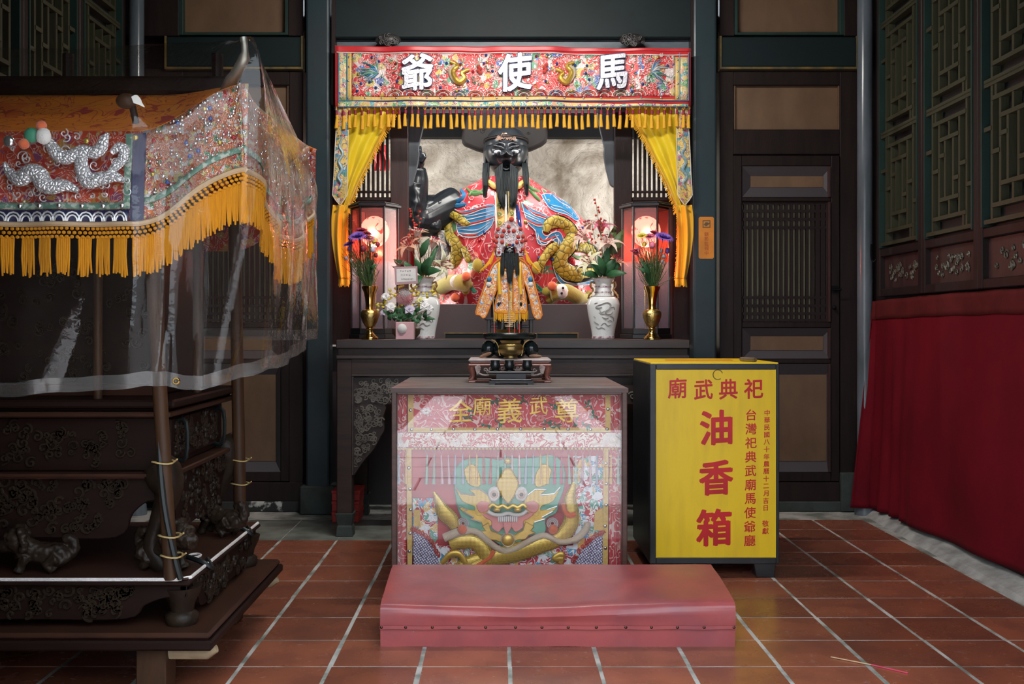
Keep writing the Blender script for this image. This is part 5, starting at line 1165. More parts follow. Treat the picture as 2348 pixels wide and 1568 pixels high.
so_ = sl_.build('sleeve', 'idol_black', st_root, smooth=180); md = so_.modifiers.new('fuse', 'REMESH'); md.mode = 'VOXEL'; md.voxel_size = .007; md.use_smooth_shade = True
ct_ = bpy.data.textures.new('cloth_folds', 'CLOUDS'); ct_.noise_scale = .09; md = so_.modifiers.new('folds', 'DISPLACE'); md.texture = ct_; md.strength = .05; md.texture_coords = 'LOCAL'
md = so_.modifiers.new('relax', 'SMOOTH'); md.factor = .5; md.iterations = 6
body_ = MB(); body_.v = hb.v+tb.v; n0 = len(hb.v); body_.f = hb.f+[tuple(i+n0 for i in f_) for f_ in tb.f]
bo_ = body_.build('body', 'idol_black', st_root, smooth=180)
md = bo_.modifiers.new('fuse', 'REMESH'); md.mode = 'VOXEL'; md.voxel_size = .0055; md.use_smooth_shade = True
md = bo_.modifiers.new('relax', 'SMOOTH'); md.factor = .4; md.iterations = 2
for u, v in ((1142, 348.5), (1180, 347.5)): 
    e = MB().ball(P(u, v, SY-.128), .0250, 18, (1.15, .8, .80)).build('eye', 'eye_white', st_root, smooth=True)
    MB().ball(P(u+(1.5 if u < 1160 else -1.5), v+1, SY-.1450), .0110, 12, (1, .45, 1)).build('pupil', 'idol_black', e, smooth=True)
    MB().tube([P(u-10, v+1, SY-.118), P(u, v+7.2, SY-.140), P(u+10, v+1, SY-.118)], [.002, .0055, .002], 6).build('eyelid', 'idol_black', e, smooth=True)
    MB().tube(smooth_path([P(u-10, v, SY-.118), P(u-4, v-6, SY-.142), P(u+5, v-6, SY-.142), P(u+10, v, SY-.118)], 3), [.002]+[.005]*8+[.002], 6).build('eyelid', 'idol_black', e, smooth=True)
for s in (-1, 1):
    MB().tube(smooth_path([P(1161+s*5, 342, SY-.150), P(1161+s*13, 337, SY-.150), P(1161+s*24, 334, SY-.135), P(1161+s*30, 331, SY-.115)], 4), [.009]*6+[.007]*6+[.003], 8).build('brow', 'idol_black', st_root, smooth=True)
# cap with gilt band, side flaps
def cap(a, b):
    th = a*2*math.pi; ph = b*math.pi*.53; C = P(1160.5, 334, SY+.005); return C+Vector((math.sin(ph)*math.sin(th)*.143, -math.sin(ph)*math.cos(th)*.160, math.cos(ph)*.128))
MB().grid(cap, 40, 18, closed=True).build('cap', 'idol_black', st_root, smooth=True)
f = MB()
for dz, r in ((322, .004), (326, .006)): f.tube([P(1160.5, dz, SY+.005)+Vector((.146*math.sin(t), -.163*math.cos(t), .010*math.cos(t))) for t in [i*2*math.pi/36 for i in range(37)]], r*1.3, 6)
f.build('cap_band', 'idol_hat', st_root, smooth=True)
s = MB(); scrolls(s, lambda u, v: abs(u-1159) < 26-(320-v)*1.6, (1132, 300, 1186, 320), SY-.157, 26, (.008, .014), .003, seed=12); s.ball(P(1160, 308, SY-.155), .011, 10, (1, .5, 1.2)); s.build('cap_ornament', 'idol_gold', st_root, smooth=True)
for s_x in (-1, 1):
    MB().ball(P(1160+s_x*46, 355, SY+.01), .055, 16, (.30, .7, 1.7)).build('ear_flap', 'idol_black', st_root, smooth=True)
    MB().ball(P(1160+s_x*45.5, 330, SY-.02), .03, 14, (.35, .7, 1.3)).build('ear_lobe', 'fur_tan' if False else 'idol_hat', st_root, smooth=True)
hat = [(1078, 236), (1070, 262), (1062, 292), (1058, 316), (1062, 329), (1075, 336), (1110, 348), (1160, 352), (1205, 347), (1235, 336), (1251, 326), (1256, 314), (1255, 292), (1246, 262), (1240, 236)]
MB().prism(smooth_path(hat, 3), 7.10, .09).build('hat_wings', 'idol_hat', st_root, bevel=.02, seg=3)
s = MB(); scrolls(s, lambda u, v: True, (1075, 262, 1245, 305), 7.098, 60, (.01, .025), .002, seed=14); s.build('hat_engraving', 'idol_hat', st_root, kind='stuff')
def hairlock(parent, name, roots, tips, n, r=.0035, seed=1, wob=.006):
    rg_ = random.Random(seed); f = MB()
    for k in range(n):
        t = rg_.random(); a = roots(t, rg_); b = tips(t, rg_); m = a.lerp(b, .5)+Vector((rg_.uniform(-wob, wob), rg_.uniform(-wob, 0)-.012, 0))
        f.tube(smooth_path([a, a.lerp(m, .55)+Vector((0, -.010, 0)), m, b], 2), [r, r*1.1, r*1.1, r, r*.9, r*.55, r*.15], 5)
    return f.build(name, 'hair_black', parent, smooth=True)
def R_(u0, u1, v0, v1, Y, j=.02): return lambda t, g: P(lerp(u0, u1, t), lerp(v0, v1, t)+g.uniform(-4, 4), Y+g.uniform(-j, j))
hairlock(st_root, 'beard', R_(1138, 1186, 397, 397, SY-.118), lambda t, g: P(lerp(1146, 1184, t), (462+30*math.sin(math.pi*t)+g.uniform(-14, 8)) if .34 < t < .64 else 470+g.uniform(-14, 12), 6.73+g.uniform(-.02, .01)), 760, .0032, 2)
hairlock(st_root, 'moustache', R_(1152, 1136, 378, 392, SY-.135), R_(1152, 1140, 470, 450, 6.72), 300, .0030, 3); hairlock(st_root, 'moustache', R_(1170, 1187, 378, 392, SY-.135), R_(1172, 1186, 472, 450, 6.72), 300, .0030, 4)
hairlock(st_root, 'side_lock', R_(1108, 1122, 378, 378, SY-.05), lambda t, g: P(lerp(1108, 1116, t), 448+g.uniform(-24, 6), 6.77), 300, .0032, 5); hairlock(st_root, 'side_lock', R_(1197, 1209, 378, 378, SY-.05), lambda t, g: P(lerp(1205, 1212, t), 446+g.uniform(-24, 6), 6.77), 300, .0032, 6)
# robe: a draped shell over shoulders and arms
RT = [(404, 1112, 1208), (415, 1098, 1222), (430, 1066, 1245), (450, 1038, 1278), (480, 1024, 1315), (515, 1021, 1347), (560, 1023, 1362), (610, 1031, 1362), (650, 1024, 1358), (705, 1000, 1356)]
def robe(a, b, dy=0):
    v = lerp(705, 404, b); l, r = interp(RT, v); u = lerp(l, r, a); t = a*2-1
    bulge = .20+.16*math.sin(math.pi*min(1, (v-400)/330)); Y = 7.06-bulge*math.sqrt(max(0, 1-abs(t)**2.4))
    sp = (v-404)/300; ang = (u-1160)/(40+90*sp)
    Y += .030*(abs(math.sin(ang*4.2+.6*math.sin(v*.02)))**.6-.6)*min(1, .25+sp)*(1 if abs(u-1160) > 14 else .3)+.018*noise.noise(Vector((u*.018, v*.014, 2)))
    return P(u, v, Y-dy)
def robe_at(u, v, dy=.01):
    l, r = interp(RT, v); return robe((u-l)/(r-l), (705-v)/(705-404), dy)
MB().grid(robe, 110, 90).build('robe', 'robe_red', st_root, smooth=180, solid=.006)
def patch(pts, name, m, dy=.008, step=5):
    """flat shape lying on the robe: outline filled as a triangulated strip grid"""
    q = smooth_path(list(pts)+[pts[0]], 4)[:-1]; mb = MB(); mb.add([robe_at(u, v, dy) for u, v in q], [tuple(range(len(q)))]); return mb.build(name, m, st_root)
def rtube(pts, rpx, name, m, dy=.014, n=10, flat=.5, bump=None):
    q = smooth_path([(u, v, r) for (u, v), r in zip(pts, rpx)], 6); return MB().tube([robe_at(u, v, dy) for u, v, r in q], [r*6.85/F for u, v, r in q], n, flat=flat).build(name, m, st_root, smooth=True)
z4 = lambda x, y: (1150+x*.2678, 380+y*.2678); z3 = lambda x, y: (740+x*.2678, 380+y*.2678)
# waves
def waves(lines, w, m, dy=.012):
    f = MB()
    for L in lines:
        q = smooth_path(L, 5); f.tube([robe_at(u, v, dy) for u, v in q], [w*(.35+.65*math.sin(math.pi*(i+.5)/len(q))) for i in range(len(q))], 6, flat=.5)
    return f.build('wave_embroidery', m, st_root, smooth=True, kind='stuff')
lw = [[z3(1105, 370), z3(1180, 410), z3(1260, 400), z3(1370, 360), z3(1450, 350)], [z3(1140, 430), z3(1230, 450), z3(1330, 430), z3(1460, 400)], [z3(1150, 520), z3(1260, 500), z3(1380, 470), z3(1460, 440)], [z3(1150, 560), z3(1250, 570), z3(1330, 560), z3(1420, 500)], [z3(1180, 590), z3(1260, 600), z3(1320, 590)]]
def patch2(poly, name, m, dy=.008, step=2.5):
    """cloth shape laid on the robe: small quads that follow its folds"""
    q = smooth_path(list(poly)+[poly[0]], 4)[:-1]
    def ins(u, v):
        c = False
        for (x0, y0), (x1, y1) in zip(q, q[1:]+q[:1]):
            if (y0 > v) != (y1 > v) and u < (x1-x0)*(v-y0)/(y1-y0)+x0: c = not c
        return c
    u0, u1 = min(p[0] for p in q), max(p[0] for p in q); v0, v1 = min(p[1] for p in q), max(p[1] for p in q); idx = {}; mb = MB()
    def vid(i, k):
        if (i, k) not in idx: idx[(i, k)] = len(mb.v); mb.v.append(robe_at(u0+i*step, v0+k*step, dy))
        return idx[(i, k)]
    for i in range(int((u1-u0)/step)+1):
        for k in range(int((v1-v0)/step)+1):
            if ins(u0+(i+.5)*step, v0+(k+.5)*step): mb.f.append((vid(i, k+1), vid(i+1, k+1), vid(i+1, k), vid(i, k)))
    o_ = mb.build(name, m, st_root, smooth=180)
    MB().tube([robe_at(u, v, dy+.002) for u, v in q+[q[0]]], .0022, 5).build('patch_edging', 'wave_white', o_, smooth=True); return o_
patch2([z3(1100, 350), z3(1180, 390), z3(1300, 365), z3(1460, 330), z3(1470, 420), z3(1440, 520), z3(1330, 605), z3(1230, 612), z3(1160, 575), z3(1150, 500), z3(1190, 480), z3(1130, 430)], 'sea_patch', 'wave_blue', .018)
waves([[(u, v+3) for u, v in L] for L in lw], .0032, 'wave_white', .022); waves([[(u+2, v-1.5) for u, v in L] for L in lw[::2]], .0055, 'felt_red', .022); waves([[(u+3, v-5) for u, v in L] for L in lw[1::2]], .0030, 'wave_white', .022)
rw = [[z4(190, 330), z4(260, 400), z4(340, 430), z4(420, 460)], [z4(180, 400), z4(260, 440), z4(330, 470)], [z4(200, 450), z4(290, 500), z4(350, 500)], [z4(300, 560), z4(320, 640), z4(370, 660), z4(430, 600), z4(480, 580)], [z4(320, 600), z4(350, 640), z4(400, 630), z4(470, 600)], [z4(470, 600), z4(500, 660), z4(490, 720)], [z4(450, 880), z4(520, 970), z4(620, 990), z4(760, 970)], [z4(370, 250), z4(420, 340), z4(520, 370), z4(600, 420)], [z4(430, 240), z4(500, 300), z4(570, 340), z4(640, 430)]]
patch2([z4(170, 310), z4(260, 370), z4(350, 410), z4(430, 460), z4(400, 520), z4(350, 560), z4(380, 600), z4(440, 570), z4(500, 570), z4(530, 640), z4(500, 730), z4(470, 660), z4(420, 640), z4(370, 680), z4(310, 660), z4(290, 560), z4(220, 480)], 'sea_patch', 'wave_blue', .018)
patch2([z4(440, 860), z4(520, 950), z4(640, 970), z4(780, 940), z4(780, 1010), z4(620, 1020), z4(500, 1000)], 'sea_patch', 'wave_blue', .018)
patch2([z4(340, 250), z4(420, 240), z4(560, 320), z4(660, 440), z4(640, 470), z4(560, 420), z4(420, 370)], 'cloud_patch', 'wave_blue', .016)
waves([[(u+3, v+4) for u, v in L] for L in rw], .0032, 'wave_white', .022); waves([[(u-3, v-4) for u, v in L] for L in rw[1::2]], .0030, 'wave_white', .022); waves([L for L in rw[:6:2]], .007, 'felt_red', .022); waves(rw[7:], .009, 'wave_blue', .024)
waves([[z3(1230, 190), z3(1290, 240), z3(1350, 230), z3(1400, 170)], [z3(1250, 260), z3(1300, 220), z3(1380, 240)], [z4(210, 150), z4(260, 200), z4(330, 220)], [z4(240, 210), z4(290, 260), z4(330, 300)], [z4(600, 760), z4(660, 790), z4(720, 770)]], .014, 'robe_green'); waves([[z3(1110, 230), z3(1160, 300), z3(1210, 260), z3(1180, 200)], [z3(1100, 260), z3(1140, 340), z3(1230, 330)]], .018, 'cord_blue')
# curling white lines all over the skirt
f = MB(); rw_ = random.Random(31)
for k in range(95):
    v = rw_.uniform(440, 692); l, r = interp(RT, v); u = rw_.uniform(l+8, r-8)
    if 1090 < u < 1245 and v > 590: continue
    pts = []; a = rw_.uniform(0, 6.28); d = rw_.choice((-1, 1)); x, y = u, v
    for i in range(9):
        pts.append((x, y)); a += d*(.25+.12*i); x += 4.2*math.cos(a); y += 4.2*math.sin(a)
    f.tube([robe_at(min(max(x, l), r), min(max(y, 410), 700), .012) for x, y in pts], [.0020]*8+[.001], 4)
f.build('couched_curls', 'wave_white', st_root, kind='stuff')
rb_gem = [inst(gms[m], 'sequin', m, st_root, robe_at(*z, .016), (0, 0, 0), (1.4, 1.2, 1.4)) for z, m in ((z4(205, 480), 'gem_green'), (z4(270, 590), 'gem_red'), (z4(435, 800), 'gem_gold'), (z4(600, 810), 'gem_red'), (z4(650, 715), 'gem_gold'), (z4(690, 530), 'gem'), (z4(400, 300), 'gem_green'), (z4(320, 790), 'gem'), (z3(1385, 570), 'gem'), (z3(1370, 480), 'gem_gold'), (z3(1340, 640), 'gem_red'))]
# dragons of padded gold scales
O = lambda pts, r, nm_, m='dragon_scale', dy=.02: rtube(pts, r, nm_, m, dy)
for grow, m, dy, nm_ in ((1.14, 'felt_black', .010, 'dragon_outline'), (1.0, 'dragon_scale', .022, 'gold_dragon')):
    O([z4(380, 570), z4(400, 510), z4(470, 480), z4(560, 530), z4(600, 610), z4(570, 690), z4(510, 760), z4(500, 840), z4(570, 910), z4(670, 930), z4(770, 910)], [g_*grow for g_ in (6, 12, 15, 17, 17, 18, 18, 18, 18, 18, 15)], nm_, m, dy)
    O([z4(480, 680), z4(430, 710), z4(380, 770), z4(345, 830), z4(345, 900)], [g_*grow for g_ in (9, 11, 10, 9, 4)], nm_, m, dy)
    O([z4(640, 720), z4(700, 700), z4(760, 720), z4(800, 740)], [g_*grow for g_ in (5, 12, 13, 10)], nm_, m, dy)
    O([z3(1090, 420), z3(1085, 500), z3(1100, 600), z3(1150, 680), z3(1150, 780), z3(1110, 860)], [g_*grow for g_ in (12, 13, 14, 15, 16, 8)], nm_, m, dy)
    O([z3(1110, 420), z3(1170, 450), z3(1220, 490), z3(1265, 500)], [g_*grow for g_ in (10, 10, 8, 3)], nm_, m, dy)
    O([z3(1200, 700), z3(1240, 780), z3(1250, 830)], [g_*grow for g_ in (6, 8, 5)], nm_, m, dy)
MB().ball(robe_at(1095, 608, .03), .038, 16, (.9, .6, 1.15)).build('gold_claw_ball', 'plush_gold', st_root, smooth=True); MB().ball(robe_at(1230, 614, .03), .034, 16, (.9, .6, 1.2)).build('gold_claw_ball', 'plush_gold', st_root, smooth=True)
# collar panel and neckline
patch([(1138, 442), (1182, 442), (1180, 500), (1176, 545), (1140, 545)], 'collar_panel', 'satin_gold', .03)
f = MB(); 
for u, v in ((1145, 470), (1146, 490), (1172, 468), (1173, 488), (1146, 510)): f.tube(spiral(robe_at(u, v, .036), .016, 1.2, 1, u, n=10), .0035, 5)
f.build('green_scroll', 'robe_green', st_root, kind='stuff')
waves([[(1136, 440), (1137, 480), (1138, 520), (1138, 556)], [(1160, 446), (1160, 500), (1160, 556)], [(1180, 445), (1181, 500), (1184, 556)]], .006, 'wave_white', .036); waves([[(1186, 470), (1190, 500), (1195, 535)]], .012, 'gem', .03)
waves([[(1108, 408), (1130, 424), (1138, 432)], [(1212, 408), (1192, 424), (1186, 432)]], .02, 'satin_gold', .03)
# lower white sleeve, plush dragon heads at the hem
MB().grid(lambda a, b: P(lerp(985, 1048, a)+4*math.sin(b*5), lerp(610, 528, b), 6.93+.03*math.sin(a*9)), 16, 14).build('inner_sleeve', 'robe_lower', st_root, smooth=80, solid=.004)
def plush(u, v, s, flip, nm_):
    c = lambda du, dv, dy: robe_at(u+flip*du, v+dv, .09+dy)
    b = MB().tube(smooth_path([c(-26, 4, .02), c(-8, 2, .03), c(15, 2, .03), c(38, 14, .02), c(56, 16, .01), c(64, 4, 0)], 4), [.03]+[.055]*4+[.052]*4+[.05]*4+[.035]*4+[.022]*4, 12); b.build(nm_, 'plush_gold', st_root, smooth=True)
    MB().ball(c(0, 0, .06), .046, 18, (1, .8, 1), .06).build('white_muzzle', 'fur_white', st_root, smooth=True)
    MB().ball(c(-21, -12, .075), .030, 18, (1, 1, 1), .03).build('pompom', 'felt_orange', st_root, smooth=True)
    for du, dv in ((4, -8), (1, 4)): MB().ball(c(du, dv, .10), .0085, 10).build('bead_eye', 'felt_black', st_root, smooth=True)
plush(1287, 668, 1, 1, 'plush_dragon')
plush(1048, 646, 1, -1, 'plush_dragon')
MB().ball(robe_at(1044, 682, .12), .03, 18, (1, 1, 1), .03).build('pompom', 'felt_orange', st_root, smooth=True)
for u, v, r in ((1253, 668, .03), (1262, 686, .03), (1075, 652, .026), (1068, 668, .022)): MB().ball(robe_at(u, v, .07), r, 14, (1.1, .8, 1)).build('gold_padding', 'plush_gold', st_root, smooth=True)
f = MB()
for u0 in (1240, 1085):
    for k in range(7): a = -.6+k*.5; f.tube([robe_at(u0+4, 668, .05), robe_at(u0+14*math.cos(a+2), 668-20*math.sin(a+.8), .06)], [.014, .003], 6)
f.build('green_mane', 'cord_green', st_root, smooth=True, kind='stuff')
# red banner cloth behind the left grille, and the weapon shaft in the raised hand
tag(MB().grid(lambda a, b: P(lerp(922, 950, a), lerp(640, 425, b), 7.25+.03*math.sin(a*9)), 16, 12).build('red_banner', 'satin_scarlet', smooth=80, solid=.003), 'narrow red satin banner hanging beside the post behind the statue sleeve', 'banner')
rbn = thing('red_ribbon', P(876, 392, 7.15), 'knotted red ribbon hung on a cord behind the grille above the lantern', 'ribbon')
MB().grid(lambda a, b: P(lerp(858, 892, a)+2*math.sin(b*6), lerp(392, 332, b), 7.15+.03*math.sin(a*12+b*3)), 20, 12).build('ribbon', 'satin_scarlet', rbn, smooth=80, solid=.003)
MB().tube([P(876, 134, 7.15), P(876, 240, 7.15), P(875, 345, 7.15)], .012, 8).build('cord', 'satin_scarlet', rbn, smooth=True)
# ================================================================== red carved stand on the cabinet, burners, cups
CT = CZ+.006
mat('stand_red', (.26, .085, .055), .35, col2=(.18, .055, .04), vs=10, st=(1, 6, 6), bump=.1); mat('stand_dust', (.50, .42, .40), .6, col2=(.36, .28, .26), vs=20); mat('carve_pale', (.55, .45, .42), .45, col2=(.3, .18, .15), vs=30)
mat('stone_black', (.012, .018, .018), .16, col2=(.03, .04, .04), vs=50, vlo=.6, vhi=.7); mat('burner_brass', (.36, .24, .08), .3, metal=.85, col2=(.16, .11, .05), vs=14, bump=.3, bs=80); mat('black_wood', (.030, .026, .028), .35, col2=(.018, .016, .018), vs=10); mat('cup_black', (.02, .022, .022), .2, metal=.3); mat('ash', (.55, .53, .50), .95, bump=.8, bs=120); mat('bwood', (.26, .13, .06), .5, col2=(.14, .06, .03), vs=25)
RY = 4.72; sx_a, sx_b = PX(1074, RY), PX(1264, RY); rt = PZ(823, RY)
rs = thing('offering_stand', (PX(1169, RY), RY, CT), 'red carved offering stand carrying the censers on the cabinet top', 'stand')
MB().box(sx_a, sx_b, RY, RY+.30, rt-.012, rt).build('top', 'stand_dust', rs, bevel=.004); MB().box(sx_a+.006, sx_b-.006, RY+.006, RY+.294, rt-.022, rt-.012).build('waist', 'stand_red', rs, bevel=.003); MB().box(sx_a-.002, sx_b+.002, RY-.002, RY+.302, rt-.034, rt-.022).build('lower_moulding', 'stand_red', rs, bevel=.004)
for x, s in ((sx_a, 1), (sx_b, -1)):
    for y in (RY, RY+.27):
        p = [(x+s*.012, rt-.034), (x+s*.015, rt-.05), (x+s*.020, rt-.075), (x+s*.017, CT+.022), (x+s*.010, CT+.012)]
        MB().tube([(a, y+.015, b) for a, b in smooth_path(p, 3)], [.017, .017, .017, .016, .014, .012, .011, .010, .011, .012, .013, .014, .014], 8).build('leg', 'stand_red', rs, smooth=True)
f = MB().box(sx_a, sx_b, RY+.002, RY+.024, CT+.006, CT+.013).box(sx_a, sx_b, RY+.276, RY+.298, CT+.006, CT+.013).box(sx_a, sx_a+.022, RY+.02, RY+.28, CT+.006, CT+.013).box(sx_b-.022, sx_b, RY+.02, RY+.28, CT+.006, CT+.013); f.build('base_frame', 'stand_red', rs, bevel=.002)
for x in (sx_a, sx_b-.032):
    for y in (RY, RY+.268): MB().box(x, x+.032, y, y+.032, CT, CT+.008).build('foot', 'stand_red', rs, bevel=.002)
f = MB()
for s, uc in ((1, 1089), (-1, 1250)):
    for k in range(7): a = 1.2-k*.38; f.tube([P(uc, 841, RY-.002), P(uc+s*(9+k)*math.cos(a*.7), 841+(20-k)*math.cos(a-1.2)*.8+k*.6, RY-.004)], [.0016, .0045], 5)
    f.tube([P(uc+s*u, v, RY-.002) for u, v in smooth_path([(5, 850), (12, 857), (22, 860), (32, 860)], 4)], .0035, 6)
    for u, v in ((24, 848), (30, 853), (36, 846)): f.tube(spiral(P(uc+s*u, v, RY-.002), .010, 1.1, s, 0, n=9), .0026, 5)
scrolls(f, lambda u, v: True, (1145, 843, 1195, 858), RY-.001, 18, (.006, .011), .0026, seed=8)
f.build('carved_apron', 'carve_pale', rs, smooth=True, kind='stuff')
# black stone burner
KY = 4.905; c = Vector((PX(1169, KY), KY, rt)); s = KY/F
bk = thing('incense_burner', c, 'black stone incense burner with wide flat rim and rounded lugs', 'incense burner')
MB().lathe([(r*s, z*s) for r, z in [(26, 0), (33, 4), (40, 14), (40, 24), (36, 34), (32, 40), (36, 43)]], c, 40).build('belly', 'stone_black', bk, smooth=60)
MB().lathe([(r*s, z*s) for r, z in [(38, 42), (58, 44), (61, 47), (62, 55), (60, 57), (56, 56), (55, 54)]], c, 48).build('rim', 'stone_black', bk, smooth=40)
MB().lathe([(2*s, 54*s), (30*s, 55.5*s), (56*s, 55*s), (56*s, 53*s)], c, 40).build('ash_bed', 'ash', bk, smooth=60)
for sx in (-1, 1): MB().ball(c+Vector((sx*49*s, 0, 20*s)), 18*s, 18, (.95, .9, 1.1)).build('lug', 'stone_black', bk, smooth=True)
# brass censer in front
Y2 = 4.762; c2 = Vector((PX(1171, Y2), Y2-.0, rt)); s2 = Y2/F
br = thing('brass_censer', c2, 'small brass censer with curled wire handles before the stone burner', 'incense burner')
# the censer stands in front of the burner belly
MB().lathe([(r*s2, z*s2) for r, z in [(16, 0), (17, 3), (15, 7), (22, 10), (27, 16), (29, 23), (28, 30), (24, 33), (22, 36), (24, 40), (25, 42), (22, 41)]], c2, 36).build('bowl', 'burner_brass', br, smooth=60)
for sx in (-1, 1):
    MB().tube(smooth_path([c2+Vector((sx*x*s2, -.01, z*s2)) for x, z in ((43, 44), (33, 38), (28, 26), (27, 16), (24, 7))], 4), .0028, 6).build('wire_handle', 'brass', br, smooth=True)
# joss sticks
jr = random.Random(2)
for k, (u, v0, v1, lab) in enumerate(((1168, 690, 766, 'thick curled joss stick burning down in the middle of the burner'), (1134, 668, 764, 'thin leaning joss stick with the longest stem in the burner'), (1191, 660, 766, 'thin joss stick standing upright before the orange robe'), (1180, 705, 766, 'short joss stick stub beside the curled one'))):
    o = thing('joss_stick', P(u, 765, 4.85), lab, 'incense stick', 'joss sticks in the burner'); bot = P(u, v1, 4.85); top = P(u-(4 if k == 1 else 0), v0, 4.87); mid = bot.lerp(top, .22)
    MB().tube([bot, mid], .0022, 6).build('red_stem', 'paint_red', o); MB().tube([mid, top], .0017 if k else .004, 6).build('incense_body', 'bamboo', o)
    if k == 0:
        f = MB()
        for j in range(13): z = mid.lerp(top, j/12.5); L = .028*(1-abs(j-4)/12); f.tube([z+Vector((-L, -.003, .001*jr.uniform(-2, 2))), z+Vector((L, -.003, .001*jr.uniform(-2, 2)))], .0011, 4)
        f.build('ash_curls', 'bamboo', o, kind='stuff')
# divination blocks
for (u, v, rz, lab) in ((1113, 815, .35, 'crescent wooden divination block lying tilted beside the burner, darker end up'), (1228, 816, -.05, 'crescent wooden divination block lying flat with a pale face')):
    c3 = P(u, v, 4.765); c3.z = rt+.0105; o = MB()
    def moon(a, b):
        t = (a-.5)*2; ph = b*2*math.pi; w = .011*math.sqrt(max(0, 1-t*t))+.0003
        p = Vector((t*.030, .012*(1-t*t)+w*.8*math.cos(ph), w*.75*math.sin(ph))); p = Matrix.Rotation(-rz, 3, 'Y') @ p; return c3+p+Vector((0, 0, abs(math.sin(rz))*.018))
    o.grid(moon, 17, 13); tag(o.build('divination_block', 'bwood', smooth=80), lab, 'wooden block', 'divination blocks')
# cup stand and three cups
QY = 4.575; cs = thing('cup_stand', (PX(1171, QY), QY, CT), 'small black stepped stand for three offering cups on the cabinet', 'stand')
z_top = PZ(852, QY)
MB().box(PX(1119, QY), PX(1227, QY), QY+.01, QY+.10, z_top-.008, z_top).build('upper_shelf', 'black_wood', cs, bevel=.002); MB().box(PX(1137, QY), PX(1207, QY), QY+.018, QY+.09, CT+.022, z_top-.008).build('middle_block', 'black_wood', cs, bevel=.002)
MB().box(PX(1126, QY), PX(1219, QY), QY+.004, QY+.10, CT+.016, CT+.023).build('lower_shelf', 'black_wood', cs, bevel=.002)
u0, u1, zt_, zb_ = PX(1122, QY), PX(1223, QY), CT+.016, CT
MB().prism([(u0, zb_), (u0, zt_), (u1, zt_), (u1, zb_), (u1-.022, zb_), (u1-.03, zb_+.008), ((u0+u1)/2, zb_+.005), (u0+.03, zb_+.008), (u0+.022, zb_)], QY, .10, px=False).build('scalloped_foot', 'black_wood', cs)
for u, lab in ((1135.5, 'small dark offering cup with a brassy sheen, at the end of the cup stand'), (1168, 'small black offering cup in the middle of the cup stand'), (1209, 'small black offering cup with greenish gloss, set apart on the cup stand')):
    c4_ = Vector((PX(u, QY+.05), QY+.052, z_top)); s4 = (QY+.05)/F; o = thing('offering_cup', c4_, lab, 'cup', 'cups on the stand')
    MB().lathe([(r*s4, z*s4) for r, z in [(10, 0), (13, 1), (13, 3), (9, 4.5)]], c4_, 24).build('saucer', 'cup_black', o, smooth=60)
    MB().lathe([(r*s4, z*s4) for r, z in [(7, 3.5), (10, 6), (11.8, 11), (12, 15), (10.5, 19), (10, 22), (11, 25), (10, 25), (9, 21), (8, 8)]], c4_, 28).build('bowl', 'cup_black', o, smooth=60)
# ================================================================== small enthroned statue on the altar table
NY = 5.95; mat('face_black', (.010, .011, .012), .35)
brocade('robe_orange', (.82, .27, .02), [(.82, .27, .02), (.75, .72, .70), (.20, .30, .55), (.82, .27, .02), (.75, .55, .18), (.45, .08, .12)], 44, (.82, .72, .58), .28, 6, .5)
mat('trim_orange', (.80, .25, .02), .5)
ss = thing('small_statue', P(1168, 778, NY), 'small black-faced statue in orange robe and pompom crown on a black throne', 'statue')
th = MB()
for u in (1117, 1213): th.box(PX(u, NY), PX(u+8, NY), NY-.10, NY+.10, VZ, PZ(732, NY))
th.box(PX(1112, NY), PX(1225, NY), NY-.11, NY+.11, PZ(734, NY), PZ(728, NY)).box(PX(1112, NY), PX(1225, NY), NY-.11, NY+.11, VZ, VZ+.012); th.box(PX(1125, NY), PX(1213, NY), NY-.09, NY-.08, PZ(752, NY), PZ(745, NY))
th.box(PX(1125, NY), PX(1212, NY), NY+.09, NY+.105, PZ(730, NY), PZ(620, NY)).build('throne', 'black_wood', ss, bevel=.003)
f = MB(); scrolls(f, lambda u, v: True, (1128, 738, 1210, 772), NY-.085, 22, (.008, .016), .003, seed=4); f.build('throne_carving', 'black_wood', ss, kind='stuff')
bd = MB().tube([P(1169, 735, NY), P(1169, 690, NY), P(1169, 640, NY), P(1169, 610, NY), P(1169, 600, NY)], [.085, .085, .075, .05, .028], 18)
bd.ball(P(1168.5, 580, NY-.045), .038, 20, (.90, 1, 1.2)); bd.ball(P(1168.5, 583, NY-.084), .010, 8, (.8, .9, 1.4))
for sx in (-1, 1): bd.tube([P(1169+sx*14, 615, NY), P(1169+sx*34, 650, NY-.02), P(1169+sx*36, 690, NY-.09), P(1169+sx*20, 700, NY-.12)], [.03, .035, .03, .02], 12); bd.ball(P(1168.5+sx*6, 576, NY-.079), .007, 8)
for sx in (-1, 1): bd.tube([P(1169+sx*16, 715, NY-.06), P(1169+sx*17, 745, NY-.11), P(1169+sx*20, 768, NY-.12)], [.04, .026, .022], 12)
o = bd.build('body', 'face_black', ss, smooth=180); md = o.modifiers.new('fuse', 'REMESH'); md.mode = 'VOXEL'; md.voxel_size = .004; md.use_smooth_shade = True
def flap(name, outline, Y, m='robe_orange', trim=True, dome=.02):
    q = smooth_path(outline+[outline[0]], 3)[:-1]; MB().prism(q, Y, .006).build(name, m, ss)
    if trim: MB().tube([P(u, v, Y-.002) for u, v in q+[q[0]]], .0045, 6).build('robe_edging', 'trim_orange', ss, smooth=True)
flap('sleeve', [(1148, 593), (1132, 606), (1118, 635), (1106, 670), (1091, 716), (1100, 722), (1112, 728), (1128, 690), (1142, 655), (1150, 620)], NY-.115); flap('sleeve', [(1190, 593), (1206, 604), (1218, 625), (1228, 660), (1243, 722), (1226, 728), (1216, 690), (1206, 655), (1192, 630)], NY-.115)
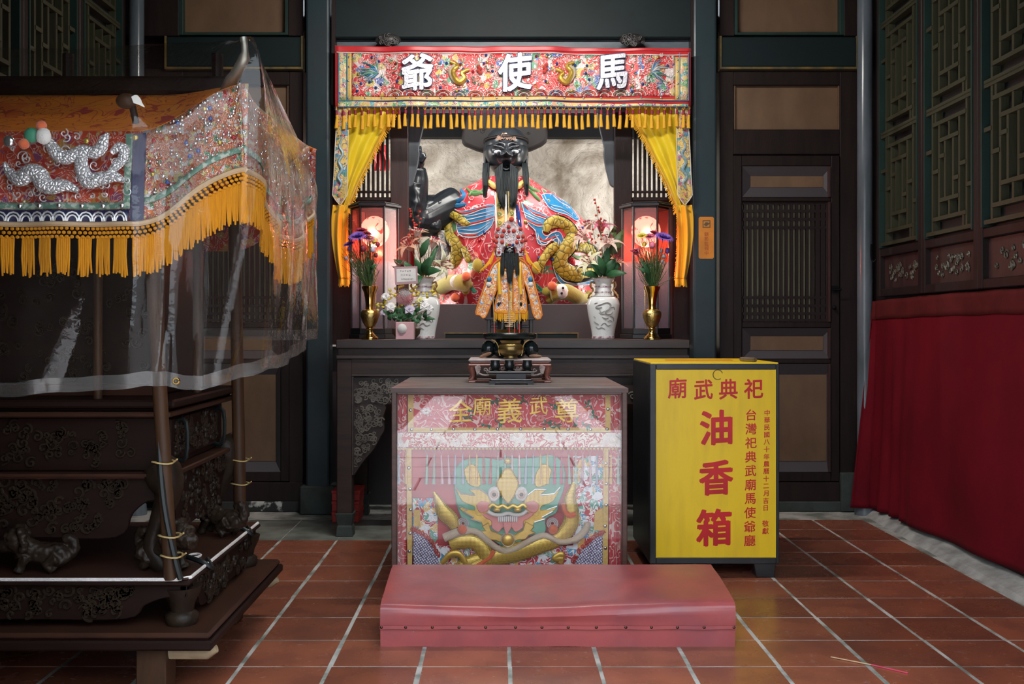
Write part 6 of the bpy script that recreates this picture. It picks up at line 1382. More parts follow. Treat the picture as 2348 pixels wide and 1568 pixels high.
flap('front_panel', [(1146, 618), (1165, 622), (1166, 660), (1166, 712), (1150, 716), (1134, 712), (1140, 680), (1146, 650)], NY-.13); flap('front_panel', [(1176, 622), (1194, 618), (1200, 650), (1208, 712), (1192, 716), (1177, 712), (1177, 660)], NY-.13)
flap('collar', [(1140, 592), (1200, 592), (1196, 625), (1169, 640), (1144, 625)], NY-.10)
flap('sash', [(1164, 640), (1178, 640), (1178, 735), (1166, 735)], NY-.125, 'strip_band', False)
f = MB(); fr = random.Random(3)
for k in range(46):
    u = lerp(1133, 1210, k/45); f.tube([P(u, 712, NY-.132), P(u+fr.uniform(-1.5, 1.5), 734+fr.uniform(-3, 4), NY-.135)], .0022, 4)
for sx in (-1, 1):
    for k in range(26): a = k/25; f.tube([P(1169+sx*lerp(34, 46, a), lerp(568, 600, a), NY-.06), P(1169+sx*lerp(40, 70, a), lerp(600, 625, a)+fr.uniform(-3, 3), NY-.10)], .0024, 4)
f.build('fringe', 'tassel_yellow', ss, kind='stuff')
for u in (1145, 1193): MB().tube([P(u, 600, NY-.125), P(u, 604, NY-.128), P(u-1, 640, NY-.14), P(u+1, 675, NY-.14)], [.003, .008, .010, .011], 8).build('shoulder_tassel', 'silk_orange', ss, smooth=True)
hb_ = lambda u0, u1, v0, v1, n, sd: hairlock(ss, 'beard', R_(u0, u1, 584, 584, NY-.085, .006), lambda t, g: P(lerp(v0, v1, t), sd+g.uniform(-10, 4), NY-.150), n, .0028, int(u0), .003)
hb_(1159, 1179, 1164, 1175, 220, 646); hb_(1150, 1157, 1147, 1156, 110, 630); hb_(1181, 1188, 1182, 1191, 110, 630)
# crown
mat('crown_silver', (.75, .70, .70), .3, metal=.5, col2=(.5, .25, .22), vs=80, bump=.5, bs=150)
MB().prism(smooth_path([(1172, 500), (1184, 510), (1198, 528), (1206, 545), (1202, 575), (1200, 588), (1186, 588), (1182, 570), (1169, 566), (1155, 570), (1152, 588), (1136, 588), (1136, 560), (1132, 545), (1140, 526), (1154, 512)], 3), NY-.075, .04).build('crown', 'crown_silver', ss, bevel=.008)
f = MB(); cr = random.Random(8)
for k in range(150):
    u, v = cr.uniform(1134, 1204), cr.uniform(510, 588)
    if abs(u-1169) > 12+(v-505)*.6 or (abs(u-1169) < 13 and v > 568): continue
    f.ball(P(u, v, NY-.078), .0042, 6)
f.build('crown_beads', 'stud', ss, smooth=True, kind='stuff')
pm_ = MB().ball((0, 0, 0), .0118, 14, (1, 1, 1), .04).mesh('pompom', smooth=True)
for x, y in ((553, 113), (400, 225), (467, 242), (578, 243), (655, 220), (390, 303), (448, 300), (628, 310), (683, 305), (355, 345), (382, 362), (447, 368), (615, 370), (672, 360), (712, 345), (680, 447), (370, 415), (520, 195)):
    inst(pm_, 'pompom', 'felt_red', ss, P(1060+x*.2041, 480+y*.2041, NY-.09), (0, 0, 0), (1.25,)*3 if y < 150 else (1,)*3)
for u, v, m in ((1167, 531, 'gem_red'), (1162, 561, 'gem_green'), (1168.5, 561, 'gem_red'), (1176, 561, 'gem'), (1144, 578, 'gem_red'), (1194, 577, 'gem_red')): inst(gms[m], 'jewel', m, ss, P(u, v, NY-.085))
for sx in (-1, 1):
    for v, r in ((640, .02), (652, .018)): MB().ball(P(1169+sx*48, v, NY-.115), r*.8, 10, (1, .6, 1)).build('blue_rosette', 'cord_blue' if r > .019 else 'fur_white', ss, smooth=True)
# brass bowl behind the burner rim
c5 = Vector((PX(1169, 5.68), 5.69, VZ)); tag(MB().lathe([(r*5.68/F, z*5.68/F) for r, z in [(16, 0), (20, 6), (30, 14), (36, 22), (37, 23), (34, 22), (20, 9)]], c5, 32).build('brass_bowl', 'brass', smooth=60), 'shallow brass bowl before the throne of the small statue', 'bowl')
# ================================================================== wooden palanquin under a clear plastic cover
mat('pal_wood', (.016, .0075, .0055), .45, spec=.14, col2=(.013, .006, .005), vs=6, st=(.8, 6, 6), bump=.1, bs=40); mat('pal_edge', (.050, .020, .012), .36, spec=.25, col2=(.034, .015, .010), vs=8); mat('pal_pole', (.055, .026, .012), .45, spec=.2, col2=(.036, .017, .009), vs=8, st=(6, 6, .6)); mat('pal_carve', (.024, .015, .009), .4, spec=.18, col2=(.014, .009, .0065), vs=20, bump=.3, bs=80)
mat('rope_white', (.85, .80, .76), .8, bump=.9, bs=300); mat('block_pale', (.42, .33, .20), .7, col2=(.3, .22, .13), vs=14); mat('cord_black', (.01, .014, .014), .5); mat('twine', (.45, .32, .12), .7); mat('iron_dark', (.02, .026, .026), .4, metal=.6)
PXC = -1.45; pal = thing('palanquin', (PXC, 3.6, 0), 'carved wooden temple palanquin with embroidered orange canopy on trestle blocks', 'palanquin')
def tier(hw, y0, y1, z0, z1, name, m, bevel=.006): return MB().box(PXC-hw, PXC+hw, y0, y1, z0, z1).build(name, m, pal, bevel=bevel)
# base frame
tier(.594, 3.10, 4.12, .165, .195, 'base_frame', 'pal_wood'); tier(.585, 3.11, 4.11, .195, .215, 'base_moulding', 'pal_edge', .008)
# trestle legs and blocks
for x in (PXC+.40, PXC-.40):
    for y in (3.14, 3.98):
        f = MB(); f.add([(x-.045, y, .166), (x+.045, y, .166), (x+.045, y+.1, .166), (x-.045, y+.1, .166), (x-.035, y-.03, 0), (x+.055, y-.03, 0), (x+.055, y+.07, 0), (x-.035, y+.07, 0)], [(0, 1, 2, 3), (7, 6, 5, 4), (4, 5, 1, 0), (5, 6, 2, 1), (6, 7, 3, 2), (7, 4, 0, 3)]); f.build('trestle_leg', 'pal_pole', pal, bevel=.004)
for y in (3.13, 4.0):
    f = MB().tube([(PXC+.43, y+.05, .140), (PXC+.56, y+.05, .140), (PXC+.588, y+.05, .150)], [.024, .024, .012], 8); f.build('support_pole', 'block_pale', pal, smooth=True)
# short feet, carved skirt, platform
for x in (-.47, .47):
    for y in (3.20, 3.98):
        f = MB().lathe([(.045, .215), (.05, .225), (.05, .245), (.035, .255), (.04, .28), (.055, .31), (.06, .33)], (PXC+x, y+.02, 0), 16); f.build('turned_foot', 'pal_carve', pal, smooth=60)
def skirt(z0, z1, hw, y0, y1, drop, name, seed, n):
    """carved apron on the front and the right side, cloud-shaped lower edge"""
    prof = smooth_path([(-1, z0+drop*.1), (-.86, z0+drop*.15), (-.74, z0+drop*.45), (-.62, z0+drop), (0, z0+drop), (.62, z0+drop), (.74, z0+drop*.45), (.86, z0+drop*.15), (1, z0+drop*.1)], 4)
    pts = [(PXC+hw*t, z) for t, z in prof]+[(PXC+hw, z1), (PXC-hw, z1)]
    a = MB().prism(pts, y0, .02, px=False).build(name, 'pal_wood', pal, bevel=.003)
    f = MB(); rg_ = random.Random(seed)
    for k in range(n):
        t = rg_.uniform(-.6, .68); zz = rg_.uniform(z0+drop*.8 if abs(t) < .6 else z0, z1-.01); c = Vector((PXC+hw*t, y0-.002, zz)); r = rg_.uniform(.010, .024)
        f.tube(spiral(c, r, rg_.uniform(.8, 1.4), rg_.choice((-1, 1)), rg_.uniform(0, 6), n=16), .005, 6)
    f.build('front_carving', 'pal_carve', a, smooth=True, kind='stuff')
    yc, hy = (y0+y1)/2, (y1-y0)/2; f = MB(); X = PXC+hw
    pz = [(yc+hy*t, z) for t, z in prof]; vs = [(X, y, z) for y, z in pz]+[(X, y1, z1), (X, y0, z1)]; n_ = len(vs)
    vs2 = [(X-.02, y, z) for _, y, z in vs]; f.add(vs+vs2, [tuple(range(n_)), tuple(range(2*n_-1, n_-1, -1))]+[(i, i+n_, (i+1) % n_+n_, (i+1) % n_) for i in range(n_)]); b = f.build(name, 'pal_wood', pal)
    f = MB()
    for k in range(n):
        t = rg_.uniform(-.85, .85); zz = rg_.uniform(z0+(drop if abs(t) < .6 else 0), z1-.008); r = rg_.uniform(.010, .024); a0 = rg_.uniform(0, 6); d = rg_.choice((-1, 1))
        f.tube([(X+.003, yc+hy*t+r*(1-.8*i/15)*math.cos(a0+d*7*i/15), zz+r*(1-.8*i/15)*math.sin(a0+d*7*i/15)) for i in range(16)], .0055, 5)
    f.build('side_carving', 'pal_carve', b, smooth=True, kind='stuff')
skirt(.315, .345, .50, 3.17, 4.06, -.075, 'lower_apron', 3, 95)
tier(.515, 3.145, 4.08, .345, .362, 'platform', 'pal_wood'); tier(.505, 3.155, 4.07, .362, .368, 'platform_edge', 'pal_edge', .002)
f = MB()
xr, yf, zb = PXC+.508, 3.150, .3655
f.tube([(PXC-.5, yf, zb), (xr-.03, yf, zb), (xr, yf+.03, zb), (xr, 4.06, zb)], .0055, 6); f.build('white_rope', 'rope_white', pal)
# legs and carved apron of the body
for x in (-.40, .40):
    for y in (3.24, 3.96):
        p = smooth_path([(0, .70), (.02, .66), (.03, .60), (.0, .52), (-.02, .44), (.01, .39), (.03, .37)], 3); sx = 1 if x > 0 else -1
        MB().tube([(PXC+x+sx*a-sx*.02, y+.03, z) for a, z in p], [.05, .055, .06, .06, .058, .05, .042, .036, .032, .028, .026, .026, .028, .030, .034, .036, .036, .036, .034], 10).build('cabriole_leg', 'pal_carve', pal, smooth=True)
skirt(.60, .66, .405, 3.26, 4.02, -.13, 'body_apron', 9, 110)
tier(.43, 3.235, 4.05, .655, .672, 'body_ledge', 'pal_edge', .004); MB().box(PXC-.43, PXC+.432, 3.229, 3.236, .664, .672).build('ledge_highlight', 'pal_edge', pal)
# body box
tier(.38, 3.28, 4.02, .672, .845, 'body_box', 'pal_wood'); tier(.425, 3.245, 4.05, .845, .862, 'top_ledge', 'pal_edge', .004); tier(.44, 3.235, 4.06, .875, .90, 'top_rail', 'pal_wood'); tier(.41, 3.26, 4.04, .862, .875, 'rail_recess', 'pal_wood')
X = PXC+.38; f = MB().box(X, X+.012, 3.36, 3.94, .695, .83); sp = f.build('side_panel', 'pal_wood', pal, bevel=.003); f = MB(); r5 = random.Random(5)
for k in range(120):
    yy, zz, r, a0, d = r5.uniform(3.40, 3.90), r5.uniform(.71, .82), r5.uniform(.010, .02), r5.uniform(0, 6), r5.choice((-1, 1)); f.tube([(X+.014, yy+r*(1-.8*i/15)*math.cos(a0+d*7*i/15), zz+r*(1-.8*i/15)*math.sin(a0+d*7*i/15)) for i in range(16)], .0045, 5)
f.build('panel_carving', 'pal_carve', sp, smooth=True, kind='stuff')
for y in (3.42, 3.88): MB().tube(smooth_path([(X+.01, y, .82), (X+.045, y-.01, .815), (X+.045, y-.01, .70), (X+.01, y, .695)], 3), .007, 7).build('iron_bracket', 'iron_dark', pal, smooth=True)
s5 = MB(); 
for k in range(80):
    c = Vector((PXC+r5.uniform(-.30, .30), 3.276, r5.uniform(.70, .82))); s5.tube(spiral(c, r5.uniform(.010, .02), 1.2, r5.choice((-1, 1)), r5.uniform(0, 6), n=16), .004, 6)
s5.build('front_carving', 'pal_carve', pal, smooth=True, kind='stuff')
# inner cabin: a dark shrine under the canopy
cbn = MB().box(PXC-.33, PXC+.33, 3.42, 3.95, .90, 1.62).build('cabin', 'pal_wood', pal, bevel=.006)
f = MB(); 
for k in range(90):
    c = Vector((PXC+r5.uniform(-.30, .30), 3.416, r5.uniform(.95, 1.35))); f.tube(spiral(c, r5.uniform(.010, .022), 1.2, r5.choice((-1, 1)), r5.uniform(0, 6), n=16), .004, 6)
f.build('cabin_carving', 'pal_carve', cbn, smooth=True, kind='stuff')
f = MB().box(PXC-.35, PXC+.35, 3.40, 3.43, .90, .94).box(PXC-.35, PXC-.31, 3.40, 3.43, .94, 1.6).box(PXC+.31, PXC+.35, 3.40, 3.43, .94, 1.6); f.build('cabin_frame', 'pal_edge', cbn, bevel=.004)
# canopy posts
posts = [((PXC+.455, 3.16, .366), (PXC+.395, 3.10, 1.70), .022), ((PXC+.46, 3.98, .366), (PXC+.44, 3.96, 1.70), .024), ((PXC-.455, 3.16, .366), (PXC-.395, 3.10, 1.70), .022), ((PXC-.46, 3.98, .366), (PXC-.44, 3.96, 1.70), .024), ((PXC+.40, 3.62, .90), (PXC+.40, 3.62, 1.7), .015), ((PXC+.18, 3.30, .90), (PXC+.18, 3.30, 1.7), .014)]
for a, b, r in posts: MB().tube([a, b], r, 12).build('canopy_post', 'pal_pole', pal, smooth=True)
f = MB().tube(smooth_path([(PXC+.425, 3.135, 1.45), (PXC+.432, 3.128, 1.1), (PXC+.43, 3.13, .8), (PXC+.445, 3.125, .6), (PXC+.475, 3.13, .44), (PXC+.49, 3.14, .37)], 4), .009, 7); f.build('black_cable', 'cord_black', pal, smooth=True)
for (x, y, z) in ((PXC+.436, 3.12, .72), (PXC+.455, 3.12, .50), (PXC+.462, 3.12, .44), (PXC+.458, 3.955, .62), (PXC+.458, 3.955, .53)):
    MB().tube([(x+.032*math.cos(t*.5), y+.025+.032*math.sin(t*.5), z+.003*math.sin(t)) for t in range(13)]+[(x+.05, y, z+.012)], .0028, 5).build('tie', 'twine', pal)
# guardian lions on the platform corners
dtx = bpy.data.textures.new('carved_fur', 'CLOUDS'); dtx.noise_scale = .022; dtx.noise_depth = 2
def lion(x, y, s, flip, rz=0):
    b = MB(); c = Vector((x, y, .366)); q = lambda dx, dy, dz: c+Matrix.Rotation(rz, 3, 'Z') @ Vector((dx*flip*s, dy*s, dz*s))
    b.tube(smooth_path([q(-.085, 0, .03), q(-.06, 0, .055), q(-.01, 0, .06), q(.03, 0, .075), q(.05, 0, .09)], 3), [.025]+[.036]*4+[.034]*4+[.034]*4, 12)
    b.ball(q(.065, 0, .105), .038*s, 14, (1, 1, 1)); b.tube([q(.085, 0, .095), q(.112, 0, .088)], [.028*s, .020*s], 10); b.ball(q(.112, 0, .098), .012*s, 8)
    for dy in (-.022, .022):
        b.tube([q(.03, dy, .06), q(.045, dy, .03), q(.055, dy, .008)], [.018*s, .014*s, .016*s], 8); b.tube([q(-.06, dy*1.3, .05), q(-.03, dy*1.4, .03), q(-.05, dy*1.4, .008)], [.026*s, .018*s, .016*s], 8)
        b.tube([q(.05, dy, .13), q(.045, dy*1.3, .148)], [.014*s, .006*s], 8); b.ball(q(.092, dy*.8, .118), .009*s, 8)
    for k in range(14): a = k*.45; b.ball(q(.045-.012*math.cos(a*2), .040*math.cos(a), .10+.042*math.sin(a)), .014*s, 8)
    b.tube(smooth_path([q(-.085, 0, .045), q(-.105, 0, .075), q(-.09, 0, .105), q(-.075, 0, .095)], 3), [.016*s]*10, 8)
    o = b.build('guardian_lion', 'pal_carve', pal, smooth=True); md = o.modifiers.new('fuse', 'REMESH'); md.mode = 'VOXEL'; md.voxel_size = .0035; md.use_smooth_shade = True
    md = o.modifiers.new('carving', 'DISPLACE'); md.texture = dtx; md.strength = .012; md.texture_coords = 'LOCAL'
lion(PXC+.40, 3.27, 1.1, 1, -.5); lion(PXC+.42, 3.82, 1.1, -1, -.4); lion(PXC+.02, 3.24, 1.0, -1, .2)
MB().tube([(PXC+.44+.02*math.cos(t*.52), 3.45+.03*math.sin(t*.52), .372) for t in range(13)], .004, 6).build('white_ring', 'rope_white', pal)
for y in (3.36, 3.90): MB().tube(smooth_path([(PXC+.44, y, .39), (PXC+.50, y-.02, .375), (PXC+.525, y-.01, .355), (PXC+.50, y+.03, .375)], 4), .008, 7).build('iron_ring', 'iron_dark', pal, smooth=True)
# ---------------------------------------------------------------- canopy
brocade('canopy_field', (.42, .05, .02), [(.42, .05, .02), (.5, .09, .02), (.38, .03, .03), (.2, .05, .12), (.38, .2, .05)], 26, (.50, .32, .28), .22, 6, .5, metal=.15)
brocade('canopy_glitter', (.42, .10, .03), [(.45, .13, .03), (.45, .42, .42), (.06, .18, .09), (.32, .04, .04), (.42, .12, .03), (.45, .35, .12), (.4, .05, .03)], 52, (.44, .38, .34), .26, 8, .47, metal=.35, rough=.3)
brocade('canopy_roof', (.90, .28, .03), [(.90, .28, .03), (.85, .20, .03), (.92, .34, .05), (.50, .05, .05)], 9, (.55, .07, .04), .16, 7, .55, gem=False)
scalemat('silver_dragon', (.80, .80, .82), (.22, .21, .22), 95, .10, .5, .3, .5)
mat('band_green', (.10, .20, .15), .5, col2=(.35, .40, .34), vs=60, vlo=.5, vhi=.56); mat('band_navy', (.010, .014, .07), .45); mat('fringe_gold', (.60, .255, .008), .7, spec=.2, col2=(.50, .19, .008), vs=80, st=(3, 3, .3)); mat('fringe_head', (.55, .38, .22), .6)
HW = .734; XF = PXC+HW     # right edge of the canopy
def edge_f(x):             # front edge: height offset where the corner sweeps up
    t = max(0, (abs(x-PXC)-.40)/(HW-.40)); return t*t*(3-2*t)
CYF, CYB = 3.00, 4.02
def front(x, b, dy=0):     # b 0 bottom .. 1 top
    e = edge_f(x); zb_, zt_ = 1.420+.150*e, 1.690+.125*e
    return Vector((x, CYF-.05*e+.012*math.sin(x*31)*(1-b)-dy+.02*b, lerp(zb_, zt_, b)))
def side(y, b, dx=0):
    t = (y-CYF)/(CYB-CYF); e = max(0, 1-t/.42) if t < .5 else max(0, 1-(1-t)/.42); e = e*e*(3-2*e)
    zb_, zt_ = 1.420+.150*e, 1.690+.125*e
    return Vector((XF+.012*math.sin(y*31)*(1-b)+dx-.02*b, lerp(y, CYF-.05, 0) if t > 0 else CYF-.05, lerp(zb_, zt_, b)))
MB().grid(lambda a, b: front(lerp(PXC-HW, PXC+.42, a), b), 70, 12).build('front_panel', 'canopy_field', pal, smooth=80, solid=.004)
MB().grid(lambda a, b: front(lerp(PXC+.42, XF, a), b), 30, 12).build('corner_panel', 'canopy_glitter', pal, smooth=80, solid=.004)
MB().grid(lambda a, b: side(lerp(CYF-.05, CYB, a), b), 60, 12).build('side_panel', 'canopy_glitter', pal, smooth=80, solid=.004)
MB().grid(lambda a, b: front(lerp(PXC-HW, XF, a), b)+Vector((0, CYB-CYF+.06, 0)), 60, 8).build('back_panel', 'canopy_field', pal, smooth=80, solid=.004)
MB().grid(lambda a, b: side(lerp(CYF-.05, CYB, a), b)+Vector((-2*HW, 0, 0)), 60, 8).build('side_panel', 'canopy_glitter', pal, smooth=80, solid=.004)
def bandf(b0, b1, x0, x1, name, m, dy): return MB().grid(lambda a, b: front(lerp(x0, x1, a), lerp(b0, b1, b), dy), 60, 3).build(name, m, pal, smooth=80, solid=.003)
bandf(.16, .23, PXC-HW, PXC+.39, 'green_braid', 'band_green', .006); bandf(.005, .15, PXC-HW, PXC+.39, 'navy_border', 'band_navy', .005)
MB().grid(lambda a, b: front(PXC+lerp(.372, .392, a), lerp(.16, .97, b), .007), 3, 12).build('green_braid', 'band_green', pal, solid=.003); MB().grid(lambda a, b: front(PXC+lerp(.394, .43, a), lerp(.0, .97, b), .007), 3, 12).build('navy_border', 'band_navy', pal, solid=.003)
MB().grid(lambda a, b: front(lerp(PXC+.43, XF, a), lerp(.20, .27, b), .006), 30, 3).build('green_braid', 'band_green', pal, smooth=80, solid=.003)
MB().grid(lambda a, b: side(lerp(CYF-.05, CYB, a), lerp(.20, .27, b), .006), 50, 3).build('green_braid', 'band_green', pal, smooth=80, solid=.003)
f = MB()
for k in range(26):
    x = PXC-.5+k*.0346
    for r, in ((.020,), (.013,)): f.tube([front(x+r*math.cos(t*.52), .03+.10*math.sin(t*.52)*r/.02, .010) for t in range(7)], .003, 5)
f.build('border_waves', 'cord_silver', pal, kind='stuff')
bsq = MB().ball((0, 0, 0), .008, 8, (1, .6, 1)).mesh('sequin', smooth=True)
for k in range(8): inst(bsq, 'sequin', 'stud', pal, front(PXC-.05+k*.06, .195, .012))
# silver dragon in padded scales: coordinates of the photograph at the canopy plane
def cv_(u, v, dy=.02): p = P(u, v, CYF-dy); return p
for pts, rr_ in (([(10, 372), (20, 395), (45, 410), (70, 395), (90, 402), (100, 420), (120, 428), (150, 425), (180, 438)], [4, 10, 17, 19, 20, 20, 17, 13, 5]), ([(100, 318), (118, 335), (128, 350), (150, 362), (175, 352), (190, 345), (215, 350), (232, 338), (240, 318), (248, 305)], [8, 13, 15, 15, 14, 13, 13, 14, 10, 4]), ([(190, 345), (186, 375), (192, 400), (205, 415), (235, 408), (262, 405), (285, 415)], [13, 15, 17, 17, 15, 12, 5]), ([(255, 350), (272, 338), (285, 345), (280, 365), (262, 385), (250, 395)], [6, 11, 12, 11, 10, 6])):
    q = smooth_path([(u, v, r) for (u, v), r in zip(pts, rr_)], 6); MB().tube([cv_(u, v, .022) for u, v, r in q], [r*1.05*CYF/F for u, v, r in q], 12, flat=.6).build('silver_dragon', 'silver_dragon', pal, smooth=True)
MB().ball(cv_(100, 312, .04), .022, 14, (1, .7, 1.1), .05).build('dragon_head', 'fur_white', pal, smooth=True); MB().ball(cv_(72, 310, .03), .022, 12, (1, .6, 1)).build('dragon_mane', 'cord_green', pal, smooth=True)
for u, v in ((95, 288), (55, 330)): MB().ball(cv_(u, v, .035), .015, 14, (1, 1, 1), .04).build('pompom', 'felt_orange', pal, smooth=True)
MB().ball(cv_(20, 324, .03), .017, 14, (1, .6, 1)).build('silver_pearl', 'stud', pal, smooth=True); inst(gms['gem_green'], 'sequin', 'gem_green', pal, cv_(198, 323, .02)); inst(gms['gem_green'], 'sequin', 'gem_green', pal, cv_(310, 315, .025))
f = MB(); r6 = random.Random(6)
for k in range(45):
    u, v = r6.uniform(-20, 300), r6.uniform(300, 455); c = cv_(u, v, .012); f.tube(spiral(c, r6.uniform(.008, .018), 1.1, r6.choice((-1, 1)), r6.uniform(0, 6), n=18), .0018, 5)
f.build('couched_curls', 'cord_silver', pal, kind='stuff')
f = MB()
for k in range(260):
    if r6.random() < .55: p = front(PXC+r6.uniform(.44, HW), r6.uniform(.28, .98), .008)
    else: p = side(r6.uniform(CYF, CYB), r6.uniform(.28, .98), .008)
    f.ball(p, r6.uniform(.0025, .0052), 8, (1, 1, 1))
f.build('glass_beads', 'stud', pal, kind='stuff', smooth=True)
for k in range(16):
    p = front(PXC+r6.uniform(.45, .70), r6.uniform(.3, .95), .012); inst(gms[r6.choice(list(gms))], 'sequin', 'gem', pal, p, (0, 0, 0), (.75, .75, .75))
MB().tube([front(PXC-HW+k*.02, 0, .006) for k in range(74)]+[front(XF, 0, .006)], .008, 7).build('fringe_heading', 'fringe_head', pal, smooth=True); MB().tube([side(lerp(CYF-.05, CYB, k/40), 0, .006) for k in range(41)], .008, 7).build('fringe_heading', 'fringe_head', pal, smooth=True)
# knotted gold fringe
f = MB(); g = MB(); r7 = random.Random(7)
def fr_strand(p, L): f.tube([p+Vector((0, 0, -.036)), p+Vector((r7.uniform(-.002, .002), -.002, -.09)), p+Vector((r7.uniform(-.004, .004), 0, -L))], [.0032, .0036, .0026], 5)
x = PXC-HW
while x < XF:
    gap = x < PXC+.40
    if not (gap and int((x-PXC+2)*55) % 3 == 2): fr_strand(front(x, 0), .145+r7.uniform(-.008, .008))
    x += .0050
y = CYF-.05
while y < CYB: fr_strand(side(y, 0), .145+r7.uniform(-.008, .008)); y += .0054
f.build('gold_fringe', 'fringe_gold', pal, kind='stuff', smooth=True)
for rowz in (-.012, -.024, -.036):
    k = 0; x = PXC-HW
    while x < XF:
        p = front(x+(.006 if rowz == -.024 else 0), 0); g.ball(p+Vector((0, -.004, rowz)), .0062, 7, (1, .7, .9)); x += .0135
    y = CYF-.05
    while y < CYB: g.ball(side(y, 0)+Vector((.003, 0, rowz)), .0062, 7, (1, .7, .9)); y += .0135
g.build('fringe_knots', 'fringe_gold', pal, kind='stuff', smooth=True)
# roof: swept orange cloth, ridge and upturned horns
def roof(a, b):
    x = lerp(PXC-HW, XF, a); e = edge_f(x); p0 = front(x, 1); z1 = 1.905; y1 = 3.5
    s = b*b*.35+b*.65; xx = PXC+(x-PXC)*(1-.22*b)
    return Vector((xx, lerp(p0.y, y1, b), lerp(p0.z, z1+.03*e, s)-.02*math.sin(math.pi*b)))
MB().grid(roof, 60, 16).build('roof_cloth', 'canopy_roof', pal, smooth=80, solid=.004)
MB().grid(lambda a, b: Vector((roof(a, b).x, 7.0-roof(a, b).y+.05, roof(a, b).z)), 40, 10).build('roof_cloth', 'canopy_roof', pal, smooth=80, solid=.004)
def sroof(a, b):
    y = lerp(CYF-.05, CYB, a); p = side(y, 1); return Vector((lerp(p.x, PXC+HW*.78, b), lerp(p.y, 3.5+(y-3.5)*.05, b), lerp(p.z, 1.92, b*.8+.2*b*b)))
MB().grid(sroof, 30, 10).build('roof_cloth', 'canopy_glitter', pal, smooth=80, solid=.004)
for sx in (-1, 1):
    for y0 in (CYF-.03,):
        p = front(PXC+sx*HW*.985, .9); MB().tube(smooth_path([p+Vector((-sx*.10, .16, .02)), p+Vector((-sx*.05, .06, .05)), p+Vector((0, .0, .10)), p+Vector((sx*.0, -.01, .155))], 4), [.02]*5+[.016]*4+[.010]*4, 9).build('corner_horn', 'metal_dull', pal, smooth=True)
MB().box(PXC-.56, PXC+.56, 3.47, 3.55, 1.90, 1.96).build('ridge', 'pal_wood', pal, bevel=.01)
for x in (PXC-.5, PXC, PXC+.50): MB().tube([(x, 3.51, 1.95), (x, 3.51, 2.04)], .02, 8).build('ridge_finial', 'pal_wood', pal, smooth=True)
# pole knob poking up at the front with a paper tag
k0 = P(312, 282, 2.93); k1_ = P(302, 236, 2.90); MB().tube([k0, k1_], .010, 8).build('front_peg', 'pal_wood', pal, smooth=True); MB().ball(P(290, 232, 2.90), .026, 16, (1.15, .8, .85)).build('peg_knob', 'pal_pole', pal, smooth=True)
f = MB().prism(smooth_path([(301, 222), (312, 217), (322, 226), (326, 236), (332, 246), (318, 240), (306, 236)], 3), 2.872, .001); f.build('paper_tag', 'card_white', pal)
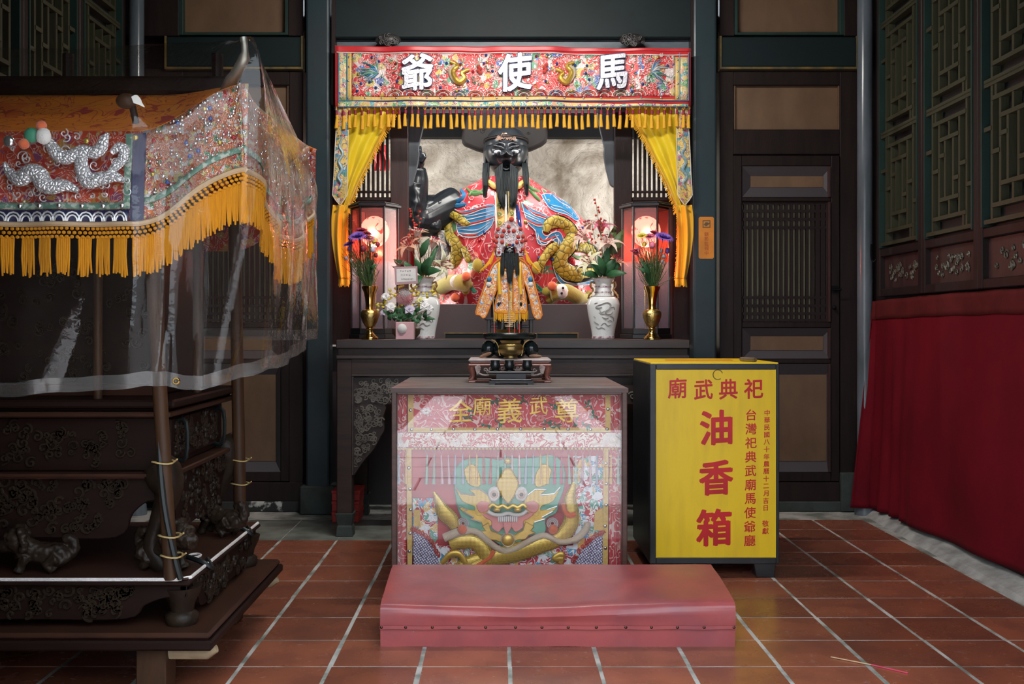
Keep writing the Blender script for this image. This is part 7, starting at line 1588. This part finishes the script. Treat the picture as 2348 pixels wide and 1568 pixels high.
# ---------------------------------------------------------------- clear plastic cover
sheet('clear_plastic', (.93, .92, .90), .045, .010, (.72, .62, .52), 1.38, bs=22); sheet('plastic_hem', (.62, .60, .58), .18, .10, (.7, .66, .62), 1.5, bs=60)
PC = [  # rows: ridge, eave, below eave, waist, hem   (u,v,Y) photo directions with their own distances
    [(-330, 112, 3.52), (-520, 262, 2.95), (-520, 420, 2.93), (-520, 660, 2.92), (-520, 930, 2.90)],
    [(-200, 110, 3.52), (-200, 268, 2.95), (-200, 420, 2.93), (-200, 660, 2.90), (-200, 915, 2.88)],
    [(0, 108, 3.52), (0, 272, 2.94), (0, 420, 2.92), (0, 660, 2.89), (0, 906, 2.87)],
    [(160, 112, 3.52), (160, 262, 2.92), (158, 420, 2.90), (152, 660, 2.87), (140, 895, 2.86)],
    [(300, 104, 3.50), (303, 222, 2.86), (305, 420, 2.86), (306, 660, 2.85), (306, 884, 2.84)],
    [(400, 98, 3.42), (392, 250, 2.90), (382, 430, 2.90), (380, 660, 2.88), (384, 880, 2.86)],
    [(500, 95, 3.25), (490, 185, 2.92), (470, 420, 2.92), (452, 680, 2.92), (450, 890, 2.92)],
    [(560, 93, 3.02), (575, 110, 2.92), (585, 400, 2.90), (560, 640, 2.94), (520, 872, 2.98)],
    [(572, 92, 3.00), (600, 160, 2.93), (618, 420, 2.98), (620, 640, 3.04), (600, 848, 3.10)],
    [(590, 110, 3.10), (625, 260, 3.10), (655, 430, 3.20), (662, 640, 3.25), (652, 832, 3.28)],
    [(600, 140, 3.30), (665, 340, 3.45), (690, 460, 3.50), (694, 640, 3.52), (692, 800, 3.55)],
    [(600, 150, 3.50), (702, 385, 3.85), (710, 480, 3.88), (712, 640, 3.88), (713, 775, 3.90)],
    [(598, 150, 3.60), (706, 400, 4.05), (712, 500, 4.08), (714, 640, 4.10), (714, 776, 4.10)]]
cols = [[Vector(P(*q)) for q in c] for c in PC]; cols += [[Vector((xx, 4.17, v.z)) for v in cols[len(PC)-1]] for xx in (-1.0, -1.6, -2.15)]
rowsP = [smooth_path([tuple(c[j]) for c in cols], 10) for j in range(5)]; nC = len(rowsP[0])
grid_cols = [smooth_path([rowsP[j][i] for j in range(5)], 11) for i in range(nC)]; nR = len(grid_cols[0])
def plast(i, j, amp=1):
    p = Vector(grid_cols[i][j]); t = j/(nR-1); s = i/(nC-1)
    w = max(0, (t-.22))*1.25*amp; k = i*.55
    fold = .016*math.sin(k*.9+1.2*math.sin(k*.13)+t*.8)+.013*noise.noise(Vector((i*.16, t*2.2, 1)))+.010*noise.noise(Vector((i*.5+t*6, t*3, 7)))
    sideness = max(0, min(1, (i/10-6.5)/2.5))
    d = Vector((sideness, -(1-sideness)-.15, 0)); p += d*fold*w
    # diagonal drag folds across the front
    if i < 50: p.y -= .030*w*max(0, math.sin((i*.30+t*6.2)))**8
    p.z += .006*noise.noise(Vector((i*.2, t*4, 3)))
    return p
pc = thing('plastic_cover', (PXC, 2.9, .93), 'clear crumpled plastic sheet draped over the palanquin canopy', 'plastic sheet')
vs = [plast(i, j) for j in range(nR) for i in range(nC)]; fs = [(j*nC+i, j*nC+i+1, (j+1)*nC+i+1, (j+1)*nC+i) for j in range(nR-1) for i in range(nC-1)]
mb = MB().add(vs, fs); mb.build('sheet', 'clear_plastic', pc, smooth=180)
MB().grid(lambda a, b: plast(min(nC-1, int(round(a*(nC-1)))), nR-1)+Vector((0, -.004, lerp(-.006, .034, b))), nC, 3).build('folded_hem', 'plastic_hem', pc, smooth=80)
e_ = plast(54, nR-1); 
MB().tube([e_+Vector((.008*math.cos(t*.6), -.008, .014+.008*math.sin(t*.6))) for t in range(12)], .003, 6).build('eyelet', 'brass', pc, smooth=True)
